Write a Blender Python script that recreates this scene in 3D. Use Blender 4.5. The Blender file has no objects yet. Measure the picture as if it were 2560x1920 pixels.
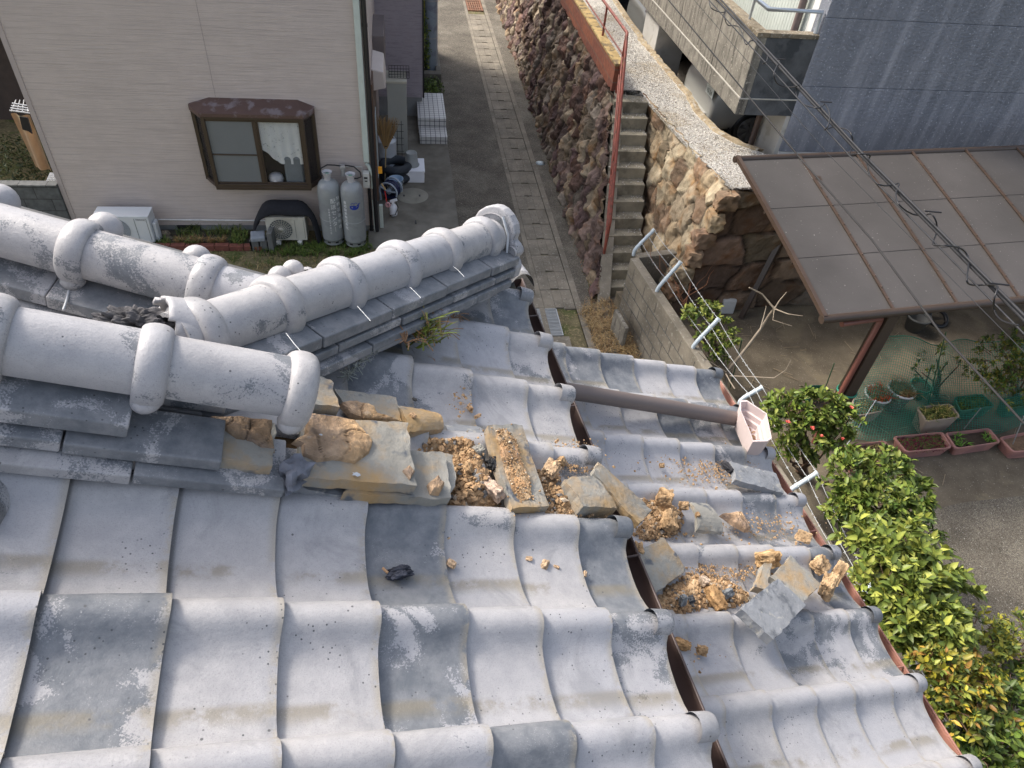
import bpy, math, random
import numpy as np
from mathutils import Vector, Matrix, noise
random.seed(7); rs = np.random.RandomState(7)
S = bpy.context.scene; COL = S.collection
R_ = math.radians
# ---------------------------------------------------------------- camera, sky, sun, exposure
CAMZ = 6.6; FPX = 1775.0
AX = Vector((0.98916255, -0.02987308, 0.14375341)); AY = Vector((-0.12478124, -0.68701584, 0.71584836)); AZ = Vector((0.07737627, -0.72602812, -0.68329794))
cam_d = bpy.data.cameras.new('camera'); cam = bpy.data.objects.new('camera', cam_d); COL.objects.link(cam)
cam_d.sensor_width = 36; cam_d.lens = FPX / 2560 * 36; cam_d.clip_end = 500; cam_d.clip_start = .05
right = Vector((AX[0], AY[0], AZ[0])); down = Vector((AX[1], AY[1], AZ[1])); fwd = Vector((AX[2], AY[2], AZ[2]))
cam.matrix_world = Matrix(((right[0], -down[0], -fwd[0], 0), (right[1], -down[1], -fwd[1], 0), (right[2], -down[2], -fwd[2], CAMZ), (0, 0, 0, 1)))
S.camera = cam
SUN_EL = 46; sun_to = Vector((-0.80, 0.60, 0))          # where the sun stands (horizontal)
w = bpy.data.worlds.new('World'); S.world = w; w.use_nodes = True
nt = w.node_tree; bg = nt.nodes['Background']; sky = nt.nodes.new('ShaderNodeTexSky'); sky.sky_type = 'NISHITA'; sky.sun_disc = False
sky.sun_elevation = R_(SUN_EL); sky.sun_rotation = math.atan2(sun_to.x, sun_to.y); sky.air_density = 1.0; sky.dust_density = 5.0; sky.ozone_density = 1.0
hs = nt.nodes.new('ShaderNodeHueSaturation'); hs.inputs['Saturation'].default_value = .64; nt.links.new(sky.outputs[0], hs.inputs['Color']); nt.links.new(hs.outputs[0], bg.inputs[0]); bg.inputs[1].default_value = 0.15
sl = bpy.data.lights.new('sun', 'SUN'); so = bpy.data.objects.new('sun', sl); COL.objects.link(so)
sl.energy = 1.75; sl.angle = R_(11); sl.color = (1, .93, .83)
sd = Vector((sun_to.x * math.cos(R_(SUN_EL)), sun_to.y * math.cos(R_(SUN_EL)), math.sin(R_(SUN_EL))))
so.rotation_euler = sd.to_track_quat('Z', 'Y').to_euler(); so.location = (0, 0, 20)
S.view_settings.view_transform = 'Standard'; S.view_settings.look = 'None'; S.view_settings.gamma = 1; S.view_settings.exposure = 0.95
# ---------------------------------------------------------------- survey helpers: a sight line meets a real plane
CP = Vector((0, 0, CAMZ))
def ray(x, y): return (right * (x - 1280) + down * (y - 960) + fwd * FPX).normalized()
def onz(x, y, z): r = ray(x, y); return CP + r * ((z - CAMZ) / r.z)
def ony(x, y, v): r = ray(x, y); return CP + r * (v / r.y)
def onx(x, y, v): r = ray(x, y); return CP + r * (v / r.x)
def onp(x, y, P, n, h=0): r = ray(x, y); return CP + r * ((n.dot(P - CP) + h) / n.dot(r))
def zcol(x, y, p): r = ray(x, y); return CAMZ + r.z * math.hypot(p[0], p[1]) / math.hypot(r.x, r.y)
def onaxis(x, y, A, d):
    d = d.normalized(); r = ray(x, y); c = d.dot(r); a = A - CP
    t = (-a.dot(d) + a.dot(r) * c) / (1 - c * c); return A + d * t
# ---------------------------------------------------------------- mesh helper
class MB:
    def __init__(s): s.v = []; s.f = []; s.sm = []; s.mi = []; s.c = []
    def add(s, vs, fs, sm=False, mi=0, col=(1, 1, 1)):
        b = len(s.v); s.v += [tuple(p) for p in vs]
        if isinstance(col, list): s.c += col
        else: s.c += [col] * len(vs)
        for f in fs: s.f.append(tuple(b + i for i in f)); s.sm.append(sm); s.mi.append(mi)
    def hexa(s, p, **k):   # p: 4 bottom ccw, 4 top ccw
        s.add(p, [(3, 2, 1, 0), (4, 5, 6, 7), (0, 1, 5, 4), (1, 2, 6, 5), (2, 3, 7, 6), (3, 0, 4, 7)], **k)
    def box(s, a, b, rz=0, piv=None, **k):
        x0, y0, z0 = a; x1, y1, z1 = b
        p = [Vector(q) for q in ((x0, y0, z0), (x1, y0, z0), (x1, y1, z0), (x0, y1, z0), (x0, y0, z1), (x1, y0, z1), (x1, y1, z1), (x0, y1, z1))]
        if rz:
            c = Vector(piv) if piv else (Vector(a) + Vector(b)) / 2; M = Matrix.Rotation(rz, 3, 'Z'); p = [M @ (q - c) + c for q in p]
        s.hexa(p, **k)
    def bar(s, a, b, w, h, up=(0, 0, 1), **k):
        a = Vector(a); b = Vector(b); d = (b - a).normalized(); u = Vector(up); x = d.cross(u).normalized(); u = x.cross(d).normalized(); x *= w / 2; u *= h / 2
        s.hexa([a - x - u, a + x - u, b + x - u, b - x - u, a - x + u, a + x + u, b + x + u, b - x + u], **k)
    def tube(s, pts, r, seg=8, caps=True, rr=None, sm=True, **k):
        pts = [Vector(p) for p in pts]; n = len(pts); vs = []; prev = None
        for i, p in enumerate(pts):
            d = (pts[min(i + 1, n - 1)] - pts[max(i - 1, 0)]).normalized()
            if prev is None: a = Vector((0, 0, 1)) if abs(d.z) < .9 else Vector((1, 0, 0)); x = d.cross(a).normalized()
            else: x = (prev - d * prev.dot(d)).normalized()
            prev = x; y = d.cross(x); q = rr[i] if rr else r
            for j in range(seg): t = 2 * math.pi * j / seg; vs.append(p + x * (q * math.cos(t)) + y * (q * math.sin(t)))
        fs = [(i * seg + j, i * seg + (j + 1) % seg, (i + 1) * seg + (j + 1) % seg, (i + 1) * seg + j) for i in range(n - 1) for j in range(seg)]
        s.add(vs, fs, sm=sm, **k)
        if caps: s.add(vs[:seg], [tuple(range(seg))[::-1]], **k); s.add(vs[-seg:], [tuple(range(seg))], **k)
    def lathe(s, prof, c, seg=24, M=None, sm=True, arc=(0, 2 * math.pi), **k):
        c = Vector(c); vs = []; full = abs(arc[1] - arc[0] - 2 * math.pi) < 1e-4; ns = seg if full else seg + 1
        for (r, z) in prof:
            for j in range(ns):
                t = arc[0] + (arc[1] - arc[0]) * j / seg; q = Vector((r * math.cos(t), r * math.sin(t), z)); q = M @ q if M else q; vs.append(c + q)
        fs = [(i * ns + j, i * ns + (j + 1) % ns, (i + 1) * ns + (j + 1) % ns, (i + 1) * ns + j) for i in range(len(prof) - 1) for j in range(ns if full else seg)]
        s.add(vs, fs, sm=sm, **k)
    def poly(s, pts, th, n=None, **k):
        pts = [Vector(p) for p in pts]; m = len(pts)
        if n is None: n = (pts[1] - pts[0]).cross(pts[2] - pts[1]).normalized()
        lo = [p - Vector(n) * th for p in pts]
        s.add(pts + lo, [tuple(range(m)), tuple(range(2 * m - 1, m - 1, -1))] + [(i, m + i, m + (i + 1) % m, (i + 1) % m) for i in range(m)], **k)
    def build(s, name, mats, parent=None, bevel=0, bseg=2, mods=None):
        me = bpy.data.meshes.new(name); me.from_pydata(s.v, [], s.f)
        me.polygons.foreach_set('use_smooth', s.sm); me.polygons.foreach_set('material_index', s.mi)
        ca = me.color_attributes.new('col', 'FLOAT_COLOR', 'POINT'); arr = np.ones((len(s.v), 4), 'f'); arr[:, :3] = np.array(s.c, 'f').reshape(-1, 3); ca.data.foreach_set('color', arr.ravel())
        for m in (mats if isinstance(mats, (list, tuple)) else [mats]): me.materials.append(m)
        me.update(); o = bpy.data.objects.new(name, me); COL.objects.link(o)
        if bevel: b = o.modifiers.new('bevel', 'BEVEL'); b.width = bevel; b.segments = bseg; b.limit_method = 'ANGLE'; b.angle_limit = R_(40)
        if parent is not None: o.parent = parent; o.matrix_parent_inverse = Matrix.Translation(-Vector(parent.location) if parent.type == 'EMPTY' else (0, 0, 0))
        return o
def tag(o, label=None, cat=None, group=None, kind=None):
    if label: o['label'] = label
    if cat: o['category'] = cat
    if group: o['group'] = group
    if kind: o['kind'] = kind
    return o
def thing(name, label, cat, loc=(0, 0, 0), group=None):
    o = bpy.data.objects.new(name, None); COL.objects.link(o); o.location = loc; o.empty_display_size = .1
    return tag(o, label, cat, group)
def clone(o, label=None, mat=None):
    r = o.copy(); COL.objects.link(r)
    if label: r['label'] = label
    for ch in list(o.children):
        c = ch.copy(); COL.objects.link(c); c.parent = r
        for g in ch.children: d = g.copy(); COL.objects.link(d); d.parent = c
    return r
# ---------------------------------------------------------------- materials
def mat(name, c, rough=.6, var=.18, scale=6, bump=.15, bscale=60, spec=.5, metal=0, c2=None, t2=(.52, .6), s2=3, c3=None, t3=(.6, .66), s3=20, st=(1, 1, 1), st2=None, attr=False, coat=0, alpha=1, bst=None, bdist=.01, uvn=None, vor=None):
    m = bpy.data.materials.new(name); m.use_nodes = True; N = m.node_tree.nodes; L = m.node_tree.links; P = N['Principled BSDF']
    tc = N.new('ShaderNodeTexCoord').outputs['Object']
    def mp(sc):
        q = N.new('ShaderNodeMapping'); q.inputs['Scale'].default_value = sc; L.new(tc, q.inputs[0]); return q.outputs[0]
    def nz(sc, st, det=6, rgh=.6):
        q = N.new('ShaderNodeTexNoise'); q.inputs['Scale'].default_value = sc; q.inputs['Detail'].default_value = det; q.inputs['Roughness'].default_value = rgh
        L.new(mp(st) if st != (1, 1, 1) else tc, q.inputs['Vector']); return q.outputs[0]
    def rng(x, a, b, lo=0, hi=1):
        q = N.new('ShaderNodeMapRange'); q.inputs[1].default_value = a; q.inputs[2].default_value = b; q.inputs[3].default_value = lo; q.inputs[4].default_value = hi; L.new(x, q.inputs[0]); return q.outputs[0]
    def mix(f, a, b, mode='MIX'):
        q = N.new('ShaderNodeMix'); q.data_type = 'RGBA'; q.blend_type = mode
        if isinstance(f, (int, float)): q.inputs[0].default_value = f
        else: L.new(f, q.inputs[0])
        for i, x in ((6, a), (7, b)):
            if isinstance(x, (tuple, list)): q.inputs[i].default_value = (*x[:3], 1)
            else: L.new(x, q.inputs[i])
        return q.outputs[2]
    col = mix(rng(nz(scale, st), .3, .7), [x * (1 - var) for x in c], [min(1, x * (1 + var)) for x in c])
    if c2: col = mix(rng(nz(s2, st2 or st), *t2), col, c2)
    if c3: col = mix(rng(nz(s3, (1, 1, 1), 3), *t3), col, c3)
    if vor:
        q = N.new('ShaderNodeTexVoronoi'); q.inputs['Scale'].default_value = vor; L.new(tc, q.inputs['Vector'])
        g = N.new('ShaderNodeSeparateColor'); L.new(q.outputs['Color'], g.inputs[0]); col = mix(1.0, col, mix(rng(g.outputs[0], 0, 1), (.45, .45, .45), (1.6, 1.6, 1.55)), 'MULTIPLY')
    if attr:
        a = N.new('ShaderNodeAttribute'); a.attribute_name = 'col'; col = mix(1.0, col, a.outputs['Color'], 'MULTIPLY')
    L.new(col, P.inputs['Base Color']); P.inputs['Roughness'].default_value = rough; P.inputs['Specular IOR Level'].default_value = spec; P.inputs['Metallic'].default_value = metal
    if coat: P.inputs['Coat Weight'].default_value = coat; P.inputs['Coat Roughness'].default_value = .15
    if alpha < 1: P.inputs['Alpha'].default_value = alpha
    if bump:
        b = N.new('ShaderNodeBump'); b.inputs['Strength'].default_value = bump; b.inputs['Distance'].default_value = bdist; L.new(nz(bscale, bst or st, 5), b.inputs['Height']); L.new(b.outputs[0], P.inputs['Normal'])
    return m
def tilemat(name):
    # silver smoked clay: vertex colour = (tone of the tile, place across, place along)
    m = bpy.data.materials.new(name); m.use_nodes = True; N = m.node_tree.nodes; L = m.node_tree.links; P = N['Principled BSDF']
    def nd(t, **k):
        q = N.new(t)
        for a, b in k.items(): q.inputs[a].default_value = b
        return q
    def rng(x, a, b, lo=0, hi=1):
        q = N.new('ShaderNodeMapRange'); q.interpolation_type = 'SMOOTHSTEP'; q.inputs[1].default_value = a; q.inputs[2].default_value = b; q.inputs[3].default_value = lo; q.inputs[4].default_value = hi; L.new(x, q.inputs[0]); return q.outputs[0]
    def math_(op, a, b):
        q = N.new('ShaderNodeMath'); q.operation = op
        for i, x in ((0, a), (1, b)):
            if isinstance(x, (int, float)): q.inputs[i].default_value = x
            else: L.new(x, q.inputs[i])
        return q.outputs[0]
    def mix(f, a, b):
        q = N.new('ShaderNodeMix'); q.data_type = 'RGBA'; L.new(f, q.inputs[0]) if not isinstance(f, (int, float)) else setattr(q.inputs[0], 'default_value', f)
        for i, x in ((6, a), (7, b)):
            if isinstance(x, tuple): q.inputs[i].default_value = (*x, 1)
            else: L.new(x, q.inputs[i])
        return q.outputs[2]
    tc = nd('ShaderNodeTexCoord').outputs['Object']; at = nd('ShaderNodeAttribute'); at.attribute_name = 'col'; sp = nd('ShaderNodeSeparateColor'); L.new(at.outputs['Color'], sp.inputs[0])
    tone, acr, alo = sp.outputs
    off = nd('ShaderNodeVectorMath'); off.operation = 'MULTIPLY_ADD'; L.new(at.outputs['Color'], off.inputs[0]); off.inputs[1].default_value = (37, 0, 0); L.new(tc, off.inputs[2])
    def nz(sc, det=8, rg=.65, v=None, dist=0):
        q = nd('ShaderNodeTexNoise', Scale=sc, Detail=det, Roughness=rg, Distortion=dist); L.new(v or off.outputs[0], q.inputs['Vector']); return q.outputs[0]
    big = nz(6, 9, .62, dist=.6); med = nz(22, 8, .7); fine = nz(140, 4, .7); huge = nz(1.3, 3, .5)
    grit = nz(420, 3, .6)
    base = mix(rng(med, .3, .72), (.345, .338, .345), (.44, .428, .428))
    base = mix(rng(huge, .35, .65, 0, .5), base, (.36, .37, .41))
    # smoke-dark patches: more on tiles with a high tone
    grt = nz(260, 4, .7); thr = math_('SUBTRACT', math_('ADD', big, math_('MULTIPLY', math_('SUBTRACT', grt, .5), .30)), math_('MULTIPLY', tone, -.40))
    dk = rng(thr, .70, .735); base = mix(math_('MULTIPLY', dk, .95), base, mix(rng(med, .3, .7), (.11, .125, .145), (.21, .22, .235)))
    # brown-yellow dirt where water runs in the trough
    tr = math_('MULTIPLY', rng(acr, .54, .60), rng(acr, .74, .62)); tr = math_('MULTIPLY', tr, rng(nz(5, 7, .7), .42, .54)); base = mix(math_('MULTIPLY', tr, .62), base, (.21, .18, .12))
    # dirt near the laps; gap line paints dirt and the lap's shade
    lp = math_('MULTIPLY', rng(alo, .72, 1.0), rng(med, .45, .62)); base = mix(math_('MULTIPLY', lp, .7), base, (.16, .15, .13))
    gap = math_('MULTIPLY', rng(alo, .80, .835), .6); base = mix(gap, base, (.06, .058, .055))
    lo = math_('MULTIPLY', rng(alo, .10, 0.0), rng(med, .42, .5)); base = mix(math_('MULTIPLY', lo, .6), base, (.33, .29, .22))
    base = mix(math_('MULTIPLY', rng(grit, .52, .66), .22), base, (.12, .12, .125)); base = mix(math_('MULTIPLY', rng(nz(3.2, 9, .72, dist=1.2), .53, .64), .42), base, (.20, .205, .215))
    # black lichen specks and pale grit
    v1 = nd('ShaderNodeTexVoronoi', Scale=75.0); L.new(off.outputs[0], v1.inputs['Vector']); s1 = math_('MULTIPLY', rng(v1.outputs['Distance'], .17, .10), rng(nz(7, 4, .6), .52, .60)); base = mix(math_('MULTIPLY', s1, .9), base, (.05, .055, .06))
    v3 = nd('ShaderNodeTexVoronoi', Scale=28.0); L.new(off.outputs[0], v3.inputs['Vector']); s3 = math_('MULTIPLY', rng(v3.outputs['Distance'], .09, .05), rng(nz(17, 3, .5), .50, .56)); base = mix(math_('MULTIPLY', s3, .85), base, (.07, .07, .075))
    v2 = nd('ShaderNodeTexVoronoi', Scale=260.0); L.new(off.outputs[0], v2.inputs['Vector']); s2 = math_('MULTIPLY', rng(v2.outputs['Distance'], .22, .1), rng(nz(11, 4, .6), .54, .62)); base = mix(math_('MULTIPLY', s2, .55), base, (.55, .55, .53))
    L.new(base, P.inputs['Base Color']); P.inputs['Specular IOR Level'].default_value = .55
    L.new(rng(big, .3, .75, .34, .6), P.inputs['Roughness'])
    b = nd('ShaderNodeBump', Strength=.25, Distance=.004); L.new(math_('ADD', fine, math_('MULTIPLY', med, 1.5)), b.inputs['Height']); L.new(b.outputs[0], P.inputs['Normal'])
    return m
# ---------------------------------------------------------------- our tiled house: two slopes, ridges, gutters
az = R_(6.3); pt = R_(21.8)
XH = Vector((math.cos(az), math.sin(az), 0)); YD = Vector((-math.sin(az), math.cos(az), 0))
XD = XH * math.cos(pt) - Vector((0, 0, math.sin(pt))); NU = XD.cross(YD).normalized()
PU = Vector((.455, 2.093, 5.025))
azl = R_(8.3); ptl = R_(19.6); XLH = Vector((math.cos(azl), math.sin(azl), 0))
XL = XLH * math.cos(ptl) - Vector((0, 0, math.sin(ptl))); NL = XL.cross(YD).normalized(); PL = Vector((1.53, 2.45, 4.29))
def U(u, v, h=0): return PU - XD * u + YD * v + NU * h
def LW(u, v, h=0): return PL - XL * u + YD * v + NL * h
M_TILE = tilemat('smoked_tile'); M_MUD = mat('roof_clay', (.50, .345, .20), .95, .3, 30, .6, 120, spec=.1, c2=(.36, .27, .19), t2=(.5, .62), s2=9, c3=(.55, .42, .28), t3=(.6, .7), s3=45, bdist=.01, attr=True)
M_UNDER = mat('tile_underside', (.31, .285, .23), .85, .25, 12, .35, 90, spec=.25, c2=(.47, .31, .13), t2=(.50, .60), s2=7, c3=(.17, .175, .18), t3=(.58, .68), s3=10)
M_BROWN = mat('brown_gutter_metal', (.075, .05, .045), .45, .15, 5, .05, 60)
M_PINKG = mat('faded_red_gutter', (.33, .155, .115), .5, .25, 8, .1, 60, c2=(.22, .10, .08), s2=6)
M_WHITE = mat('white_mortar', (.52, .54, .56), .5, .1, 20, .3, 60)
PROF = [(t_, h_ * .86) for t_, h_ in [(-.15, -.062), (-.145, -.045), (-.13, -.026), (-.10, -.012), (-.055, -.003), (0, 0), (.05, -.003), (.09, -.010), (.125, -.021), (.165, -.033), (.21, -.043), (.28, -.051), (.38, -.057), (.5, -.061), (.6, -.062), (.70, -.060), (.80, -.053), (.9, -.042), (1.0, -.030)]]
TW = .265; TE = .188
def tile_roof(name, P, xd, yd, n, ks, rows, keep, parent, tones={}, mat_=None, eave=True, te=TE, hook=None, first=.031):
    m = MB(); npf = len(PROF)
    for k in ks:
        dv = rs.uniform(-.006, .006)
        for i in range(rows(k)):
            uc = (i + .5) * te; vc = -(k + .5) * TW
            if not keep(uc, vc, k, i): continue
            tone = tones.get((k, i), (rs.beta(1.2, 4) * .35 if rs.rand() > .10 else rs.uniform(.4, .7)))
            ju = rs.uniform(-.004, .004); jv = rs.uniform(-.003, .003) + dv; jh = rs.uniform(-.0015, .0025); tw = rs.uniform(-.012, .012); dth = .001 * k
            u0 = (i * te - (first if i else 0)) + (ju if i else 0); u1 = (i + 1) * te - first + .035
            vs = []; cs = []; NS = 4
            for a in range(NS + 1):
                f = a / NS; u = u0 + (u1 - u0) * f
                for (t, h) in PROF:
                    vv = -(k + t) * TW + jv; uu = u + tw * (t - .5) * TW * 2 + (.010 * math.exp(-((t) / .12) ** 2) if i == 0 and a == 0 and eave else 0) * -1
                    lift = .013 * (1 - f) + jh - .010 * f * f
                    q = P - xd * uu + yd * vv + n * (h + lift)
                    vs.append(hook(q, uu, vv) if hook else q); cs.append((tone, min(max(t, 0), 1), f))
            fs = [(a * npf + b, (a + 1) * npf + b, (a + 1) * npf + b + 1, a * npf + b + 1) for a in range(NS) for b in range(npf - 1)]
            m.add(vs, fs, sm=True, col=cs)
            th = .013 if i else .019   # clay thickness shown at the lower end
            e0 = vs[:npf]; e1 = [q - n * th - xd * (.004 if i else .0) for q in e0]
            m.add(e0 + e1, [(b, b + 1, npf + b + 1, npf + b) for b in range(npf - 1)], col=[(tone, c[1], .02) for c in cs[:npf]] * 2)
            if i == 0 and eave:    # round end of the roll
                c = P - xd * (u0 - .010) + yd * (-(k + .0) * TW + jv) + n * (-.020 + .017)
                M = Matrix((tuple(xd.cross(n).normalized()), tuple(n), tuple(xd))).transposed()
                m.lathe([(.0, .006), (.024, .006), (.030, .003), (.032, -.003), (.032, -.05)], c, 18, M, col=(tone, .1, .2))
    return m.build(name, mat_ or M_TILE, parent)
house = thing('tiled_house', 'grey tiled house roof with broken ridge, two tiers of slopes', 'house', (0, 0, 0))
VC = .25   # hip: v = VC - u (in plan)
def keepU(u, v, k, i): return v < VC - u * math.cos(pt) + .06
TU = {(3, 2): .1, (3, 1): .1, (3, 0): .3, (3, 3): .1, (4, 0): .85, (4, 1): .1, (4, 2): .1, (4, 3): .95, (4, 4): .05, (4, 5): .1, (4, 6): .2, (5, 6): .68, (5, 5): .1, (5, 4): .05, (5, 3): .62, (5, 2): .1, (5, 0): .55, (5, 1): .05, (6, 2): .85, (6, 0): .1, (6, 1): .05, (6, 3): .05, (0, 0): .6, (0, 1): .4, (1, 0): .4, (2, 0): .3, (1, 3): .9, (1, 2): .05, (-1, 0): .7, (0, 3): .5}
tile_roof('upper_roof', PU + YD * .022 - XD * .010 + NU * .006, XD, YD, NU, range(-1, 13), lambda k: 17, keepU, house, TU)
# far slope beyond the hip, falling away to the far eave
XF = YD * math.cos(pt) - Vector((0, 0, math.sin(pt))); NF = XF.cross(-XH).normalized()
if NF.z < 0: NF = -NF
CORN = U(0, VC) + YD * .02
def keepF(u, v, k, i): return v < -u * math.cos(pt) + .02
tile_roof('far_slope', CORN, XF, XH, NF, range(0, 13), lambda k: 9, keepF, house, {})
# boarding under the tiles, so the house is closed from every side
m = MB()
def slab4(m, pts, n, th=.03): m.poly(pts, th, n)
slab4(m, [U(-.0, VC, -.09), U(3.3, VC - 3.3 * math.cos(pt), -.09), U(3.3, -3.4, -.09), U(-.0, -3.4, -.09)], NU, .05)
slab4(m, [CORN - NF * .09, CORN - NF * .09 - XF * 1.7 - XH * 1.6, CORN - NF * .09 - XF * 1.7 - XH * 3.6, CORN - NF * .09 - XH * 3.6], NF, .05)
M_WOOD = mat('weathered_board', (.16, .11, .075), .85, .25, 8, .2, 40)
m.build('roof_boarding', M_WOOD, house)
# lower roof
TL = {(5, 0): .62, (4, 0): .7, (3, 0): .55, (2, 1): .6, (1, 0): .6, (1, 2): .8, (1, 1): .7, (0, 0): .9, (0, 1): .1, (0, 3): .95, (0, 4): .6, (6, 0): .1, (5, 2): .6, (5, 1): .4, (6, 1): .05, (6, 2): .05, (6, 3): .05, (3, 1): .7, (3, 3): .1}
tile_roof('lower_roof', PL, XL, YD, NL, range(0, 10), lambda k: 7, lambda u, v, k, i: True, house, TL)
m = MB(); slab4(m, [LW(0, .06, -.09), LW(1.6, .06, -.09), LW(1.6, -2.6, -.09), LW(0, -2.6, -.09)], NL, .05); m.build('roof_boarding', M_WOOD, house)
# walls of our house
M_PLAST = mat('grey_plaster', (.42, .40, .36), .9, .1, 6, .2, 60)
m = MB()
b0 = U(0, 0); q = [PU - XH * .55 + YD * (VC - .5), PU - XH * .55 - YD * 3.4, PU - XH * 3.6 - YD * 3.4, PU - XH * 3.6 + YD * (VC - .5)]
m.hexa([Vector((p.x, p.y, .3)) for p in q[::-1]] + [Vector((p.x, p.y, 4.9)) for p in q[::-1]]); m.build('wall', M_PLAST, house)
m = MB(); q = [PL - XH * .4 - YD * .1, PL - XH * .4 - YD * 2.6, PL - XH * 1.7 - YD * 2.6, PL - XH * 1.7 - YD * .1]
m.hexa([Vector((p.x, p.y, .3)) for p in q[::-1]] + [Vector((p.x, p.y, 4.15)) for p in q[::-1]]); m.build('wall', M_PLAST, house)
# gutters: half-round troughs along both eaves
def gutter(name, A, B, r, mt, brs, wall=.003):
    d = (B - A).normalized(); sx = d.cross(Vector((0, 0, 1))).normalized(); up = Vector((0, 0, 1)); m = MB(); N = 12; vs = []
    for P in (A, B):
        for rr in (r, r - wall):
            for j in range(N + 1): t = math.pi * j / N; vs.append(P + sx * (rr * math.cos(t)) - up * (rr * 1.0 * math.sin(t)))
    n1 = N + 1; fs = []
    for j in range(N): fs += [(j, j + 1, 2 * n1 + j + 1, 2 * n1 + j), (n1 + j, 3 * n1 + j, 3 * n1 + j + 1, n1 + j + 1)]
    fs += [(0, 2 * n1, 3 * n1, n1), (N, n1 + N, 3 * n1 + N, 2 * n1 + N)]
    m.add(vs, fs, sm=True)
    for P in (A, B):
        m.add([P + sx * (r * math.cos(math.pi * j / N)) - up * (r * math.sin(math.pi * j / N)) for j in range(N + 1)], [tuple(range(N + 1))])
    for s in (1, -1): m.tube([A + sx * (r * s), B + sx * (r * s)], .0045, 6)
    g = m.build(name, mt, house)
    L = (B - A).length
    for t in brs:
        b = MB(); P = A + d * t
        b.tube([P + sx * (r * 1.05 * math.cos(math.pi * j / 8)) - up * (r * 1.06 * math.sin(math.pi * j / 8)) for j in range(9)] , .0045, 6)
        b.tube([P + sx * r, P - sx * r], .004, 6); b.tube([P + sx * r * .35 + up * .002, P + sx * r * .35 + up * .022], .006, 6)
        b.build('gutter_bracket', mt, g)
GU = U(-.042, 0, -.105); gutter('gutter', GU + YD * (VC + .05), GU - YD * 3.3, .055, M_BROWN, [.25, .75, 1.35, 1.95, 2.4])
GL = LW(-.034, 0, -.085); gutter('gutter', GL + YD * .05, GL - YD * 2.6, .055, M_PINKG, [.35, .95, 1.55, 2.1])
# ---- ridges
def frame(A, B, n):
    d = (B - A).normalized(); s = d.cross(n).normalized(); u = s.cross(d).normalized(); return d, s, u
def ridge(A, B, n, r, rings, courses, seg=20, mt=None, tones=(0, .3), ct=(.35, .8)):
    """A->B downhill; rings: distances of collars from A; courses: (half width, top below axis, thickness, tile length, start, end)"""
    d, s, u = frame(A, B, n); L = (B - A).length; cuts = [0] + [x for x in rings if 0 < x < L] + [L]
    M = Matrix((tuple(s), tuple(u), tuple(d))).transposed()
    for a, b in zip(cuts, cuts[1:]):
        if b - a < .05: continue
        m = MB(); tn = rs.uniform(*tones); a1 = a - .004; rr = r * rs.uniform(.985, 1.015); j1 = Vector(rs.uniform(-.002, .002, 3)); vs = []; arc0 = R_(-24); arc1 = R_(204); NZ = 6
        for e, sc in ((0, 1), (1, .86)):
            for q in range(NZ + 1):
                z = a1 + (b - a1) * q / NZ; rq = rr * sc * (1.0 + .03 * (q / NZ))
                for t in range(seg + 1): g = arc0 + (arc1 - arc0) * t / seg; vs.append(A + d * z + s * (rq * math.cos(g)) + u * (rq * math.sin(g)) + j1)
        n1 = seg + 1; off = n1 * (NZ + 1); fs = []
        for q in range(NZ):
            for t in range(seg): fs.append((q * n1 + t, q * n1 + t + 1, (q + 1) * n1 + t + 1, (q + 1) * n1 + t)); fs.append((off + q * n1 + t, off + (q + 1) * n1 + t, off + (q + 1) * n1 + t + 1, off + q * n1 + t + 1))
        for t in range(seg): fs.append((t, off + t, off + t + 1, t + 1)); fs.append((NZ * n1 + t, NZ * n1 + t + 1, off + NZ * n1 + t + 1, off + NZ * n1 + t))
        m.add(vs, fs, sm=True, col=(tn, .2, .4)); o = m.build('ridge_cap', mt or M_TILE, house)
        md = o.modifiers.new('es', 'EDGE_SPLIT'); md.split_angle = R_(50)
    for x in rings:
        tn = rs.uniform(*tones); m = MB(); hw = .029; prof = []
        for q in range(11): g = math.pi * q / 10; prof.append((r * .99 + .019 * math.sin(g) ** .75, -hw * math.cos(g)))
        wob = Matrix.Rotation(rs.uniform(-.05, .05), 3, 'X')
        m.lathe(prof, A + d * x, 30, M @ wob, arc=(R_(-42), R_(222)), col=(tn, .2, .4))
        P = A + d * x
        for g in (R_(-42), R_(222)):      # rounded ends of the band
            pc = s * ((r + .004) * math.cos(g)) + u * ((r + .004) * math.sin(g)); m.lathe([(hw * math.cos(x_), hw * .75 * math.sin(x_)) for x_ in [R_(t) for t in range(-90, 91, 30)]], P + pc, 14, col=(tn, .2, .4))
        m.build('ridge_collar', mt or M_TILE, house)
    for (hw, drop, th, tl, t0, t1, slope, ph) in courses:
        m = MB(); x = t0 - ph
        while x < t1 - .02:
            x0 = max(x + .002, t0); x1 = min(x + tl - .002, t1)
            for sg in (-1, 1):
                dh = rs.uniform(-.002, .003); ds = rs.uniform(-.004, .004); tn = rs.uniform(*ct); c = []
                for z in (0, 1):
                    for (xx, ww) in ((x0, .02), (x1, .02), (x1, hw + ds), (x0, hw + ds)):
                        hh = -drop - (0 if ww < .05 else slope * (hw - .05)) + dh - (th if z == 0 else 0) - rs.uniform(0, .001)
                        c.append(A + d * xx + s * (sg * ww) + u * hh)
                if sg > 0: c = [c[i] for i in (3, 2, 1, 0, 7, 6, 5, 4)]
                m.hexa(c, col=(tn, .3, .4))
            x += tl
        m.build('ridge_course', mt or M_TILE, house, bevel=.0035)
RR = .0635
QH = Vector((-1.00976667, 0.53526506, CAMZ - 0.7552866)); HD = (XH + YD - Vector((0, 0, .4))).normalized()
HU = (HD.cross(Vector((0, 0, 1)))).cross(HD).normalized()
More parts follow.
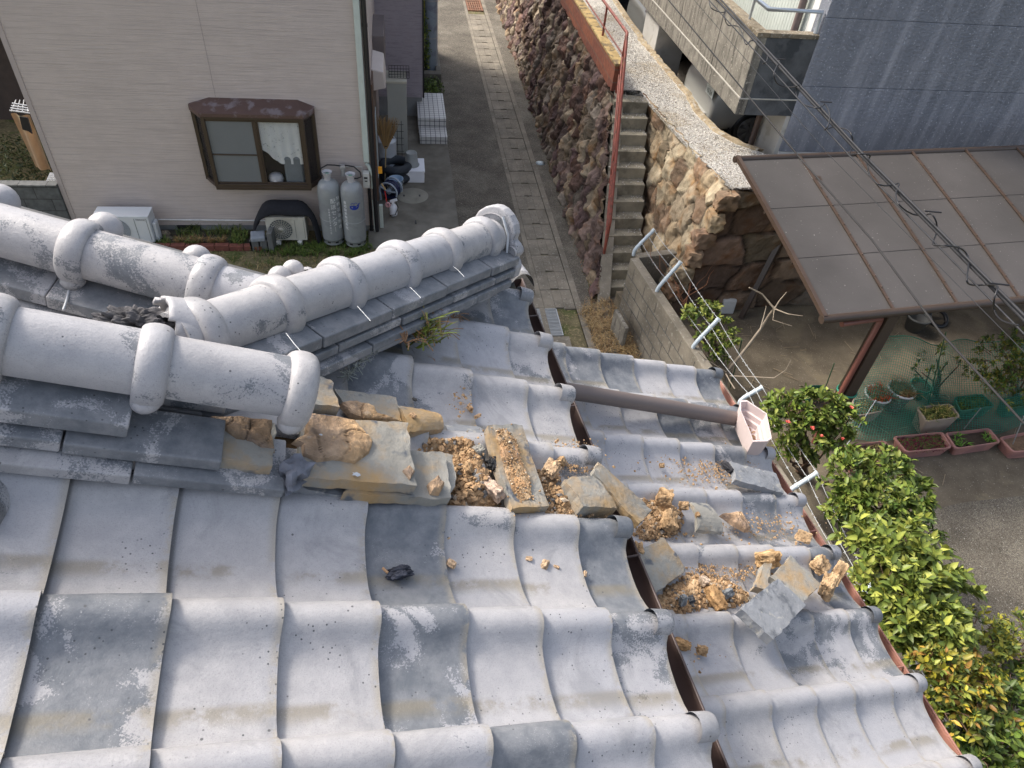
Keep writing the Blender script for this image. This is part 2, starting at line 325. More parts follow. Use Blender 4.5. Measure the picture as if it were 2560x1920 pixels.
def tA(px, py, A, d): return (onaxis(px, py, A, d) - A).dot(d)
h0 = QH + HD * .885; hl = tA(1212, 578, QH, HD) - .885
hr = [tA(*p, QH, HD) - .885 for p in [(469, 785), (683, 752), (845, 700), (985, 645), (1095, 612), (1195, 578)]]
ridge(h0, h0 + HD * (hl + .02), HU, RR, hr, [(.118, .022, .030, .27, .1, hl + .05, .28, .05), (.122, .072, .024, .26, .02, hl + .03, .1, .16), (.134, .105, .026, .27, -.02, hl + .0, .1, .02), (.10, .13, .05, .5, .0, hl - .02, 0, 0)], tones=(.15, .45), ct=(.6, 1.0))
QF = Vector((-0.73981336 * .668, 1.5948075 * .668, CAMZ - 1.40095117 * .668))
f0 = QF - XD * 1.6; fr = [1.6 + tA(*p, QF, XD) for p in [(-10, 790), (382, 915), (740, 983)]]; fl = fr[-1] + .012
ridge(f0, f0 + XD * fl, NU, RR, [fr[0] - .26, fr[0], fr[1], fr[2]], [(.10, .045, .035, .29, 0, fl - .30, .35, .12), (.118, .092, .028, .30, 0, fl - .13, .25, .0), (.145, .128, .026, .30, 0, fl - .0, .2, .18), (.09, .15, .07, .6, 0, fl + .1, 0, 0)], tones=(.2, .5))
QR = Vector((-0.59074043, 1.52346651, CAMZ - 1.05006585)); DR = Vector((.95844964, -.18902253, -.21364638)).normalized()
NR = DR.cross(Vector((0, 0, 1))).cross(DR).normalized(); NR = NR if NR.z > 0 else -NR
r0 = QR - DR * 1.4; rr_ = [1.4 + tA(*p, QR, DR) for p in [(206, 625), (527, 683)]]; rl = rr_[1] + .16
ridge(r0, r0 + DR * rl, NR, RR, [rr_[0] - .28, rr_[0], rr_[1]], [(.105, .05, .035, .30, 0, rl, .3, rr_[0] % .3), (.12, .10, .028, .3, 0, rl - .05, .2, .1), (.14, .135, .03, .3, 0, rl - .05, .2, .0), (.10, .16, .25, .9, 0, rl - .08, 0, 0)], tones=(.3, .6))
# rounded verge roll ends beyond the rear ridge
for (px, py, rp) in [(-2, 505, 46), (262, 572, 42), (492, 648, 36), (733, 676, 27), (700, 694, 30)]:
    c = onp(px, py, QR + YD * .22, DR.cross(Vector((0, 0, 1))).normalized()) if px < 560 else onp(px, py, QH + YD * .14, HD.cross(Vector((0, 0, 1))).normalized())
    rad = rp / FPX * (c - CP).dot(fwd); m = MB(); ax = (YD * .9 - Vector((0, 0, .45))).normalized(); sx = ax.cross(Vector((0, 0, 1))).normalized(); ux = sx.cross(ax)
    M = Matrix((tuple(sx), tuple(ux), tuple(ax))).transposed()
    m.lathe([(rad * math.cos(t), rad * .9 * math.sin(t)) for t in [R_(a) for a in range(-90, 91, 15)]], c, 22, M, col=(.05, .2, .4))
    m.build('verge_roll', M_TILE, house)
m = MB(); q0 = QR + YD * .16 - Vector((0, 0, .12)); slab4(m, [q0 - DR * 1.5, q0 + DR * .35, q0 + DR * .35 + YD * .35 - Vector((0, 0, .16)), q0 - DR * 1.5 + YD * .35 - Vector((0, 0, .16))], NR, .03); m.build('verge_course', M_TILE, house)
# ornamental end tile at the foot of the hip
e = h0 + HD * (hl + .035); dE, sE, uE = frame(h0, e, HU)
prof = [(-.13, -.12), (-.10, -.15), (-.05, -.13), (-.045, -.04), (.045, -.04), (.05, -.13), (.10, -.15), (.13, -.12), (.135, -.08), (.115, -.055), (.122, -.03), (.112, -.002), (.09, .008), (.094, .035), (.082, .065), (.055, .09), (.025, .105), (0, .109), (-.025, .105), (-.055, .09), (-.082, .065), (-.094, .035), (-.09, .008), (-.112, -.002), (-.122, -.03), (-.115, -.055), (-.135, -.08)]
m = MB(); m.poly([e + sE * a * .92 + uE * (b * .98 + .004) for a, b in prof], .045, -dE, col=(.25, .3, .4)); oni = m.build('ridge_end_tile', M_TILE, house, bevel=.008, bseg=3)
m = MB()
for sg in (1, -1): 
    c = e + sE * (.078 * sg) - uE * .085 + dE * .06; Ms = Matrix((tuple(sE), tuple(uE), tuple(dE))).transposed()
    m.lathe([(.030, -.06), (.033, .0), (.026, .012), (.0, .016)], c, 18, Ms, col=(.3, .3, .4))
    m.lathe([(.022, -.05), (.022, .015), (.016, .022), (.0, .024)], e + sE * (.088 * sg) - uE * .028 + dE * .04, 14, Ms, col=(.3, .3, .4))
m.lathe([(.070, -.045), (.074, -.02), (.070, .0), (.05, .006), (.0, .008)], e + uE * .012 + dE * .04, 24, Ms, col=(.2, .3, .4))
m.build('scroll', M_TILE, oni)
# white pointing wire at the joints of the hip courses
def point_(pts, r): m = MB(); m.tube(pts, r, 5); m.build('joint_pointing', M_WHITE, house)
for px in [[(540, 868), (572, 875), (600, 885)], [(715, 836), (735, 862), (755, 885)], [(893, 768), (910, 787), (926, 805)], [(1024, 720), (1038, 733), (1052, 748)], [(1132, 668), (1145, 678), (1160, 694)]]:
    point_([onp(x, y, QH - HU * .028, (HU + dE.cross(HU) * -.28).normalized()) + HU * .003 for x, y in px], .0009)
point_([onp(x, y, QR - NR * .06, NR) for x, y in [(176, 708), (170, 735), (166, 752), (158, 775)]], .003)
point_([e - dE * .01 + sE * a - uE * b for a, b in [(.03, -.085), (.065, -.03), (.078, .04), (.085, .09)]], .005)
# broken cap with charred mortar at the head of the hip
a0 = h0 + HD * (hr[0] + .01); aE = onp(262, 806, a0, NU, .012); BD = (aE - a0); BL_ = BD.length; BD = BD.normalized(); BS = BD.cross(NU).normalized(); BU = BS.cross(BD)
if BU.z < 0: BU = -BU
m = MB(); vs = []; NZ = 14; SG = 26
for q in range(NZ + 1):
    f = q / NZ; c = a0 + BD * (BL_ * f); r_ = RR * (1.0 - .10 * f)
    for t in range(SG + 1): g = R_(-20) + R_(220) * t / SG; vs.append(c + BS * (r_ * math.cos(g)) + BU * (r_ * math.sin(g)) + BD * (.02 * f * noise.noise(Vector((t * .5, 0, 0)))))
m.add(vs, [(q * (SG + 1) + t, q * (SG + 1) + t + 1, (q + 1) * (SG + 1) + t + 1, (q + 1) * (SG + 1) + t) for q in range(NZ) for t in range(SG) if not (q >= 5 + 2.0 * noise.noise(Vector((t * .22, 3.3, .4))) )], sm=True, col=(.12, .2, .5))
o = m.build('broken_cap', M_TILE, house); md = o.modifiers.new('s', 'SOLIDIFY'); md.thickness = .009; md.offset = -1
# ---------------------------------------------------------------- ground, alley, terrace
M_GROUND = mat('garden_soil', (.125, .105, .078), .95, .3, 3, .5, 60, spec=.2, c2=(.18, .15, .105), s2=1.2, c3=(.34, .31, .26), t3=(.64, .68), s3=60)
M_GRASSG = mat('worn_grass_soil', (.15, .13, .075), .95, .35, 6, .5, 60, spec=.1, c2=(.09, .105, .04), t2=(.48, .6), s2=2.5, c3=(.28, .23, .13), t3=(.55, .65), s3=30)
M_ASPH = mat('old_asphalt', (.115, .102, .084), .9, .3, 2.2, .6, 90, spec=.25, c2=(.185, .168, .14), t2=(.5, .66), s2=.9, c3=(.30, .29, .27), t3=(.62, .68), s3=70, vor=150)
M_CONC = mat('weathered_concrete', (.225, .20, .16), .92, .28, 3, .4, 70, spec=.25, c2=(.15, .135, .11), t2=(.52, .68), s2=1.3, c3=(.33, .31, .27), t3=(.58, .7), s3=25)
M_CONCD = mat('damp_concrete', (.175, .165, .14), .9, .25, 3, .35, 70, spec=.25, c2=(.12, .11, .09), t2=(.5, .66), s2=1.1)
M_GRAV = mat('pale_gravel', (.40, .38, .35), .95, .25, 2.5, 1.0, 45, spec=.15, c2=(.30, .26, .20), t2=(.52, .64), s2=1.0, c3=(.60, .57, .53), t3=(.54, .62), s3=60, bdist=.012, vor=80)
ZG = .3
m = MB(); m.box((-80, -60, -.5), (80, 120, -.02)); tag(m.build('ground', M_GRASSG), kind='structure')
m = MB(); m.box((-9, 6.5, -.02), (.95, 10.9, 0.0)); tag(m.build('grass_yard', M_GRASSG), kind='structure')
m = MB(); m.box((.6, -8, -.02), (2.10, 60, .004)); m.box((2.60, -8, -.02), (5.2, 60, .008)); tag(m.build('alley_road', M_ASPH), kind='structure')
m = MB(); m.box((2.02, -8, -.1), (2.10, 60, .012)); m.box((2.60, -8, -.1), (2.70, 60, .014)); m.box((2.10, -8, -.3), (2.60, 60, -.14)); tag(m.build('drain_channel', M_CONC), kind='structure')
m = MB(); m.box((-.60, 10.25, -.1), (.93, 16.9, .035)); m.box((.83, 10.25, -.1), (.95, 20, .030)); tag(m.build('concrete_pavement', M_CONCD), kind='structure')
# drain lids with hand slots
lid_y = [onz(0 + x, y, 0).y for x, y in [(1240, 624), (1215, 540), (1184, 424), (1150, 239)]]
def lid(y, L=.488):
    m = MB(); x0, x1 = 2.105, 2.595; xm = (x0 + x1) / 2
    z0, z1 = -.1, .006 + rs.uniform(-.003, .005)
    m.box((x0, y - L / 2, z0), (xm - .07, y + L / 2, z1)); m.box((xm + .07, y - L / 2, z0), (x1, y + L / 2, z1)); m.box((xm - .07, y - L / 2 + .035, z0), (xm + .07, y + L / 2, z1))
    return m.build('concrete_slab', M_CONC, bevel=.006)
ly = 8.80; n = 0
while ly < 23.2:
    o = lid(ly); tag(o, None, 'drain cover', 'concrete drain lids along the alley'); n += 1; ly += .50
    o['label'] = 'plain concrete drain lid with a hand slot in the row along the alley'
def grate(P0, P1, nb, label, mt, cross=8, t=.006):
    x0, y0 = P0; x1, y1 = P1; m = MB(); z = .008
    for i in range(nb): x = x0 + (x1 - x0) * (i + .5) / nb; m.box((x - t / 2, y0, z - .03), (x + t / 2, y1, z))
    for i in range(cross + 1): y = y0 + (y1 - y0) * i / cross; m.box((x0, y - .004, z - .02), (x1, y + .004, z + .002))
    for x in (x0, x1): m.box((x - .008, y0, z - .035), (x + .008, y1, z + .003))
    return tag(m.build('drain_grate', mt), label, 'grate')
M_GALV = mat('galvanised_steel', (.42, .44, .45), .45, .12, 12, .1, 80, metal=.6); M_RUST = mat('rusted_steel', (.22, .10, .055), .8, .3, 15, .3, 80, c2=(.12, .06, .04), s2=8)
grate((1.95, 7.92), (2.28, 8.56), 26, 'galvanised steel drain grate in the alley concrete below the roof corner', M_GALV)
m = MB(); m.box((1.88, -8, -.1), (2.36, 7.88, .016)); m.box((1.7, 8.58, -.1), (2.1, 8.9, .016)); tag(m.build('concrete_edging', M_CONC), kind='structure')
grate((2.12, 23.4), (2.58, 24.6), 7, 'rusty steel drain grate at the far end of the drain lid row', M_RUST, 5, .04)
# weeds and litter
tag((lambda m: (m.lathe([(0, .006), (.10, .004), (.0, .02)], onz(1351, 408, .01), 10), m.build('litter_dish', mat('pale_blue_plastic', (.6, .7, .75), .4)))[1])(MB()), 'small pale blue scrap of litter lying on the asphalt near the stone wall', 'litter')
o = None
# terrace and garage floor
TZ = 2.2
lipx = [(26, 4.95), (17, 4.76), (14.0, 4.68), (12.6, 4.74), (11.6, 4.78), (10.7, 4.72), (10.1, 4.80), (9.7, 4.97), (9.42, 5.25)]
m = MB()
edge = [(3.62, 26), (3.55, 15.2), (3.50, 11.5), (3.98, 11.38), (4.10, 10.2), (4.22, 9.2), (4.42, 8.32), (6, 8.45), (13, 9.2), (13, 9.35), (5.3, 9.35)]
pl = [Vector((x, y, TZ)) for x, y in edge] + [Vector((x, y, TZ)) for y, x in lipx[::-1]]
m.poly(pl, .04, Vector((0, 0, 1))); tag(m.build('gravel_terrace', M_GRAV), kind='structure')
M_LIP = mat('broken_concrete_lip', (.36, .29, .19), .95, .25, 6, .6, 50, c2=(.24, .18, .11), s2=5, c3=(.45, .42, .36), t3=(.55, .65), s3=14)
m = MB(); rr2 = random.Random(3); y = 26.0
def lipat(y):
    for (ya, xa), (yb, xb) in zip(lipx, lipx[1:]):
        if ya >= y >= yb: return xa + (xb - xa) * (ya - y) / (ya - yb)
    return lipx[-1][1]
pts = []
while y > 9.42: pts.append((lipat(y), y)); y -= .11 if y < 15 else .5
top = []; 
for i, (x, y) in enumerate(pts):
    j = .035 * noise.noise(Vector((y * 3, 0, 2))) + .03 * noise.noise(Vector((y * 9, 1, 0))); top.append((x - .03 + j * 1.2, x + .06 + j, y, TZ + .03 + .02 * noise.noise(Vector((y * 6, 5, 0)))))
vs = []
for (xa, xb, y, z) in top: vs += [(xa - .03, y, TZ - .02), (xa, y, z), (xb, y, z), (xb + .02, y, TZ - .8)]
m.add(vs, [(i * 4 + j, (i + 1) * 4 + j, (i + 1) * 4 + j + 1, i * 4 + j + 1) for i in range(len(top) - 1) for j in range(3)])
tag(m.build('terrace_kerb', M_LIP), kind='structure')
m = MB(); m.box((4.6, 9.4, 1.0), (12, 26, 1.45)); tag(m.build('garage_floor', mat('garage_concrete', (.20, .18, .155), .9, .2, 2, .3, 60)), kind='structure')
# gravel stones standing proud on the terrace
def pebbles(name, n, area, z, sz, cols, mt, label, sub=0):
    m = MB(); oc = [(1, 0, 0), (-1, 0, 0), (0, 1, 0), (0, -1, 0), (0, 0, 1), (0, 0, -1)]; fs = [(0, 2, 4), (2, 1, 4), (1, 3, 4), (3, 0, 4), (2, 0, 5), (1, 2, 5), (3, 1, 5), (0, 3, 5)]
    for _ in range(n):
        p = area(); s_ = sz[0] + (sz[1] - sz[0]) * rs.rand() ** 2; a = rs.rand() * 6.28; ca, sa = math.cos(a), math.sin(a); sx, sy, sz_ = s_ * rs.uniform(.7, 1.3), s_ * rs.uniform(.6, 1), s_ * rs.uniform(.4, .8)
        c = cols[rs.randint(len(cols))]; k = rs.uniform(.7, 1.25)
        vs = []
        for o in oc:
            x, y_, z_ = o[0] * sx * rs.uniform(.7, 1.2), o[1] * sy * rs.uniform(.7, 1.2), o[2] * sz_; vs.append((p[0] + x * ca - y_ * sa, p[1] + x * sa + y_ * ca, p[2] + z_ + s_ * .2))
        m.add(vs, fs, col=(c[0] * k, c[1] * k, c[2] * k))
    return m
M_STONE = mat('loose_stone', (1, 1, 1), .9, .15, 40, .3, 90, spec=.2, attr=True)
def area_ter():
    while True:
        y = 8.3 + 8 * rs.rand() ** 1.3; x = rs.uniform(3.5, 5.4)
        if x < lipat(max(y, 9.42)) - .08 and (y > 11.4 or x > 4.33 - (y - 8.25) * .13): return (x, y, TZ)
def area_road():
    x = rs.uniform(.97, 3.0); y = 8.6 + 15 * rs.rand() ** 1.3; return (x, y, .006 if x < 2.09 or x > 2.61 else .008)
o = pebbles('g', 7000, area_road, 0, (.003, .009), [(.36, .33, .28), (.24, .21, .17), (.46, .43, .38), (.10, .09, .08)], M_STONE, '').build('road_grit', M_STONE); tag(o, 'fine grit lying over the worn alley asphalt and drain lids', 'grit', kind='stuff')
o = pebbles('g', 11000, area_ter, TZ, (.005, .015), [(.5, .48, .45), (.38, .35, .31), (.6, .58, .55), (.30, .25, .19)], M_STONE, '').build('loose_gravel', M_STONE); tag(o, 'pale loose gravel strewn over the terrace above the stairs', 'gravel', kind='stuff')
# garden ground
m = MB(); m.poly([Vector(p) for p in [(3.2, 8.6, ZG), (3.2 + .14 * 6.6, 2, ZG), (20, 2, ZG), (20, 9, ZG)]][::-1], .6, Vector((0, 0, 1))); tag(m.build('garden_ground', M_GROUND), kind='structure')
m = MB(); m.poly([Vector((x, y, ZG + .006)) for x, y in [(4.4, -4), (30, -4), (30, 4.15), (9, 4.5), (6.4, 4.35), (5.1, 4.15), (4.3, 4.0)]], .3, Vector((0, 0, 1))); tag(m.build('parking_asphalt', M_ASPH), kind='structure')
# ---------------------------------------------------------------- rough stone walls
def stonewall(name, P00, P10, P11, P01, cell, ss, mt, N, top=None, bulge=.09, cols=None, seed=1, aspect=1.35, thick=.4, joints=.06, rough=.085, kd=.5):
    P00, P10, P11, P01 = map(Vector, (P00, P10, P11, P01)); Ls = ((P10 - P00).length + (P11 - P01).length) / 2; Lt = ((P01 - P00).length + (P11 - P10).length) / 2
    ns = int(Ls / cell) + 1; ntt = int(Lt / cell) + 1; r = np.random.RandomState(seed)
    sx = ss * aspect; nx = int(Ls / sx) + 3; ny = int(Lt / ss) + 3
    seeds = []
    for i in range(-1, nx):
        for j in range(-1, ny): seeds.append(((i + .5 * (j % 2) + r.uniform(-.34, .34)) * sx, (j + r.uniform(-.3, .3)) * ss))
    seeds = np.array(seeds); sc = r.uniform(.55, 1.35, len(seeds)); sk = r.randint(0, len(cols), len(seeds)); sb = r.uniform(.5, 1.3, len(seeds)); tlt = r.uniform(-.35, .35, (len(seeds), 2))
    S_, T_ = np.meshgrid(np.linspace(0, Ls, ns), np.linspace(0, Lt, ntt), indexing='ij'); q = np.stack([S_.ravel(), T_.ravel()], 1)
    wob = np.array([(noise.noise(Vector((a * 4, b * 4, seed))) * .05, noise.noise(Vector((a * 4, b * 4, seed + 9))) * .05) for a, b in q]); qq = q + wob
    idx = np.empty(len(q), int); d1 = np.empty(len(q)); d2 = np.empty(len(q))
    for a in range(0, len(q), 4000):
        D = (((qq[a:a + 4000, None, :] - seeds[None]) / np.array([aspect, 1])) ** 2).sum(2); o = np.argpartition(D, 1, axis=1)[:, :2]; v = np.take_along_axis(D, o, 1); sw = v[:, 0] > v[:, 1]; o[sw] = o[sw][:, ::-1]; v[sw] = v[sw][:, ::-1]
        idx[a:a + 4000] = o[:, 0]; d1[a:a + 4000] = np.sqrt(v[:, 0]); d2[a:a + 4000] = np.sqrt(v[:, 1])
    e = np.clip((d2 - d1) / joints, 0, 1); dome = np.clip((d2 - d1) / (ss * .9), 0, 1)
    loc = qq - seeds[idx]
    h = (e ** .45 * .72 + dome * .28) * bulge * sb[idx] + (loc * tlt[idx]).sum(1) * e * .5
    vs = []; cs = []; N = Vector(N).normalized(); zt = []
    for i in range(len(q)):
        s_ = q[i, 0] / Ls; t_ = q[i, 1] / Lt
        p = (P00 * (1 - s_) + P10 * s_) * (1 - t_) + (P01 * (1 - s_) + P11 * s_) * t_
        nn = noise.fractal(Vector((p.x * 5, p.y * 5, p.z * 5)), 1, 2, 6) * rough
        p = p + N * (h[i] + nn * e[i]); 
        if top:
            lim = top(q[i, 0]); 
            if p.z > lim: p.z = lim
        vs.append(p); c = cols[sk[idx[i]]]; k = sc[idx[i]] * (kd + (1 - kd) * e[i]); k *= 1 + 1.6 * nn * 8 * .35; cs.append((c[0] * k, c[1] * k, c[2] * k))
    m = MB(); fs = []
    for i in range(ns - 1):
        for j in range(ntt - 1):
            a = i * ntt + j
            if top and vs[a].z >= top(q[a, 0]) - 1e-4 and vs[a + ntt].z >= top(q[a + ntt, 0]) - 1e-4: continue
            fs.append((a, a + ntt, a + ntt + 1, a + 1))
    m.add(vs, fs, sm=False, col=cs); 
    return m
QS = []
SC = [(.27, .21, .155), (.35, .285, .205), (.21, .15, .125), (.25, .21, .17), (.17, .12, .105), (.28, .215, .145), (.16, .10, .08), (.14, .09, .085)]
SD = [(.27, .19, .13), (.33, .255, .175), (.22, .145, .105), (.27, .22, .17), (.24, .155, .105)]
M_ROCK = mat('fieldstone', (.95, .95, .95), .85, .3, 9, .8, 40, spec=.3, attr=True, c2=(.75, .55, .38), t2=(.5, .7), s2=4, bdist=.015)
def topA(s): y = 8.45 + s; return .06 + (y - 8.7) / 2.6 * 2.18 if y < 11.3 else 2.3
m = stonewall('w', (2.98, 8.45, 0), (3.16, 27, 0), (3.62, 27, 2.4), (3.50, 8.45, 2.4), .027, .36, M_ROCK, (-1, 0, .2), topA, .09, SC, 4, .72, joints=.04, kd=.38)
wall1 = m.build('stone_wall', M_ROCK); tag(wall1, 'long rough brown stone retaining wall beside the alley, left of the stairs', 'stone wall')
m = MB(); c = []
for y in [8.45 + .2 * i for i in range(0, 94)]:
    z = max(.02, topA(y - 8.45)); f = z / 2.2; c += [(2.95 + .5 * f, y, z - .01), (3.15 + .45 * f, y, z)]
m.add(c, [(2 * i, 2 * i + 1, 2 * i + 3, 2 * i + 2) for i in range(len(c) // 2 - 1)]); m.build('coping', M_CONC, wall1)
m = stonewall('w', (3.60, 8.05, 0), (4.0, 11.5, 0), (4.06, 11.5, 2.22), (4.36, 8.12, 2.22), .03, .36, M_ROCK, (-1, 0, .25), lambda s: 2.22, .055, [(.40, .31, .20), (.46, .38, .26), (.30, .21, .14), (.36, .29, .20)], 11, .9, joints=.045, rough=.05, kd=.3)
tag(m.build('stone_wall', M_ROCK), 'sunlit tan stone wall on the right side of the concrete stairs', 'stone wall')
m = stonewall('w', (3.66, 8.02, 0), (13.3, 8.75, 0), (13.3, 9.15, 2.21), (4.30, 8.22, 2.21), .034, .46, M_ROCK, (0, -1, .2), lambda s: 2.21, .085, SD, 23, 1.4, joints=.05, rough=.035, kd=.22)
gwall = tag(m.build('stone_wall', M_ROCK), 'dark brown stone wall of big blocks behind the garden and carport', 'stone wall')
for i in range(8):
    z = .12 + i * .28; f = z / 2.2; m = MB(); c = Vector((3.64 + .70 * f, 8.06 + .12 * f, z)); w__ = .17 if i % 2 else .12
    QS.append((c, i))
# stairs
m = MB(); NS = 12; stx = []
for k in range(NS):
    z1 = (k + 1) * 2.2 / NS; f = z1 / 2.2; y0 = 8.86 + k * .208; x0 = 3.02 + .40 * f; x1 = 3.66 + .34 * f
    m.box((x0, y0, -.1), (x1, y0 + (.30 if k < NS - 1 else .5), z1)); stx.append((x0, x1, y0, z1))
M_STEP = mat('stair_concrete', (.25, .225, .17), .92, .25, 5, .5, 60, c2=(.13, .115, .085), t2=(.5, .66), s2=4)
stairs = m.build('stairs', M_STEP, bevel=.008); tag(stairs, 'narrow concrete stairs climbing between two stone walls to the gravel terrace', 'stairs')
def area_st():
    k = rs.randint(NS); x0, x1, y0, z1 = stx[k]; return (x1 - (x1 - x0) * rs.rand() ** 1.6, y0 + .21 * rs.rand() ** .7, z1)
o = pebbles('g', 900, area_st, 0, (.005, .014), [(.5, .48, .45), (.38, .35, .31), (.6, .58, .55)], M_STONE, '').build('stair_gravel', M_STONE); tag(o, 'scattered gravel washed down over the stair treads', 'gravel', kind='stuff')
# brick parapet
M_BRICK = bpy.data.materials.new('red_brick'); M_BRICK.use_nodes = True
def brickmat(M, c1, c2, mo, sc, bw, bh, ax='yz'):
    N = M.node_tree.nodes; L = M.node_tree.links; P = N['Principled BSDF']; tc = N.new('ShaderNodeTexCoord'); sp = N.new('ShaderNodeSeparateXYZ'); cb = N.new('ShaderNodeCombineXYZ'); L.new(tc.outputs['Object'], sp.inputs[0])
    L.new(sp.outputs['XYZ'.index(ax[0].upper())], cb.inputs[0]); L.new(sp.outputs['XYZ'.index(ax[1].upper())], cb.inputs[1])
    b = N.new('ShaderNodeTexBrick'); L.new(cb.outputs[0], b.inputs['Vector']); b.inputs['Scale'].default_value = 1; b.inputs['Brick Width'].default_value = bw; b.inputs['Row Height'].default_value = bh; b.inputs['Mortar Size'].default_value = sc
    b.inputs['Color1'].default_value = (*c1, 1); b.inputs['Color2'].default_value = (*c2, 1); b.inputs['Mortar'].default_value = (*mo, 1)
    n = N.new('ShaderNodeTexNoise'); n.inputs['Scale'].default_value = 14; n.inputs['Detail'].default_value = 6; L.new(tc.outputs['Object'], n.inputs['Vector'])
    x = N.new('ShaderNodeMix'); x.data_type = 'RGBA'; x.blend_type = 'MULTIPLY'; x.inputs[0].default_value = .7; L.new(b.outputs[0], x.inputs[6]); r = N.new('ShaderNodeMapRange'); r.inputs[1].default_value = .3; r.inputs[2].default_value = .7; r.inputs[3].default_value = .6; r.inputs[4].default_value = 1.3; L.new(n.outputs[0], r.inputs[0])
    cc = N.new('ShaderNodeCombineColor'); [L.new(r.outputs[0], cc.inputs[i]) for i in range(3)]; L.new(cc.outputs[0], x.inputs[7]); L.new(x.outputs[2], P.inputs['Base Color']); P.inputs['Roughness'].default_value = .85
    bp = N.new('ShaderNodeBump'); bp.inputs['Strength'].default_value = .5; bp.inputs['Distance'].default_value = .006; L.new(b.outputs['Fac'], bp.inputs['Height']); bp.invert = True; L.new(bp.outputs[0], P.inputs['Normal'])
brickmat(M_BRICK, (.26, .085, .045), (.18, .06, .04), (.16, .10, .075), .008, .9, .2)
par = thing('brick_parapet', 'low red brick parapet with mossy cap at the head of the stairs', 'parapet', (3.5, 13, 2.2))
m = MB(); m.box((3.42, 11.42, 2.26), (3.56, 16.2, 2.66)); m.build('wall', M_BRICK, par)
m = MB(); m.box((3.405, 11.40, 2.66), (3.575, 16.2, 2.70)); m.build('cap', mat('mossy_cap', (.42, .30, .13), .95, .35, 8, .5, 50, c2=(.16, .12, .07), s2=6), par, bevel=.006)
# red pipe railing
M_REDP = mat('red_rusty_paint', (.24, .06, .04), .5, .3, 9, .2, 60, c2=(.13, .045, .03), t2=(.5, .62), s2=12)
rail = thing('stair_railing', 'red painted pipe railing running down the left of the stairs', 'railing', (3.3, 10, 0))
pb = (3.50, 11.40); zt = zcol(1552, 78, pb); lowb = onz(1504, 664, .30); lowt = Vector((lowb.x, lowb.y, zcol(1525, 553, lowb)))
hi = Vector((3.50, 11.36, zt)); far = Vector((3.50, 16.5, zt - .02)); m = MB()
m.tube([far, hi + Vector((0, .06, 0)), hi, hi + (lowt - hi) * .02, lowt, lowt + (lowb - lowt) * .03, lowb - Vector((0, 0, .2))], .024, 10); m.build('handrail', M_REDP, rail)
for dz in (.33, .60):
    m = MB(); a = hi - Vector((0, -.05, dz)); m.tube([far - Vector((0, 0, dz)), a, lowt - Vector((0, .0, dz * .8))], .014, 8); m.build('rail', M_REDP, rail)
for y, zb, za in [(14.9, 2.68, zt), (12.75, 2.68, zt), (11.38, 2.1, zt)]:
    m = MB(); m.tube([(3.50, y, zb), (3.50, y, za)], .02, 8); m.build('post', M_REDP, rail)
midp = lowt + (hi - lowt) * .42; m = MB(); m.tube([midp, (midp.x, midp.y, topA(midp.y - 8.45) - .1)], .018, 8); m.build('post', M_REDP, rail)
# ---------------------------------------------------------------- neighbour house
YW = 10.8
M_SIDE = mat('ribbed_siding', (.56, .49, .455), .8, .05, 4, .9, 1.0, spec=.25, c2=(.47, .41, .385), t2=(.50, .62), s2=1.0, st=(1, 1, 1), st2=(1.3, 4, 90), bst=(1.6, 5, 95), bdist=.012)
M_SIDE2 = mat('lilac_siding', (.37, .335, .37), .8, .05, 4, .9, 1.0, spec=.25, c2=(.31, .28, .31), t2=(.53, .60), s2=1.0, st2=(5, 5, 50), bst=(8, 8, 65), bdist=.012)
M_DKB = mat('dark_brown_frame', (.055, .038, .028), .4, .1, 5, .03, 60); M_BK = mat('black_plastic', (.015, .015, .018), .45, .1, 5, .03, 60)
M_GREYP = mat('pale_grey_pipe', (.50, .56, .52), .45, .08, 5, .03, 60); M_FOUND = mat('foundation_render', (.27, .28, .28), .9, .2, 3, .2, 60)
M_GLASS = mat('window_glass', (.10, .12, .13), .08, .05, 3, 0, 60, spec=.7); M_SCREEN = mat('insect_screen', (.17, .185, .195), .35, .05, 2, 0, spec=.4)
nh = thing('neighbour_house', 'tall beige ribbed-siding house across the yard with a brown bay window', 'house', (-2.8, 12, 0))
XL_ = ony(183, 548, YW).x; XR_ = -.455; ZS = .12
m = MB(); m.box((XL_, YW, ZS), (XR_, 20, 6.4)); m.build('wall', M_SIDE, nh)
m = MB(); m.box((XL_ + .03, YW + .03, -.1), (XR_ - .03, 20, ZS - .002)); m.build('foundation', M_FOUND, nh)
m = MB(); x0 = ony(1160 * .3888, 545, YW).x; m.box((ony(437, 545, YW).x, YW - .004, .02), (ony(495, 545, YW).x, YW + .035, .10)); m.build('vent', M_BK, nh)
M_TRIM = mat('trim_paint', (.42, .365, .35), .6, .05)
for xa_, xb_ in ((XL_ - .02, XL_ + .05), (XR_ - .05, XR_ + .015)): m = MB(); m.box((xa_, YW - .012, ZS - .01), (xb_, YW + .1, 6.4)); m.build('corner_trim', M_TRIM, nh)
m = MB(); xj = ony(530, 200, YW).x; m.box((xj - .004, YW - .003, 2.2), (xj + .004, YW + .01, 6.4)); m.build('siding_joint', mat('sealant', (.40, .345, .33), .7, .05), nh)
m = MB(); m.box((XL_ - .6, YW - .55, 6.4), (XR_ + .55, 20.5, 6.5)); m.add([(XL_ - .6, YW - .55, 6.5), (XR_ + .55, YW - .55, 6.5), (XR_ + .55, 20.5, 6.5), (XL_ - .6, 20.5, 6.5), ((XL_ + XR_) / 2, YW - .55, 7.7), ((XL_ + XR_) / 2, 20.5, 7.7)], [(0, 4, 5, 3), (1, 2, 5, 4), (0, 1, 4), (2, 3, 5)]); m.build('roof', mat('slate_roof', (.12, .11, .11), .7), nh)
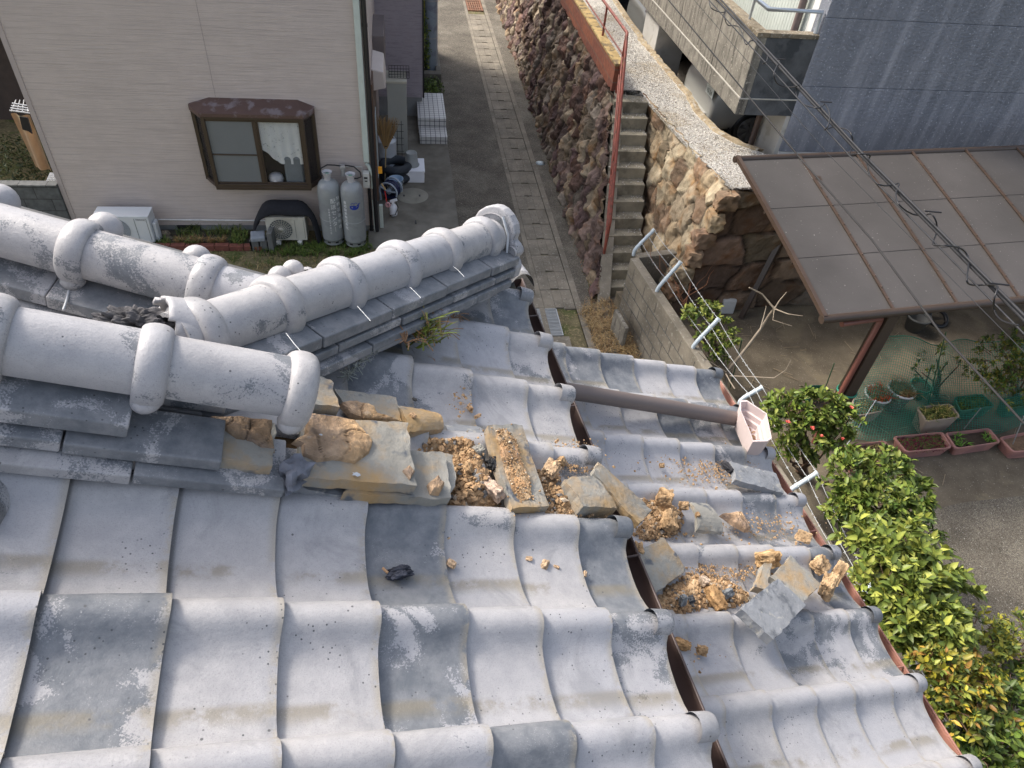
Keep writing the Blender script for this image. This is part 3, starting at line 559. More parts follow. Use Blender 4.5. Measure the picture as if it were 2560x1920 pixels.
# side wing set back
YB = 15.5; m = MB(); xw = ony(1057, 200, YB).x; m.box((XR_ - .1, YB, .45), (xw, 20, 6.0)); m.build('wing_wall', M_SIDE2, nh)
m = MB(); m.box((XR_ - .1, YB + .03, 0), (xw - .02, 20, .45)); m.build('foundation', M_FOUND, nh)
m = MB(); m.box((xw, YB - .02, .45), (xw + .03, YB + .06, 6.0)); m.build('corner_trim', M_BK, nh)
# downpipes and side-wall fittings
m = MB(); xp = ony(903, 200, YW - .06).x; zb = ony(915, 405, YW - .06).z; m.box((xp - .045, YW - .09, zb), (xp + .045, YW - .004, 6.35)); m.build('cable_duct', M_GREYP, nh, bevel=.012)
m = MB(); p0 = ony(915, 408, YW - .05); m.tube([p0, ony(922, 415, YW - .05), ony(932, 440, YW - .05), ony(932, 470, YW - .05)], .03, 8); m.build('duct_tail', M_GREYP, nh)
m = MB(); xd_ = ony(920, 200, YW - .07).x; m.tube([(xd_, YW - .06, 6.3), (xd_, YW - .06, .05)], .034, 12); 
for z in (3.3, 1.2): m.tube([(xd_, YW - .06, z), (xd_, YW - .06, z + .05)], .039, 12)
m.build('downpipe', M_BK, nh)
m = MB()
for dx in (-.075, -.10): m.tube([(xd_ + dx, YW - .03, zcol(932, 470, (xd_, YW))), (xd_ + dx - .005, YW - .03, 0)], .013, 6)
m.build('pipe_cover', M_BK, nh)
m = MB(); m.tube([ony(931, 500, YW - .04), ony(934, 540, YW - .05), ony(938, 585, YW - .07)], .009, 6); m.build('cable', M_GREYP, nh)
# things on the alley side
xs = XR_
m = MB(); m.box((xs, 11.4, 0.25), (xs + .03, 12.9, 2.25)); dr = m.build('door', mat('door_brown', (.11, .065, .045), .5, .15), nh)
m = MB(); m.box((xs + .03, 11.75, .5), (xs + .04, 12.15, 1.6)); m.build('glass_panel', mat('frosted_glass', (.42, .50, .52), .3, .08), dr)
aw = MB(); za = zcol(940, 195, (xs + .2, 12.2)); P = [onx(940, 165, xs + .01), 0]
ya, yb = 12.3, 13.2; z1 = onx(938, 165, xs + .02).z
hz0, hz1 = ony(950, 226, 12.0).z, ony(950, 180, 12.0).z; hx = ony(964, 200, 12.0).x
m = MB(); m.hexa([Vector((xs, 12.0, hz0 - .02)), Vector((hx, 12.0, hz0 + .03)), Vector((hx, 12.9, hz0 + .03)), Vector((xs, 12.9, hz0 - .02)), Vector((xs, 12.0, hz1 + .05)), Vector((hx - .03, 12.0, hz1)), Vector((hx - .03, 12.9, hz1)), Vector((xs, 12.9, hz1 + .05))]); m.build('door_hood', mat('hood_paint', (.58, .52, .49), .5, .05), nh, bevel=.02)
m = MB(); m.box((xs, 13.3, ony(950, 175, 13.3).z), (ony(961, 120, 13.3).x, 14.5, ony(950, 90, 13.3).z)); m.build('shutter_box', mat('shutter_grey', (.17, .145, .145), .5, .08), nh, bevel=.01)
# bay window
by = YW - .26
def bp(x, y, yy): return ony(x, y, yy)
zt_, zb_ = bp(628, 292, by).z, bp(660, 466, by).z
fx0, fx1 = bp(505, 292, by).x, bp(753, 294, by).x; wx0, wx1 = bp(479, 262, YW).x, bp(780, 266, YW).x
zr = bp(620, 246, YW).z
bay = nh
m = MB(); e_ = .035
pr = [Vector((wx0 - e_, YW, zr)), Vector((wx1 + e_, YW, zr)), Vector((wx1 + e_, YW - .06, zt_ + .07)), Vector((fx1 + e_, by - e_, zt_ + .045)), Vector((fx0 - e_, by - e_, zt_ + .045)), Vector((wx0 - e_, YW - .06, zt_ + .07))]
b_ = [Vector((p.x, p.y, zt_ - .002)) for p in pr]
bi = [Vector((fx0 + .08, YW, zr)), Vector((fx1 - .06, YW, zr))]
m.add(pr[:0] + [bi[0], bi[1], pr[2], pr[3], pr[4], pr[5], Vector((wx0 - e_, YW, zt_ + .07)), Vector((wx1 + e_, YW, zt_ + .07))] + [b_[2], b_[3], b_[4], b_[5]], [(4, 3, 1, 0), (3, 2, 7, 1), (5, 4, 0, 6), (4, 10, 9, 3), (3, 9, 8, 2), (5, 11, 10, 4), (8, 9, 10, 11)])
broof = m.build('bay_roof', mat('brown_tin', (.10, .060, .052), .5, .12, 4, .05, 50, c2=(.19, .16, .17), t2=(.52, .62), s2=5), bay)
win = MB(); T = .045
def frm(m, a, b, w=T):   # upright or level bar between points
    m.bar(a, b, w, w, up=(0, 0, 1) if abs((Vector(b) - Vector(a)).z) < .1 else (0, 1, 0))
fl_, fr_ = Vector((fx0, by, 0)), Vector((fx1, by, 0)); wl, wr = Vector((wx0, YW - .02, 0)), Vector((wx1, YW - .02, 0))
def Z(p, z): return Vector((p.x, p.y, z))
for p in (fl_, fr_, wl, wr): frm(win, Z(p, zb_), Z(p, zt_), .055)
for a, b in ((wl, fl_), (fl_, fr_), (fr_, wr)):
    for z in (zb_ + .02, zt_ - .02): frm(win, Z(a, z), Z(b, z), .05)
win.box((fx0 - .02, by - .03, zb_ - .05), (fx1 + .02, YW, zb_)); win.hexa([Z(wl, zb_ - .05), Z(fl_, zb_ - .05), Z(fl_ + Vector((.02, 0, 0)), zb_ - .05), Z(fl_, zb_ - .05) + Vector((0, .3, 0)), Z(wl, zb_), Z(fl_, zb_), Z(fl_ + Vector((.02, 0, 0)), zb_), Z(fl_, zb_) + Vector((0, .3, 0))])
win.hexa([Z(fr_, zb_ - .051), Z(wr, zb_ - .051), Z(fr_, zb_ - .051) + Vector((0, .3, 0)), Z(fr_, zb_ - .051) + Vector((-.02, .1, 0)), Z(fr_, zb_ - .001), Z(wr, zb_ - .001), Z(fr_, zb_ - .001) + Vector((0, .3, 0)), Z(fr_, zb_ - .001) + Vector((-.02, .1, 0))])
xm = fx0 + (fx1 - fx0) * .505; win.box((xm - .03, by - .005, zb_), (xm + .03, by + .03, zt_)); win.box((fx0, by - .002, zb_ + (zt_ - zb_) * .455), (xm, by + .012, zb_ + (zt_ - zb_) * .475))
for x0, x1 in ((fx0 + .03, xm - .03), (xm + .03, fx1 - .03)):
    for z in (zb_ + .05, zt_ - .06): win.box((x0, by + .001, z - .02), (x1, by + .028, z + .02))
win.box((xm + .03, by + .002, zb_), (xm + .055, by + .027, zt_)); win.box((fx1 - .055, by + .002, zb_), (fx1 - .02, by + .027, zt_))
wf = win.build('window', M_DKB, bay, bevel=.004)
m = MB(); m.box((fx0 + .02, by + .012, zb_ + .03), (xm, by + .016, zt_ - .03)); m.build('pane', M_SCREEN, wf)
mg = bpy.data.materials.new('clear_glass'); mg.use_nodes = True; P_ = mg.node_tree.nodes['Principled BSDF']; P_.inputs['Base Color'].default_value = (.05, .055, .06, 1); P_.inputs['Roughness'].default_value = .03; P_.inputs['Alpha'].default_value = .13; P_.inputs['Specular IOR Level'].default_value = .8
m = MB(); m.box((xm, by + .018, zb_ + .03), (fx1 - .03, by + .022, zt_ - .03)); m.build('pane', mg, wf)
for a, b in ((wl, fl_), (fr_, wr)): m = MB(); m.bar(Z(a, (zb_ + zt_) / 2), Z(b, (zb_ + zt_) / 2), .006, zt_ - zb_ - .06); m.build('pane', mg, wf)
M_CURT = mat('lace_curtain', (.85, .88, .87), .9, .08, 5, .1, 60, c3=(.50, .54, .55), t3=(.62, .66), s3=24)
def curtain(x0, x1, zt, zl, sag, y):
    m = MB(); NX, NZ = 30, 10; vs = []
    for i in range(NX + 1):
        f = i / NX; x = x0 + (x1 - x0) * f; zb = sag(f)
        for j in range(NZ + 1): z = zt + (zb - zt) * j / NZ; vs.append((x, y + .012 * math.sin(i * 1.1) * (.4 + j / NZ), z))
    m.add(vs, [(i * (NZ + 1) + j, (i + 1) * (NZ + 1) + j, (i + 1) * (NZ + 1) + j + 1, i * (NZ + 1) + j + 1) for i in range(NX) for j in range(NZ)], sm=True); return m
H_ = zt_ - zb_
curtain(xm - .05, fx1 - .02, zt_ - .03, 0, lambda f: zb_ + H_ * (.62 - .30 * min(1, f * 2.2)), by + .06).build('curtain', M_CURT, wf)
mi = MB(); mi.box((wx0 + .03, YW - .012, zb_), (wx1 - .03, YW - .004, zt_)); mi.build('room_dark', mat('room_brown', (.045, .028, .02), .8, .2), wf)
m = MB(); m.lathe([(0, 0), (.10, 0), (.115, .06), (.10, .12), (.05, .15), (0, .155)], (xm + .17, by + .13, zb_ + .01), 16); m.build('rice_cooker', mat('white_enamel', (.6, .6, .62), .3), wf)
m = MB(); m.box((xm + .33, by + .05, zb_ + .01), (fx1 - .08, by + .2, zb_ + H_ * .42)); m.build('storage_basket', mat('grey_plastic', (.22, .25, .27), .5, .1), wf, bevel=.03)
# pipe along the foundation
m = MB(); m.tube([ony(395, 549, YW - .03), ony(690, 552, YW - .03)], .013, 8); m.build('wall_pipe', mat('white_pipe', (.6, .6, .58), .5), nh)
# ---------------------------------------------------------------- air conditioner units
def textmesh(body, size, M, thick=.0015, align='CENTER', wrap=None, font=None):
    c = bpy.data.curves.new('t', 'FONT'); c.body = body; c.size = size; c.align_x = align; c.align_y = 'CENTER'; c.extrude = thick / 2; c.resolution_u = 2
    o = bpy.data.objects.new('t', c); COL.objects.link(o); bpy.context.view_layer.update(); me = bpy.data.meshes.new_from_object(o.evaluated_get(bpy.context.evaluated_depsgraph_get()))
    vs = [v.co.copy() for v in me.vertices]; fs = [tuple(p.vertices) for p in me.polygons]; bpy.data.objects.remove(o); bpy.data.curves.remove(c); bpy.data.meshes.remove(me)
    m = MB(); m.add([(wrap(v) if wrap else M @ v) for v in vs], fs); return m
MYZ = Matrix.Rotation(R_(90), 4, 'X')     # text in XY -> faces -Y
M_ACW = mat('white_enamel_case', (.62, .65, .68), .4, .05, 3, .03, 60); M_ACB = mat('beige_case', (.50, .49, .43), .5, .06, 3, .03, 60, c2=(.42, .40, .34), s2=4); M_DKG = mat('dark_grille', (.06, .075, .08), .5)
def acunit(name, x0, x1, y0, y1, z0, z1, mt, label, fan_open=True):
    t = thing(name, label, 'air conditioner', ((x0 + x1) / 2, y0, z0)); m = MB(); m.box((x0, y0, z0), (x1, y1, z1)); m.build('case', mt, t, bevel=.012)
    m = MB(); m.box((x0 - .004, y0 - .004, z1), (x1 + .004, y1, z1 + .012)); m.build('top_panel', mt, t, bevel=.004)
    cx = x0 + (x1 - x0) * .365; cz = (z0 + z1) / 2; R = min((x1 - x0) * .31, (z1 - z0) * .44); m = MB(); Mx = Matrix.Rotation(R_(90), 3, 'X')
    m.lathe([(0, .004), (R, .004)], (cx, y0, cz), 32, Mx); m.build('fan_opening', M_DKG, t)
    m = MB()
    if fan_open:
        for r in (R, R * .84, R * .68, R * .52, R * .36): m.tube([(cx + r * math.cos(a), y0 - .010, cz + r * math.sin(a)) for a in [2 * math.pi * i / 36 for i in range(37)]], .0028, 4, caps=False)
        for i in range(24): a = 2 * math.pi * i / 24; b = a + .35; m.tube([(cx + R * .2 * math.cos(a), y0 - .011, cz + R * .2 * math.sin(a)), (cx + R * math.cos(b), y0 - .010, cz + R * math.sin(b))], .0034, 4, caps=False)
        m.lathe([(0, .018), (R * .22, .016), (R * .22, .0)], (cx, y0, cz), 24, Mx)
    else:
        n = 26
        for i in range(n):
            z = cz - R + 2 * R * (i + .5) / n; hw = math.sqrt(max(0, R * R - (z - cz) ** 2)); m.tube([(cx - hw, y0 - .008, z), (cx + hw, y0 - .008, z)], .0034, 4)
    m.build('fan_grille', mt, t)
    m = MB(); m.box((x0 + (x1 - x0) * .73, y0 - .005, z0 + .04), (x0 + (x1 - x0) * .735, y0, z1 - .03)); m.box((x0 + (x1 - x0) * .95, y0 - .005, z0 + .04), (x0 + (x1 - x0) * .955, y0, z1 - .03)); m.build('panel_seam', M_DKG, t)
    for xx in (x0 + .12, x1 - .16): m = MB(); m.box((xx, y0 - .03, z0 - .075), (xx + .07, y1 + .02, z0 - .002)); m.box((xx + .02, y0 - .035, z0 - .055), (xx + .05, y0 - .03, z0 - .03)); m.build('foot', mat('white_plastic', (.6, .6, .58), .6), t, bevel=.01)
    return t
a_y = 10.34; xr = ony(369, 543, a_y).x; zt1 = ony(369, 543, a_y).z
ac1 = acunit('air_conditioner', xr - .80, xr, a_y, a_y + .30, ony(385, 606, a_y).z, zt1, M_ACW, 'white air conditioner unit with blue-grey round grille, at the left foot of the beige wall', False)
textmesh('National', .038, Matrix.Translation((xr - .12, a_y - .004, zt1 - .045)) @ MYZ).build('nameplate', mat('navy_ink', (.03, .035, .06), .5), ac1)
m = MB(); m.box((xr, a_y + .06, zt1 - .50), (xr + .06, a_y + .22, zt1 - .14)); m.build('valve_cover', M_ACW, ac1, bevel=.03, bseg=4)
b_y = 10.36; xa, xb = ony(661, 546, b_y).x, ony(762, 549, b_y).x
ac2 = acunit('air_conditioner', xa, xb, b_y, b_y + .28, ony(671, 601, b_y).z, ony(661, 545, b_y).z, M_ACB, 'beige air conditioner unit half covered by a black cloth, left of the gas cylinders')
# black cloth draped over it
m = MB(); ctr = [(638, 583), (643, 556), (652, 535), (672, 524), (700, 527), (728, 528), (755, 527), (772, 540), (782, 562), (790, 590), (797, 617)]
vs = []; NQ = 5
for i, (x, y) in enumerate(ctr):
    a = ony(x, y, b_y - .012 - .01 * math.sin(i)); tn = Vector((0, 1, 0)); mid = 2 <= i <= 6
    for q in range(NQ):
        f = q / (NQ - 1)
        if mid: vs.append(a + Vector((0, .28 * f + .0, (.035 * (f > 0) + .01 * math.sin(i * 2 + q)))) + Vector((0, -.012, -.06 * (1 - f) * (f < .2) - .03 * (q == 0))))
        else: vs.append(a + Vector((-.0 + (.05 if i > 6 else -.04) * math.sin(q), .26 * f, .012 * math.sin(i + q * 2))))
m.add(vs, [(i * NQ + j, (i + 1) * NQ + j, (i + 1) * NQ + j + 1, i * NQ + j + 1) for i in range(len(ctr) - 1) for j in range(NQ - 1)], sm=True)
o = m.build('black_cloth', mat('black_fabric', (.012, .013, .018), .95, .2, 20, .2, 90)); sm_ = o.modifiers.new('s', 'SOLIDIFY'); sm_.thickness = .05; sm_.offset = 0; ss = o.modifiers.new('u', 'SUBSURF'); ss.levels = ss.render_levels = 1
tag(o, 'black padded cloth draped over the beige air conditioner unit', 'cloth')
# ---------------------------------------------------------------- gas cylinders
M_CYL = mat('grey_cylinder_paint', (.27, .29, .30), .35, .06, 3, .05, 50, c2=(.24, .255, .27), s2=5, coat=.2)
def cylinder(px, py, label):
    b = onz(px, py, .06); c = Vector((b.x, b.y + .17, .06)); t = thing('gas_cylinder', label, 'gas cylinder', c, 'gas cylinders by the wall'); R = .178; m = MB()
    m.lathe([(R * .98, .09), (R, .12), (R, .85), (R * 1.008, .86), (R, .875), (R * .99, .93), (R * .93, .99), (R * .80, 1.04), (R * .55, 1.075), (R * .3, 1.09)], c, 36); m.build('tank', M_CYL, t)
    m = MB(); m.lathe([(R * .93, 0), (R * .93, .09), (R * .98, .092)], c, 36); m.lathe([(R * .90, .09), (R * .90, 0), (R * .93, 0)], c, 36); sk = m.build('foot_ring', M_CYL, t)
    m = MB()
    for a in range(8): g = R_(a * 45 + 22 - 90); q = c + Vector((R * .935 * math.cos(g), R * .935 * math.sin(g), .05)); m.box((q.x - .025, q.y - .004, q.z - .012), (q.x + .025, q.y + .004, q.z + .012), rz=g + R_(90))
    m.build('slot', M_BK, sk)
    m = MB(); m.lathe([(.052, 1.07), (.055, 1.16), (.074, 1.21), (.078, 1.222), (.070, 1.222), (.05, 1.17), (.045, 1.09)], c, 28); m.build('collar', mat('pale_collar_paint', (.45, .45, .47), .4), t)
    m = MB(); m.tube([c + Vector((0, 0, 1.08)), c + Vector((0, 0, 1.18))], .022, 12); m.lathe([(.0, 1.195), (.034, 1.19), (.034, 1.172), (0, 1.17)], c, 12); m.build('valve', mat('green_valve', (.02, .22, .10), .4), t)
    return t, c, R
cy1, c1, RC = cylinder(834, 614, 'left grey gas cylinder with white Japanese lettering')
cy2, c2_, _ = cylinder(889, 619, 'right grey gas cylinder with blue whale emblem')
def wrapc(c, ang, z, R=RC + .0015):
    def f(v): a = R_(-90) + ang + v.x / R; return c + Vector(((R + v.z) * math.cos(a), (R + v.z) * math.sin(a), z + v.y))
    return f
M_WTX = mat('white_lettering', (.72, .73, .74), .5, .05)
for i, ch in enumerate('配送センター'): textmesh(ch if ch != 'ー' else '｜', .088, None, wrap=wrapc(c1, R_(20), .80 - i * .101)).build('lettering', M_WTX, cy1)
for i, ch in enumerate('特約石油組合'): textmesh(ch, .07, None, wrap=wrapc(c1, R_(50), .83 - i * .1)).build('lettering', M_WTX, cy1)
for i, ch in enumerate('0880324010'): textmesh(ch, .048, None, wrap=wrapc(c1, R_(-4), .66 - i * .047)).build('lettering', M_WTX, cy1)
for i, ch in enumerate('高知酸素株式会社'): textmesh(ch, .056, None, wrap=wrapc(c2_, R_(-38), .80 - i * .064)).build('lettering', M_WTX, cy2)
M_NAVY = mat('blue_emblem_paint', (.015, .04, .30), .45, .05)
W_ = wrapc(c2_, R_(12), .74, RC + .003); m = MB()
ol = [(-.062, .016), (-.060, -.006), (-.050, -.026), (-.025, -.038), (.01, -.040), (.040, -.030), (.056, -.008), (.062, .018), (.072, .034), (.084, .040), (.078, .052), (.070, .044), (.060, .050), (.056, .038), (.060, .030), (.050, .018), (.038, .014), (.02, .018), (-.01, .022), (-.04, .024)]
ce = (0, -.008)
W0_ = W_; W_ = lambda v: W0_(v * 1.22)
vs = [W_(Vector((ce[0], ce[1], 0)))] + [W_(Vector((x, y, 0))) for x, y in ol]; m.add(vs, [(0, i + 1, (i + 1) % len(ol) + 1) for i in range(len(ol))])
m.tube([W_(Vector((x, y, 0))) for x, y in [(-.005, .022), (-.004, .05)]], .004, 6)
m.tube([W_(Vector((x, y, 0))) for x, y in [(-.045, .042), (-.035, .055), (-.018, .058), (-.004, .050), (.012, .060), (.028, .058), (.036, .048)]], .004, 6); m.build('whale_emblem', M_NAVY, cy2)
for cy, c in ((cy1, c1), (cy2, c2_)): m = MB(); m.tube([c + Vector(((RC + .006) * math.cos(a), (RC + .006) * math.sin(a), .48 - .03 * math.sin(-a))) for a in [R_(180 + 180 * i / 16) for i in range(17)]], .004, 5); m.build('chain', M_GALV, cy)
rg = thing('gas_regulator', 'grey gas regulator with two black hoses above the gas cylinders', 'regulator', (c1.x + .2, YW - .08, 1.3))
pz = ony(857, 420, YW - .09); m = MB(); m.box((pz.x - .045, pz.y - .05, pz.z - .01), (pz.x + .045, pz.y + .05, pz.z + .05)); m.box((pz.x - .03, pz.y - .04, pz.z - .13), (pz.x + .03, pz.y + .03, pz.z - .01)); m.build('body', mat('alloy', (.5, .5, .5), .4, metal=.4), rg, bevel=.01)
for q in ([(852, 415), (838, 413), (818, 412), (803, 420), (799, 432), (806, 441)], [(862, 413), (885, 417), (900, 430), (903, 442), (893, 446), (882, 446)]):
    m = MB(); m.tube([ony(x, y, YW - .12 - .02 * i) for i, (x, y) in enumerate(q)], .011, 8); m.build('hose', M_BK, rg)
m = MB(); m.tube([ony(866, 417, YW - .07), ony(905, 417, YW - .07), ony(905, 430, YW - .07)], .012, 8); m.build('supply_pipe', mat('cream_pipe', (.5, .49, .46), .5), rg)
gm = thing('gas_meter', 'cream gas meter box on the wall right of the gas cylinders', 'meter', (c2_.x + .4, YW - .1, .9)); a_, b_ = ony(906, 434, YW - .16), ony(925, 470, YW - .16)
m = MB(); m.box((a_.x, a_.y, b_.z), (b_.x, a_.y + .12, a_.z)); m.build('case', mat('meter_cream', (.58, .58, .54), .5), gm, bevel=.008)
m = MB(); m.box((a_.x + .02, a_.y - .004, a_.z - .09), (b_.x - .03, a_.y + .002, a_.z - .06)); m.box((a_.x + .03, a_.y - .004, a_.z - .14), (a_.x + .07, a_.y + .002, a_.z - .12)); m.build('display', M_BK, gm)
m = MB(); m.box((ony(945, 421, YW - .02).x, 10.77, ony(948, 432, YW).z), (ony(955, 421, YW - .02).x, 10.80, ony(948, 416, YW).z)); tag(m.build('warning_plate', mat('orange_plate', (.75, .32, .02), .5)), 'small orange plate on the house corner beside the black downpipe', 'plate')
# ---------------------------------------------------------------- small things by the neighbour house
M_BL = mat('dark_block', (.12, .125, .125), .9, .2, 5, .4, 60, c2=(.08, .085, .08), s2=3)
def slabbox(name, mt, a, b, label, cat, bevel=.01, rz=0, group=None):
    m = MB(); m.box(a, b, rz=rz); return tag(m.build(name, mt, bevel=bevel), label, cat, group)
# brick edging, cinder blocks
be = thing('brick_edging', 'row of dark red bricks edging the flower bed under the wall', 'brick edging', (-3.3, 10.2, 0)); y0_ = onz(500, 618, .08).y
x_ = onz(392, 605, .1).x; xe = onz(652, 615, .1).x; n_ = 0
M_DB = mat('dark_red_brick', (.16, .055, .04), .9, .25, 12, .3, 60)
while x_ < xe: m = MB(); m.box((x_, y0_, 0), (x_ + .215, y0_ + .095, .10 + rs.uniform(-.008, .008)), rz=rs.uniform(-.03, .03)); m.build('brick', M_DB, be, bevel=.008); x_ += .222
bx_ = onz(633, 600, .2)
m = MB()
bh = (bx_.x - .06, bx_.y - .02)
for dx in (0, .13, .26): m.box((bh[0] + dx, bh[1], 0), (bh[0] + dx + .03, bh[1] + .15, .19))
for dy in (0, .12): m.box((bh[0], bh[1] + dy, 0), (bh[0] + .29, bh[1] + dy + .03, .188))
tag(m.build('cinder_block', M_BL, bevel=.004), 'hollow concrete block at the right end of the flower bed', 'concrete block')
m = MB(); m.box((bh[0] + .02, bh[1] - .03, .19), (bh[0] + .24, bh[1] + .2, .27), rz=.15); tag(m.build('folded_tarp', mat('grey_tarp', (.26, .29, .33), .6, .15), bevel=.02), 'folded grey plastic sheet lying on the concrete block', 'tarp')
m = MB(); m.box((bh[0] + .30, bh[1] - .05, 0), (bh[0] + .38, bh[1] + .2, .36), rz=-.1); tag(m.build('leaning_slab', M_BL, bevel=.006), 'dark slab leaning beside the beige air conditioner unit', 'slab')
# soil bed
m = MB(); m.box((-4.15, y0_ + .09, -.02), (bh[0], YW - .01, .04)); tag(m.build('flower_bed', mat('bed_soil', (.05, .045, .035), .95, .3, 12, .5, 60)), kind='structure')
def blades(m, c, n, h, spread, cols, wd=.006, lean=.6):
    for _ in range(n):
        a = rs.rand() * 6.28; r = spread * math.sqrt(rs.rand()); p = Vector((c[0] + r * math.cos(a), c[1] + r * math.sin(a), c[2])); a2 = rs.rand() * 6.28; l = h * rs.uniform(.5, 1.2); d = Vector((math.cos(a2), math.sin(a2), 0)); s = Vector((-d.y, d.x, 0)) * wd
        q1 = p + d * (l * .25 * lean) + Vector((0, 0, l * .55)); q2 = p + d * (l * lean) + Vector((0, 0, l * (1 - .35 * lean))); cc = cols[rs.randint(len(cols))]; k = rs.uniform(.7, 1.3)
        m.add([p - s, p + s, q1 + s * .8, q1 - s * .8, q2], [(0, 1, 2, 3), (3, 2, 4)], col=tuple(x * k for x in cc))
M_LEAF = mat('leaf_blade', (1, 1, 1), .5, .12, 20, 0, spec=.4, attr=True)
GRN = [(.08, .13, .025), (.12, .17, .03), (.06, .10, .02)]; DRY = [(.34, .26, .12), (.26, .19, .09), (.20, .16, .06)]; RED_ = [(.30, .13, .05), (.36, .2, .07)]
m = MB()
for _ in range(26): blades(m, (rs.uniform(-4.1, bh[0] - .05), rs.uniform(10.3, 10.72), .03), 26, .17, .09, GRN + [(.16, .17, .04)])
tag(m.build('bed_plants', M_LEAF), 'low green plants growing in the bed behind the brick edging', 'plants', kind='stuff')
for i, px in enumerate((455, 482, 505, 535, 560)):
    m = MB(); c = onz(px, 600, .03); blades(m, (c.x, y0_ + .16, .04), 110, .15, .05, RED_ + DRY, .004, .7); tag(m.build('grass_tuft', M_LEAF), ['leftmost rusty grass tuft in the bed behind the brick edging', 'second rusty grass tuft from the left in the bed', 'middle rusty grass tuft of the five in the bed', 'fourth rusty grass tuft from the left in the bed', 'rightmost rusty grass tuft, closest to the hollow concrete block'][i], 'tuft', 'orange grass tufts in the bed')
m = MB()
for _ in range(620): x = rs.uniform(-5.5, -.5); y = 8.3 + 2.2 * rs.rand(); blades(m, (x, y, 0), 7, .07, .09, (GRN if rs.rand() < .45 else DRY), .005, 1.0)
for _ in range(90): blades(m, (rs.uniform(-2.4, -.55), rs.uniform(10.05, 10.35), 0), 12, .12, .06, GRN, .006, .8)
tag(m.build('yard_grass', M_LEAF), 'worn green and straw-coloured grass covering the yard', 'grass', kind='stuff')
# stone by the bed and tufts of weed in the alley
def rock(c, r, col, mt=None, seed=0, sq=(1, 1, .7), name='stone', sub=3, amp=.35, box=0, parent=None, rot=None, freq=1.6):
    import bmesh
    bm = bmesh.new(); bmesh.ops.create_icosphere(bm, subdivisions=sub, radius=1); m = MB(); vs = []; cs = []; R3 = (rot or Matrix.Rotation(seed * 1.7, 3, 'Z') @ Matrix.Rotation(seed * .9, 3, 'X'))
    for v in bm.verts:
        p = v.co.copy()
        if box: k = max(abs(p.x), abs(p.y), abs(p.z)); p = p.lerp(p / k * .80, box)
        n_ = noise.fractal(p * freq + Vector((seed * 3.1, seed, 0)), .8, 2, 5); n2 = noise.noise(p * 7 + Vector((seed, 0, 0))); p = p * (1 + amp * n_ + .05 * n2); k = 1 + .7 * n_ + .25 * n2
        p = Vector((p.x * r * sq[0], p.y * r * sq[1], p.z * r * sq[2])); vs.append(Vector(c) + R3 @ p); cs.append(tuple(max(.02, x * k) for x in col))
    fs = [tuple(v.index for v in f.verts) for f in bm.faces]; bm.free(); m.add(vs, fs, col=cs); return m.build(name, mt or M_STONE, parent)
for c, i in QS: rock(c, .15, [(.40, .31, .20), (.33, .23, .15), (.28, .19, .13)][i % 3], M_ROCK, seed=i + 3, sq=((1.25, .8, 1.0) if i % 2 else (.85, 1.2, 1.0)), name='quoin_stone', amp=.16, box=.9, parent=gwall, rot=Matrix.Rotation(.12 * (i % 3 - 1), 3, 'Z'))
tag(rock(onz(418, 590, .05) , .10, (.20, .17, .13), seed=5), 'rounded brown stone between the white air conditioner and the bed', 'stone')
# side items
cb = thing('storage_cabinet', 'tall narrow grey storage cabinet standing by the side door', 'cabinet', (0, 13.8, 0)); q = onz(1020, 384, .04)
cx1 = q.x; cyf = q.y; zt2 = zcol(1018, 203, q); cx0 = ony(966, 203, cyf).x; M_CAB = mat('cabinet_grey', (.36, .37, .34), .5, .06, 3, .03)
m = MB(); m.box((cx0, cyf, .04), (cx1, cyf + .50, zt2 - .05)); m.build('case', M_CAB, cb, bevel=.008)
m = MB(); m.box((cx0 - .01, cyf - .015, zt2 - .05), (cx1 + .01, cyf + .52, zt2)); m.build('lid', mat('cabinet_lid', (.50, .48, .40), .5, .06), cb, bevel=.01)
# wire basket on top
wb = MB(); P = [ony(968, 168, cyf + .1), ony(1010, 160, cyf + .1)]; bx0, bx1 = cx0 + .05, cx1 + .06; by0, by1 = cyf + .12, cyf + .42; bz = zt2 + .01
for z in (bz, bz + .06, bz + .12): wb.tube([(bx0, by0, z), (bx1, by0, z), (bx1, by1, z), (bx0, by1, z), (bx0, by0, z)], .005, 5)
for i in range(8): x = bx0 + (bx1 - bx0) * i / 7; wb.tube([(x, by0, bz + .12), (x, by0, bz), (x, by1, bz), (x, by1, bz + .12)], .004, 5)
for i in range(5): y = by0 + (by1 - by0) * i / 4; wb.tube([(bx0, y, bz + .12), (bx0, y, bz), (bx1, y, bz), (bx1, y, bz + .12)], .004, 5)
tag(wb.build('wire_basket', M_BK), 'black wire basket lying on top of the grey storage cabinet', 'basket')
# styrofoam box and bucket
M_FOAM = mat('white_foam', (.80, .82, .88), .85, .03, 4, .1, 90)
q = onz(1015, 457, .035); q2 = onz(1061, 454, .035); zf = zcol(1015, 427, q); sb = thing('foam_box', 'white foam box with lid on the pavement beside the tyre', 'foam box', (q.x, q.y, .03))
m = MB(); fw = q2.x - q.x; m.box((q.x, q.y, .035), (q.x + fw, q.y + .52, zf - .03)); m.build('box', M_FOAM, sb, bevel=.012)
m = MB(); m.box((q.x - .01, q.y - .01, zf - .03), (q.x + fw + .01, q.y + .53, zf)); m.build('lid', M_FOAM, sb, bevel=.01)
bc = onz(1029, 412, zf); m = MB(); m.lathe([(.145, 0), (.148, .012), (.128, .015), (.105, .24), (.098, .252), (.088, .245), (0, .245)], bc, 28); bk = tag(m.build('upturned_bucket', mat('grey_plastic_bucket', (.27, .29, .29), .5, .08)), 'grey bucket turned upside down on top of the white foam box', 'bucket')
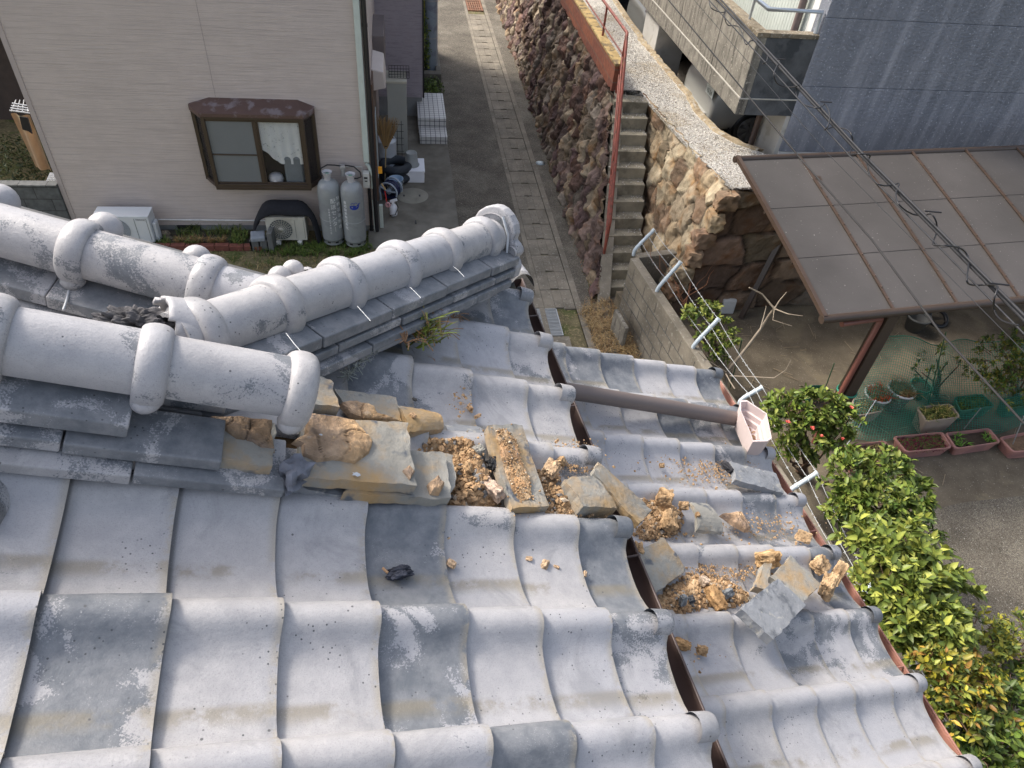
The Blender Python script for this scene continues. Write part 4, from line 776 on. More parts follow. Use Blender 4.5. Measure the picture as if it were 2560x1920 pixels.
# blue bucket
q = onz(991, 478, .035); m = MB(); zt3 = .30; m.lathe([(.0, .01), (.095, .01), (.125, .25), (.135, .255), (.135, .265), (.122, .262), (.092, .02), (0, .02)], (q.x, q.y, .03), 28); blb = tag(m.build('open_bucket', mat('pale_blue_bucket', (.36, .50, .66), .4, .05)), 'pale blue open bucket standing in front of the tyre', 'bucket')
m = MB(); m.tube([(q.x + .135 * math.cos(a), q.y + .135 * math.sin(a) - .02, .26 - .06 * math.sin(math.pi * (i / 12))) for i, a in enumerate([math.pi + math.pi * k / 12 for k in range(13)])], .004, 6); m.build('handle', M_GALV, blb)
# tyre
tc_ = onz(990, 452, .06); m = MB()
def torus(m, c, R, r, M=None, seg=32, sg=12, sx=1, **k): m.lathe([(R + r * math.cos(t) * sx, r * math.sin(t)) for t in [2 * math.pi * i / sg for i in range(sg + 1)]], c, seg, M, **k)
for z in (.12, .30): torus(m, (tc_.x, tc_.y + .14, z), .235, .085, sx=.9)
tag(m.build('stacked_tyres', mat('tyre_rubber', (.03, .038, .05), .7, .15, 20, .2, 60)), 'black tyres lying flat in a short stack between broom and foam box', 'tyre')
# white drum behind the broom, with yellow base stripe
q = onz(968, 425, .035); m = MB(); m.lathe([(0, 0), (.19, 0), (.19, .10)], (q.x, q.y, .04), 28, mi=1); m.lathe([(.19, .10), (.19, .58), (.196, .59), (.19, .62), (0, .62)], (q.x, q.y, .04), 28)
tag(m.build('metal_drum', [mat('drum_white', (.55, .60, .66), .35, .05), mat('drum_yellow', (.55, .38, .03), .5, .05)]), 'white and silver metal drum with a yellow bottom band behind the broom', 'drum')
# broom
br = thing('bamboo_broom', 'bamboo broom standing upside down against the house side', 'broom', onz(962, 462, .04)); b0_ = onz(962, 462, .04); zt4 = zcol(972, 366, b0_ + Vector((0, .15, 0))); tp = Vector((b0_.x + .05, b0_.y + .12, zt4))
m = MB(); m.tube([b0_, tp], .011, 8); m.build('handle', mat('bamboo', (.42, .32, .17), .6, .15, 20, .1, 60), br)
m = MB(); up = (tp - b0_).normalized()
for i in range(170): a = rs.uniform(-.78, .78) ; b_2 = rs.uniform(-.16, .16); d = (up + Vector((a, b_2, 0)) * .7).normalized(); l = rs.uniform(.36, .56); m.tube([tp - up * .03 + Vector((a * .03, 0, 0)), tp + d * l], .0032, 4, col=tuple(np.array((.42, .27, .12)) * rs.uniform(.7, 1.3)))
m.build('bristles', M_LEAF, br)
m = MB(); torus(m, tp + up * .02, .022, .008, seg=14, sg=6); m.build('binding', M_BK, br)
# wire fence panel next to it
m = MB(); gx = ony(984, 380, 13.0)
for i in range(3): m.tube([(gx.x + .08 * i, 13.0, .03), (gx.x + .08 * i, 13.0, 1.0)], .006, 5)
for i in range(7): m.tube([(gx.x - .03, 13.0, .15 + .13 * i), (gx.x + .2, 13.0, .15 + .13 * i)], .005, 5)
tag(m.build('wire_fence', M_BK), 'black wire mesh panel standing between the drum and the cabinet', 'wire panel')
# hose reel
hr_ = thing('hose_reel', 'blue and grey garden hose reel on the pavement by the downpipe', 'hose reel', onz(978, 500, .035)); c = onz(978, 497, .035) + Vector((0, .0, .19)); Mh = Matrix.Rotation(R_(90), 3, 'X') @ Matrix.Rotation(R_(0), 3, 'Z'); Mh = Matrix.Rotation(R_(-25), 3, 'Z') @ Mh
m = MB()
for k in range(5): torus(m, c + Mh @ Vector((0, 0, -.07 + .035 * k)), .135 + .012 * (k % 2), .022, Mh, 28, 8)
m.build('hose', mat('navy_hose', (.015, .02, .07), .35), hr_)
m = MB()
for s_ in (-1, 1):
    pts = [c + Mh @ Vector((.17 * math.cos(a), .17 * math.sin(a), .11 * s_)) for a in [R_(200 + 0) + R_(-220) * i / 14 for i in range(15)]]; m.tube(pts, .017, 8)
    m.tube([c + Mh @ Vector((0, 0, .11 * s_)), pts[3]], .016, 8); m.tube([c + Mh @ Vector((0, 0, .11 * s_)), pts[12]], .016, 8); m.tube([pts[0], c + Mh @ Vector((-.15, -.19, .11 * s_))], .017, 8)
m.lathe([(0, -.1), (.05, -.1), (.05, .1), (0, .1)], c, 16, Mh); m.build('frame', mat('reel_grey', (.36, .42, .50), .4), hr_)
# sprayer
q = onz(984, 537, .035); sp_ = thing('sprayer', 'white hand pump sprayer bottle next to the hose reel', 'sprayer', q); m = MB(); m.lathe([(0, 0), (.06, 0), (.066, .02), (.066, .15), (.05, .19), (.028, .21), (.028, .23)], q, 22); m.build('bottle', M_FOAM, sp_)
m = MB(); m.bar(q + Vector((-.05, 0, .26)), q + Vector((.07, -.02, .31)), .035, .04); m.tube([q + Vector((0, 0, .22)), q + Vector((0, 0, .27))], .026, 10); m.build('pump_head', M_FOAM, sp_, bevel=.006)
m = MB(); m.tube([q + Vector((.05, -.03, .27)), q + Vector((.085, -.05, .18)), q + Vector((.03, -.09, .05)), q + Vector((-.06, -.07, .03))], .007, 6); m.build('hose', M_BK, sp_)
# pale post and red-white brush at the corner
m = MB(); q = onz(955, 568, .03); zz = zcol(951, 512, q); m.box((q.x - .03, q.y - .03, .03), (q.x + .03, q.y + .03, zz)); tag(m.build('marker_post', M_GREYP, bevel=.004), 'short pale grey square post at the corner of the pavement', 'post')
q = onz(955, 480, .5); br2 = thing('cleaning_brush', 'red and wood handled cleaning brush hanging above the hose reel', 'brush', q); m = MB(); m.tube([q + Vector((0, 0, .16)), q + Vector((.06, -.02, .05))], .014, 8); m.build('handle', mat('wood_handle', (.5, .35, .16), .5), br2)
m = MB(); m.tube([q + Vector((.05, -.02, .03)), q + Vector((.07, -.04, -.16))], .010, 8); m.build('cord', mat('red_cord', (.55, .03, .03), .5), br2)
m = MB(); torus(m, q + Vector((.09, -.04, -.22)), .035, .018, Mh, 16, 8); m.build('scrub_head', mat('pink_white', (.65, .35, .38), .6, .3, 40), br2)
# manhole cover
mh = onz(1031, 489, .036); m = MB(); m.lathe([(0, .008), (.255, .008), (.27, .002), (.29, .001), (.30, -.01)], mh, 48); mc = tag(m.build('manhole_cover', mat('cover_concrete', (.25, .24, .20), .9, .15, 6, .3, 70)), 'round concrete manhole cover set in the pavement beside the foam box', 'manhole cover')
m = MB(); 
for x in (1010, 1049): p = onz(x, 489, .045); m.box((p.x - .015, p.y - .03, p.z - .002), (p.x + .015, p.y + .03, p.z + .004))
m.build('lifting_slot', M_BK, mc)
slabbox('drain_stopper', M_BK, tuple(onz(1038, 560, .036)), tuple(onz(1041, 552, .036) + Vector((.0, .0, .012))), 'tiny black drain stopper in the pavement near the roof end tile', 'drain stopper', .002)
# tiled doorstep
M_TILEW = bpy.data.materials.new('white_floor_tile'); M_TILEW.use_nodes = True
def gridmat(M, c, jc, s, jw):
    N = M.node_tree.nodes; L = M.node_tree.links; P = N['Principled BSDF']; tc = N.new('ShaderNodeTexCoord'); sp = N.new('ShaderNodeSeparateXYZ'); L.new(tc.outputs['Object'], sp.inputs[0]); out = None
    for i in range(3):
        a = N.new('ShaderNodeMath'); a.operation = 'PINGPONG'; L.new(sp.outputs[i], a.inputs[0]); a.inputs[1].default_value = s[i] / 2; b = N.new('ShaderNodeMath'); b.operation = 'LESS_THAN'; L.new(a.outputs[0], b.inputs[0]); b.inputs[1].default_value = jw
        if out is None: out = b.outputs[0]
        else: q = N.new('ShaderNodeMath'); q.operation = 'MAXIMUM'; L.new(out, q.inputs[0]); L.new(b.outputs[0], q.inputs[1]); out = q.outputs[0]
    x = N.new('ShaderNodeMix'); x.data_type = 'RGBA'; L.new(out, x.inputs[0]); x.inputs[6].default_value = (*c, 1); x.inputs[7].default_value = (*jc, 1); L.new(x.outputs[2], P.inputs['Base Color']); P.inputs['Roughness'].default_value = .4
gridmat(M_TILEW, (.58, .58, .57), (.03, .035, .05), (.1, .1, .1), .0055)
sp_t = thing('tiled_steps', 'two white tiled steps with dark joints in front of the lilac wing', 'steps', (.6, 14.2, 0)); q = onz(1050, 359, .036); q2 = onz(1118, 359, .036)
m = MB(); m.box((q.x, q.y, .03), (q2.x, q.y + .55, .036 + .15)); m.build('lower_step', M_TILEW, sp_t)
m = MB(); m.box((q.x - .02, q.y + .50, .03), (q2.x - .0, q.y + 1.85, .36)); m.build('upper_step', M_TILEW, sp_t)
# utility pole and planting behind the steps
p = onz(1078, 196, 0); up_ = thing('utility_pole', 'thick round blue-grey utility pole at the edge of the alley', 'pole', (p.x, p.y, 0)); m = MB(); m.tube([(p.x, p.y, 0), (p.x, p.y, 4.5), (p.x, p.y, 9.5)], .15, 20, rr=[.155, .14, .125]); m.build('shaft', mat('galvanised_pole', (.30, .36, .42), .5, .15, 2, .1, 40, metal=.3, c2=(.22, .25, .30), s2=3), up_)
for z in (.95, 1.75, 2.7): m = MB(); m.tube([(p.x, p.y, z), (p.x, p.y, z + .03)], .157, 20); m.build('band', M_GALV, up_)
slabbox('planter_wall', M_CONCD, (.42, 17.2, 0), (.98, 17.42, .34), 'low dark concrete planter wall around the foot of the utility pole', 'planter wall'); slabbox('planter_wall', M_CONCD, (.86, 17.42, 0), (.98, 19.6, .34), 'long low concrete kerb wall running away beside the utility pole', 'planter wall')
def leafclump(m, c, r, n, size, cols, zsq=.8, lo=0):
    for _ in range(n):
        d = Vector(rs.normal(0, 1, 3)).normalized(); rad = rs.uniform(.55, 1.05); p = Vector(c) + Vector((d.x * r[0], d.y * r[1], d.z * r[2])) * rad
        if p.z < lo: continue
        leaf(m, p, d, size * rs.uniform(.7, 1.25), cols[rs.randint(len(cols))])
def leaf(m, p, d, s, col, cup=.22, slim=.46):
    n_ = (d + Vector(rs.normal(0, .55, 3)) + Vector((0, 0, .55))).normalized(); t = n_.cross(Vector(rs.normal(0, 1, 3))).normalized(); b = n_.cross(t); k = rs.uniform(.65, 1.3)
    w_ = s * slim; A = p; Bm = p + t * s; q = [A, p + t * (s * .30) + b * w_ * .44 + n_ * s * cup * .5, p + t * (s * .66) + b * w_ * .40 + n_ * s * cup * .35, Bm - n_ * s * .10, p + t * (s * .66) - b * w_ * .40 + n_ * s * cup * .35, p + t * (s * .30) - b * w_ * .44 + n_ * s * cup * .5, p + t * (s * .5) + n_ * s * .02]
    m.add(q, [(0, 1, 6), (1, 2, 6), (2, 3, 6), (3, 4, 6), (4, 5, 6), (5, 0, 6)], sm=False, col=(col[0] * k, col[1] * k, col[2] * k))
m = MB(); leafclump(m, (.72, 16.95, .1), (.3, .35, .25), 900, .06, GRN + [(.14, .2, .03)], lo=.02); leafclump(m, (.62, 18.0, .8), (.16, .5, .9), 1500, .07, GRN + [(.2, .22, .04)], lo=.1)
tag(m.build('shrub', M_LEAF), 'small bright green shrub between the tiled steps and the utility pole', 'shrub')
m = MB(); m.poly([ony(x, y, 17.8) for x, y in [(1053, 0), (1064, 0), (1064, 80), (1053, 80)]], .02); tag(m.build('hedge_screen', mat('yellow_green', (.22, .22, .05), .9, .5, 20)), 'strip of yellow-green hedge behind the lilac wing corner', 'hedge')
# left edge: block wall, washing, dark shed, shrubs
bw = thing('block_wall', 'dark grey concrete block wall at the left corner of the beige house', 'wall', (-6.5, 10.9, 0)); M_BLK = bpy.data.materials.new('concrete_block'); M_BLK.use_nodes = True; brickmat(M_BLK, (.115, .12, .12), (.085, .09, .09), (.045, .045, .045), .006, .4, .2, 'xz')
zwt = ony(90, 466, 10.75).z; m = MB(); m.box((-9, 10.75, -.05), (XL_ - .03, 10.87, zwt)); m.build('wall', M_BLK, bw); m = MB(); m.box((-9, 10.735, zwt), (XL_ - .03, 10.885, zwt + .025)); m.build('cap', M_BLK, bw)
ln = MB(); q = [ony(x, y, 11.9) for x, y in [(27, 284), (74, 290), (130, 428), (88, 420)]]; NN = 12; vs = []
for i in range(NN + 1):
    for j in range(NN + 1): a, b = i / NN, j / NN; pp = (q[0] * (1 - a) + q[1] * a) * (1 - b) + (q[3] * (1 - a) + q[2] * a) * b; vs.append(pp + Vector((0, .04 * math.sin(a * 9 + b), 0)))
ln.add(vs, [(i * (NN + 1) + j, (i + 1) * (NN + 1) + j, (i + 1) * (NN + 1) + j + 1, i * (NN + 1) + j + 1) for i in range(NN) for j in range(NN)], sm=True)
tag(ln.build('hanging_towel', mat('orange_cloth', (.50, .33, .19), .9, .15, 3, .1, 60, c2=(.50, .48, .30), t2=(.55, .65), s2=2)), 'long pale orange towel hanging to dry at the left edge', 'towel')
m = MB(); m.poly([ony(x, y, 11.8) for x, y in [(50, 290), (70, 293), (80, 325), (82, 333), (72, 326), (58, 322)]], .03); tag(m.build('dark_sock', M_BK), 'black sock hanging in front of the orange towel', 'sock')
m = MB()
for i in range(4): m.tube([ony(24 + 2 * i, 276 - 6 * i, 11.7 + .05 * i), ony(76, 283 - 6 * i, 11.7 + .05 * i)], .011, 6)
for i in range(4): m.tube([ony(28 + 14 * i, 279, 11.7), ony(40 + 10 * i, 250, 12.1)], .008, 5)
tag(m.build('drying_rack', M_WHITE), 'white plastic drying rack above the orange towel', 'drying rack')
m = MB()
for i in range(7): m.tube([ony(112 + 5 * i, 464, 11.3), ony(126 + 2.5 * i, 432, 11.5)], .008, 5); m.tube([ony(114 + 2 * i, 462 - 5 * i, 11.35), ony(144 - 1 * i, 464 - 5 * i, 11.35)], .006, 5)
tag(m.build('white_basket', M_WHITE), 'white lattice basket on the block wall beside the house corner', 'basket')
sh = thing('dark_shed', 'dark brown shed wall with black eave at the far left edge', 'shed', (-9, 15, 0)); m = MB(); m.box((-16, 15, -.1), (-5.6, 19, 1.9)); m.build('wall', mat('shed_brown', (.075, .055, .045), .8, .15), sh); m = MB(); m.box((-16, 14.5, 1.9), (-5.6, 19.5, 2.1)); m.build('eave', M_BK, sh); m = MB(); m.box((-16, 15.0, 2.1), (-5.6, 19.5, 6)); m.build('upper_wall', mat('shed_grey', (.10, .095, .095), .8, .1), sh)
m = MB(); leafclump(m, (-7.2, 12.6, .1), (1.2, 1.0, .5), 3500, .07, [(.03, .05, .015), (.05, .07, .02), (.10, .10, .04)], lo=0); tag(m.build('dark_shrub', M_LEAF), 'dark green shrubs in shade behind the block wall', 'shrub')
# ---------------------------------------------------------------- concrete building with garage and blue wall
M_BLUE = mat('blue_grey_render', (.185, .20, .235), .33, .15, 2.2, .7, 26, spec=.6, c2=(.34, .35, .395), t2=(.46, .74), s2=1.8, st2=(3.2, 1, .28), c3=(.42, .44, .50), t3=(.62, .68), s3=34, bdist=.03)
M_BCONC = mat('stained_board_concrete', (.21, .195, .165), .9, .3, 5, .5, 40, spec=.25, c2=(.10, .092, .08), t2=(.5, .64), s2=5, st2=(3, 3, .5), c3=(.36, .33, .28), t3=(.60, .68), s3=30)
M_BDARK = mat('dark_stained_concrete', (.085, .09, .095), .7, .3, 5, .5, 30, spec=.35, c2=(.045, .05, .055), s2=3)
M_PILL = mat('pale_pillar_paint', (.46, .45, .42), .8, .08, 3, .1, 60, c2=(.36, .34, .30), t2=(.56, .66), s2=4)
YBW = 9.36; bl = thing('concrete_building', 'concrete building with blue-grey end wall and balcony over a garage', 'building', (8, 12, 1.3))
js = [2.24, 3.19, 4.07, 5.0, 6.0, 7.5, 9.5]
for a, b in zip(js, js[1:]): m = MB(); m.box((5.5, YBW, a + .002), (16, YBW + .25, b - .002)); m.build('wall_panel', M_BLUE, bl, bevel=.006)
m = MB(); m.box((5.52, YBW + .02, 1.3), (16, YBW + .27, 9.5)); m.build('wall', M_BK, bl)
m = MB(); m.box((5.5, YBW - .012, 2.17), (16, YBW + .02, 2.236)); m.build('base_band', mat('pale_band', (.50, .50, .48), .7, .1), bl)
m = MB(); m.box((5.44, YBW + .02, 1.3), (5.52, 10.05, 2.77)); m.box((5.48, YBW + .0, 1.3), (16, YBW + .018, 2.16)); m.build('side_pier', M_PILL, bl)
m = MB(); m.box((9.2, 10, 1.3), (9.4, 26, 2.9)); m.box((5.5, 25.8, 1.3), (9.4, 26, 2.9)); m.build('garage_wall', mat('garage_dark', (.05, .045, .04), .9), bl)
m = MB(); m.box((4.78, YBW + .12, 2.93), (16, 26, 3.03)); m.build('balcony_slab', M_BCONC, bl)
m = MB(); m.box((4.65, YBW, 2.77), (4.78, 26, 3.0)); m.build('slab_edge', M_BCONC, bl, bevel=.006)
m = MB(); m.box((4.655, YBW + .0, 3.004), (4.78, 26, 3.80)); m.build('balcony_parapet', M_BCONC, bl)
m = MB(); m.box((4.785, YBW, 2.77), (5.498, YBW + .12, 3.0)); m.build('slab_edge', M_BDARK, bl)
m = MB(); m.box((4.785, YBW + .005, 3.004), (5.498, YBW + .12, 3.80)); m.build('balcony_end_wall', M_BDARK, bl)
m = MB(); m.box((4.63, YBW - .015, 3.80), (4.80, 26, 3.86)); m.box((4.802, YBW - .013, 3.80), (5.5, YBW + .14, 3.857)); m.build('parapet_cap', mat('mossy_concrete_cap', (.20, .165, .115), .95, .4, 8, .7, 40, c2=(.10, .08, .05), s2=4, c3=(.33, .30, .25), t3=(.56, .64), s3=30), bl, bevel=.008)
m = MB(); m.box((4.640, YBW - .008, 2.995), (4.66, 26, 3.012)); m.box((4.64, YBW - .012, 2.99), (5.498, YBW + .002, 3.006)); m.build('drip_line', mat('pale_drip_edge', (.42, .40, .35), .8), bl)
for yy in (10.6, 12.3, 14.2, 16.5): m = MB(); m.box((4.651, yy, 3.02), (4.657, yy + .008, 3.79)); m.build('board_seam', M_BK, bl)
m = MB(); 
for i in range(60): y = YBW + .42 + i * .085; m.box((5.50, y, 3.03), (5.53 + .025 * (i % 2), y + .075, 6.2))
m.build('corrugated_shutter', mat('pale_green_shutter', (.50, .54, .50), .5, .08, 2, .05), bl)
m = MB(); m.box((5.505, YBW + .26, 3.03), (5.56, YBW + .44, 7)); m.build('white_pier', mat('white_paint', (.68, .68, .66), .6), bl)
m = MB(); m.tube([(5.42, YBW + .55, 3.03), (5.42, YBW + .55, 6.5)], .05, 12); m.build('downpipe', mat('brown_grey_pipe', (.17, .13, .12), .5), bl)
m = MB(); rz = 4.12; m.tube([(4.72, 26, rz), (4.72, YBW + .06, rz), (5.46, YBW + .06, rz), (5.46, YBW + .06, 3.86)], .028, 10); m.build('balcony_rail', mat('steel_rail', (.52, .58, .66), .3, .05, metal=.5), bl)
for yy in (9.9, 11.6, 13.4): m = MB(); m.tube([(4.72, yy, 3.86), (4.72, yy, rz)], .018, 8); m.build('rail_post', M_GALV, bl)
p1_ = onz(1630, 109, 2.1)
for (y0, lb) in ((13.55, 0), (20.5, 1)): m = MB(); m.box((4.76 if lb == 0 else 5.0, y0, 1.45), (5.32, y0 + .9, 2.77)); m.build('pillar', M_PILL, bl, bevel=.01)
m = MB(); m.tube([(5.36, 9.98, 2.78), (5.36, 9.98, 2.0), (5.26, 9.98, 1.92), (5.22, 9.98, 1.3)], .045, 12); m.build('drain_pipe', mat('brown_drain_pipe', (.10, .065, .05), .5), bl)
m = MB(); q = ony(1900, 335, 9.75); m.tube([(5.22, 9.95, 1.86), (5.12, 9.80, 1.92)], .055, 12); m.build('pipe_elbow', mat('faded_pipe', (.20, .15, .12), .6), bl)
# ---------------------------------------------------------------- cars
def car(px, y0, body, label, L=3.9, Wd=1.62, Hc=1.5, plate=None, z0=1.45, dirx=1):
    """length along +X from the near end x=px, width along +Y from y0"""
    t = thing('parked_car', label, 'car', (px + 1, y0 + Wd / 2, z0))
    sec = [(0, .30, .70, .80), (.03, .22, .88, .90), (.12, .17, 1.00, .97), (.35, .17, 1.10, 1.0), (.62, .17, 1.42, 1.0), (.95, .17, Hc, 1.0), (2.2, .17, Hc - .02, 1.0), (2.75, .17, 1.18, 1.0), (3.0, .17, 1.0, 1.0), (3.7, .20, .82, .96), (3.88, .26, .62, .86), (3.9, .32, .55, .8)]
    m = MB(); NS_ = 20; vs = []
    for (x, zb, ztp, wf) in sec:
        hw = Wd / 2 * wf
        for i in range(NS_):
            a = 2 * math.pi * i / NS_; cx_, sz_ = math.cos(a), math.sin(a); ex = .45
            yy = hw * math.copysign(abs(cx_) ** ex, cx_); zz = (zb + ztp) / 2 + (ztp - zb) / 2 * math.copysign(abs(sz_) ** ex, sz_)
            if zz > .95: yy *= 1 - .30 * (zz - .95) / .55
            vs.append((px + x, y0 + Wd / 2 + yy, z0 + zz))
    n_ = len(sec); m.add(vs, [(i * NS_ + j, i * NS_ + (j + 1) % NS_, (i + 1) * NS_ + (j + 1) % NS_, (i + 1) * NS_ + j) for i in range(n_ - 1) for j in range(NS_)] + [tuple(range(NS_))[::-1], tuple(range((n_ - 1) * NS_, n_ * NS_))], sm=True)
    o = m.build('body', body, t); u = o.modifiers.new('s', 'SUBSURF'); u.levels = u.render_levels = 1
    m = MB()
    m.hexa([Vector((px + x, y0 + Wd / 2 + y, z0 + z)) for x, y, z in [(.33, -.62, 1.02), (.33, .62, 1.02), (.60, .58, 1.06), (.60, -.58, 1.06), (.52, -.52, 1.40), (.52, .52, 1.40), (.7, .5, 1.42), (.7, -.5, 1.42)]]); m.build('rear_window', M_BK, t, bevel=.02)
    for sd in (0, 1):
        y_ = y0 + (.085 if sd == 0 else Wd - .085)
        m = MB(); m.hexa([Vector((px + x, y_ + d * (1 if sd == 0 else -1) * 1, z0 + z)) for x, d, z in [(.62, -.02, 1.0), (2.55, -.02, 1.0), (2.55, .02, 1.0), (.62, .02, 1.0), (.85, .06, 1.36), (2.15, .06, 1.36), (2.15, .10, 1.36), (.85, .10, 1.36)]]); m.build('side_window', M_BK, t)
    m = MB(); m.bar((px + .02, y0 + .20, z0 + .44), (px + .02, y0 + Wd - .2, z0 + .44), .12, .10); m.build('bumper', body, t, bevel=.03)
    for y_ in (y0 + .12, y0 + Wd - .32): m = MB(); m.box((px + .06, y_, z0 + .70), (px + .22, y_ + .2, z0 + .95)); m.build('tail_light', mat('lamp_glass', (.35, .30, .30), .15, spec=.8), t, bevel=.03)
    m = MB(); m.box((px + .012, y0 + .25, z0 + .60), (px + .02, y0 + Wd - .25, z0 + .606)); m.build('hatch_seam', M_BK, t)
    for wx in (.78, 3.15):
        for sd in (0, 1):
            yw = y0 + (.09 if sd == 0 else Wd - .09); c = Vector((px + wx, yw, z0 + .30)); M = Matrix.Rotation(R_(90), 3, 'X'); m = MB()
            m.lathe([(.20, .095), (.27, .10), (.30, .08), (.305, 0), (.30, -.08), (.20, -.09)], c, 32, M); wh = m.build('tyre', M_BK if True else 0, t)
            m = MB(); m.lathe([(.0, .07), (.05, .085), (.06, .05), (.19, .055), (.20, .095), (.215, .10), (.215, -.05), (0, -.05)], c, 32, M)
            for i in range(8): a = 2 * math.pi * i / 8; sgn = 1 if sd == 0 else -1; p = [c + Vector((r_ * math.cos(a + da), -.09 * sgn, r_ * math.sin(a + da))) for r_, da in ((.04, -.3), (.04, .3), (.20, .22), (.20, -.12))]; m.poly(p if sd == 0 else p[::-1], .02)
            m.build('hub_cap', mat('hub_silver', (.34, .34, .34), .35, metal=.4), wh)
            m = MB(); m.lathe([(.335, .098), (.36, .096), (.37, .02)], c + Vector((0, 0, .01)), 24, M, arc=(math.pi, 2 * math.pi)) ; m.build('wheel_arch', M_BK, t)
    if plate:
        pz = plate; yc = pz[1]; zc = pz[2]; m = MB(); m.box((px - .035, yc - .165, zc - .083), (px - .022, yc + .165, zc + .083)); pl_ = m.build('licence_plate', mat('plate_white', (.62, .66, .62), .5), t, bevel=.004)
        Mp = Matrix.Translation((px - .037, yc, zc - .02)) @ Matrix.Rotation(R_(-90), 4, 'Z') @ Matrix.Rotation(R_(90), 4, 'X')
        textmesh('15-24', .10, Mp).build('lettering', mat('plate_green_ink', (.015, .06, .04), .5), pl_)
    return t
M_CARW = mat('silver_white_paint', (.50, .50, .47), .25, .03, 2, 0, coat=.6); M_CARG = mat('grey_car_paint', (.20, .205, .20), .3, .03, 2, 0, coat=.5); M_CARD = mat('dark_navy_paint', (.035, .04, .055), .25, .03, 2, 0, coat=.6)
cpx = 5.14; pp = onx(1775, 226, cpx - .03)
car(cpx, 11.22, M_CARW, 'silver-white car parked under the balcony, its licence plate and wheel in view', plate=(0, pp.y, pp.z))
car(5.05, 15.3, M_CARG, 'grey car parked behind the pale garage pillar'); car(5.0, 17.6, M_CARD, 'dark navy car parked farthest back in the garage')
# ---------------------------------------------------------------- concrete block fence wall with barbed wire
wz = 1.06; A_ = onz(1576, 645, wz); Bq = onz(1745, 900, wz); dW = (Bq - A_).normalized(); nW = Vector((-dW.y, dW.x, 0)); nW = nW if nW.x > 0 else -nW
fw_ = thing('block_fence_wall', 'grey concrete garden wall carrying angled pipes and barbed wire', 'wall', (A_.x, A_.y, 0))
E_ = A_ + dW * 9; m = MB(); T_ = .13
def Zp(p, z): return Vector((p.x, p.y, z))
m.hexa([Zp(A_, -.1), Zp(E_, -.1), Zp(E_ + nW * T_, -.1), Zp(A_ + nW * T_, -.1), Zp(A_, wz), Zp(E_, wz), Zp(E_ + nW * T_, wz), Zp(A_ + nW * T_, wz)]); m.build('long_wall', M_CONC, fw_, bevel=.008)
C_ = onz(1740, 626, wz); dC = (C_ - A_); m = MB(); u_ = dC.normalized(); v_ = Vector((-u_.y, u_.x, 0)) * .12; s0 = A_ + nW * (T_ + .002)
m.hexa([Zp(s0, -.1), Zp(C_, -.1), Zp(C_ + v_, -.1), Zp(s0 + v_, -.1), Zp(s0, wz - .01), Zp(C_, wz - .01), Zp(C_ + v_, wz - .01), Zp(s0 + v_, wz - .01)]); m.build('end_wall', M_CONC, fw_, bevel=.008)
D_ = C_ + Vector((-.02, 1.1, 0)); m = MB(); m.hexa([Zp(C_ + Vector((-.16, .125, 0)), -.1), Zp(C_ + Vector((0, .125, 0)), -.1), Zp(D_, -.1), Zp(D_ - Vector((.16, 0, 0)), -.1), Zp(C_ + Vector((-.16, .125, 0)), wz - .02), Zp(C_ + Vector((0, .125, 0)), wz - .02), Zp(D_, wz - .02), Zp(D_ - Vector((.16, 0, 0)), wz - .02)]); m.build('side_wall', M_CONC, fw_, bevel=.008)
m = MB()
for z in (.2, .4, .6, .8): m.bar(Zp(A_ - nW * .0015, z), Zp(E_ - nW * .0015, z), .006, .006)
for i in range(22):
    for k in range(5): p = A_ + dW * (.2 + .4 * i + .2 * (k % 2)); m.bar(Zp(p - nW * .0012, .2 * k), Zp(p - nW * .0012, .2 * k + .2), .005, .005, up=(0, 1, 0))
m.build('block_joint', M_BDARK, fw_)
M_PIPE = mat('pale_blue_pipe', (.52, .60, .66), .4, .08, 6, .05, 60, c2=(.40, .44, .44), t2=(.58, .66), s2=14)
def bpost(bx, by_, tx, ty, lab, zb=wz):
    b = onz(bx, by_, zb); # the arm leans out over the garden side
    tip = b + nW * .21 ; zt__ = None; best = None
    for k in range(60):
        z = zb + .12 + k * .01; q = onz(tx, ty, z); off = (q - b); e = abs(off.dot(dW)) + abs(off.dot(nW) - .22) * .6
        if best is None or e < best[0]: best = (e, q)
    tip = best[1]; mid = b + (Vector((0, 0, 1)) * .045) + (tip - b) * .13
    m = MB(); m.tube([b - Vector((0, 0, .05)), b + Vector((0, 0, .03)), mid, mid + (tip - mid) * .06, tip], .026, 12); m.tube([tip - (tip - mid).normalized() * .01, tip + (tip - mid).normalized() * .004], .030, 12)
    ax_ = (tip - mid)
    for f in (.2, .6, .95): p = mid + ax_ * f; m.tube([p - ax_.normalized() * .006, p + ax_.normalized() * .006], .031, 10)
    tag(m.build('fence_pipe', M_PIPE), lab, 'fence pipe', 'angled pipes on the garden wall'); return b, mid, tip
posts = [bpost(1585, 631, 1636, 574, 'angled pale blue pipe at the near-stairs corner of the garden wall'), bpost(1642, 728, 1702, 655, 'angled pale blue pipe above the stacked red pots'), bpost(1733, 869, 1797, 797, 'angled pale blue pipe among the leaves of the small bush'), bpost(1850, 1006, 1906, 968, 'angled white pipe just beyond the pink gutter end tray'), bpost(1963, 1238, 2044, 1182, 'angled white pipe beside the fallen tile resting on the lower eave'), bpost(2125, 1500, 2180, 1466, 'angled white pipe poking out of the big camellia bush'), bpost(2330, 1845, 2385, 1805, 'angled white pipe lowest in view, buried in leaves')]
bpost(1700, 582, 1755, 511, 'angled pale blue pipe standing closest to the dark stone wall', wz); bpost(1722, 624, 1782, 563, 'angled pale blue pipe at the inner corner of the garden wall', wz)
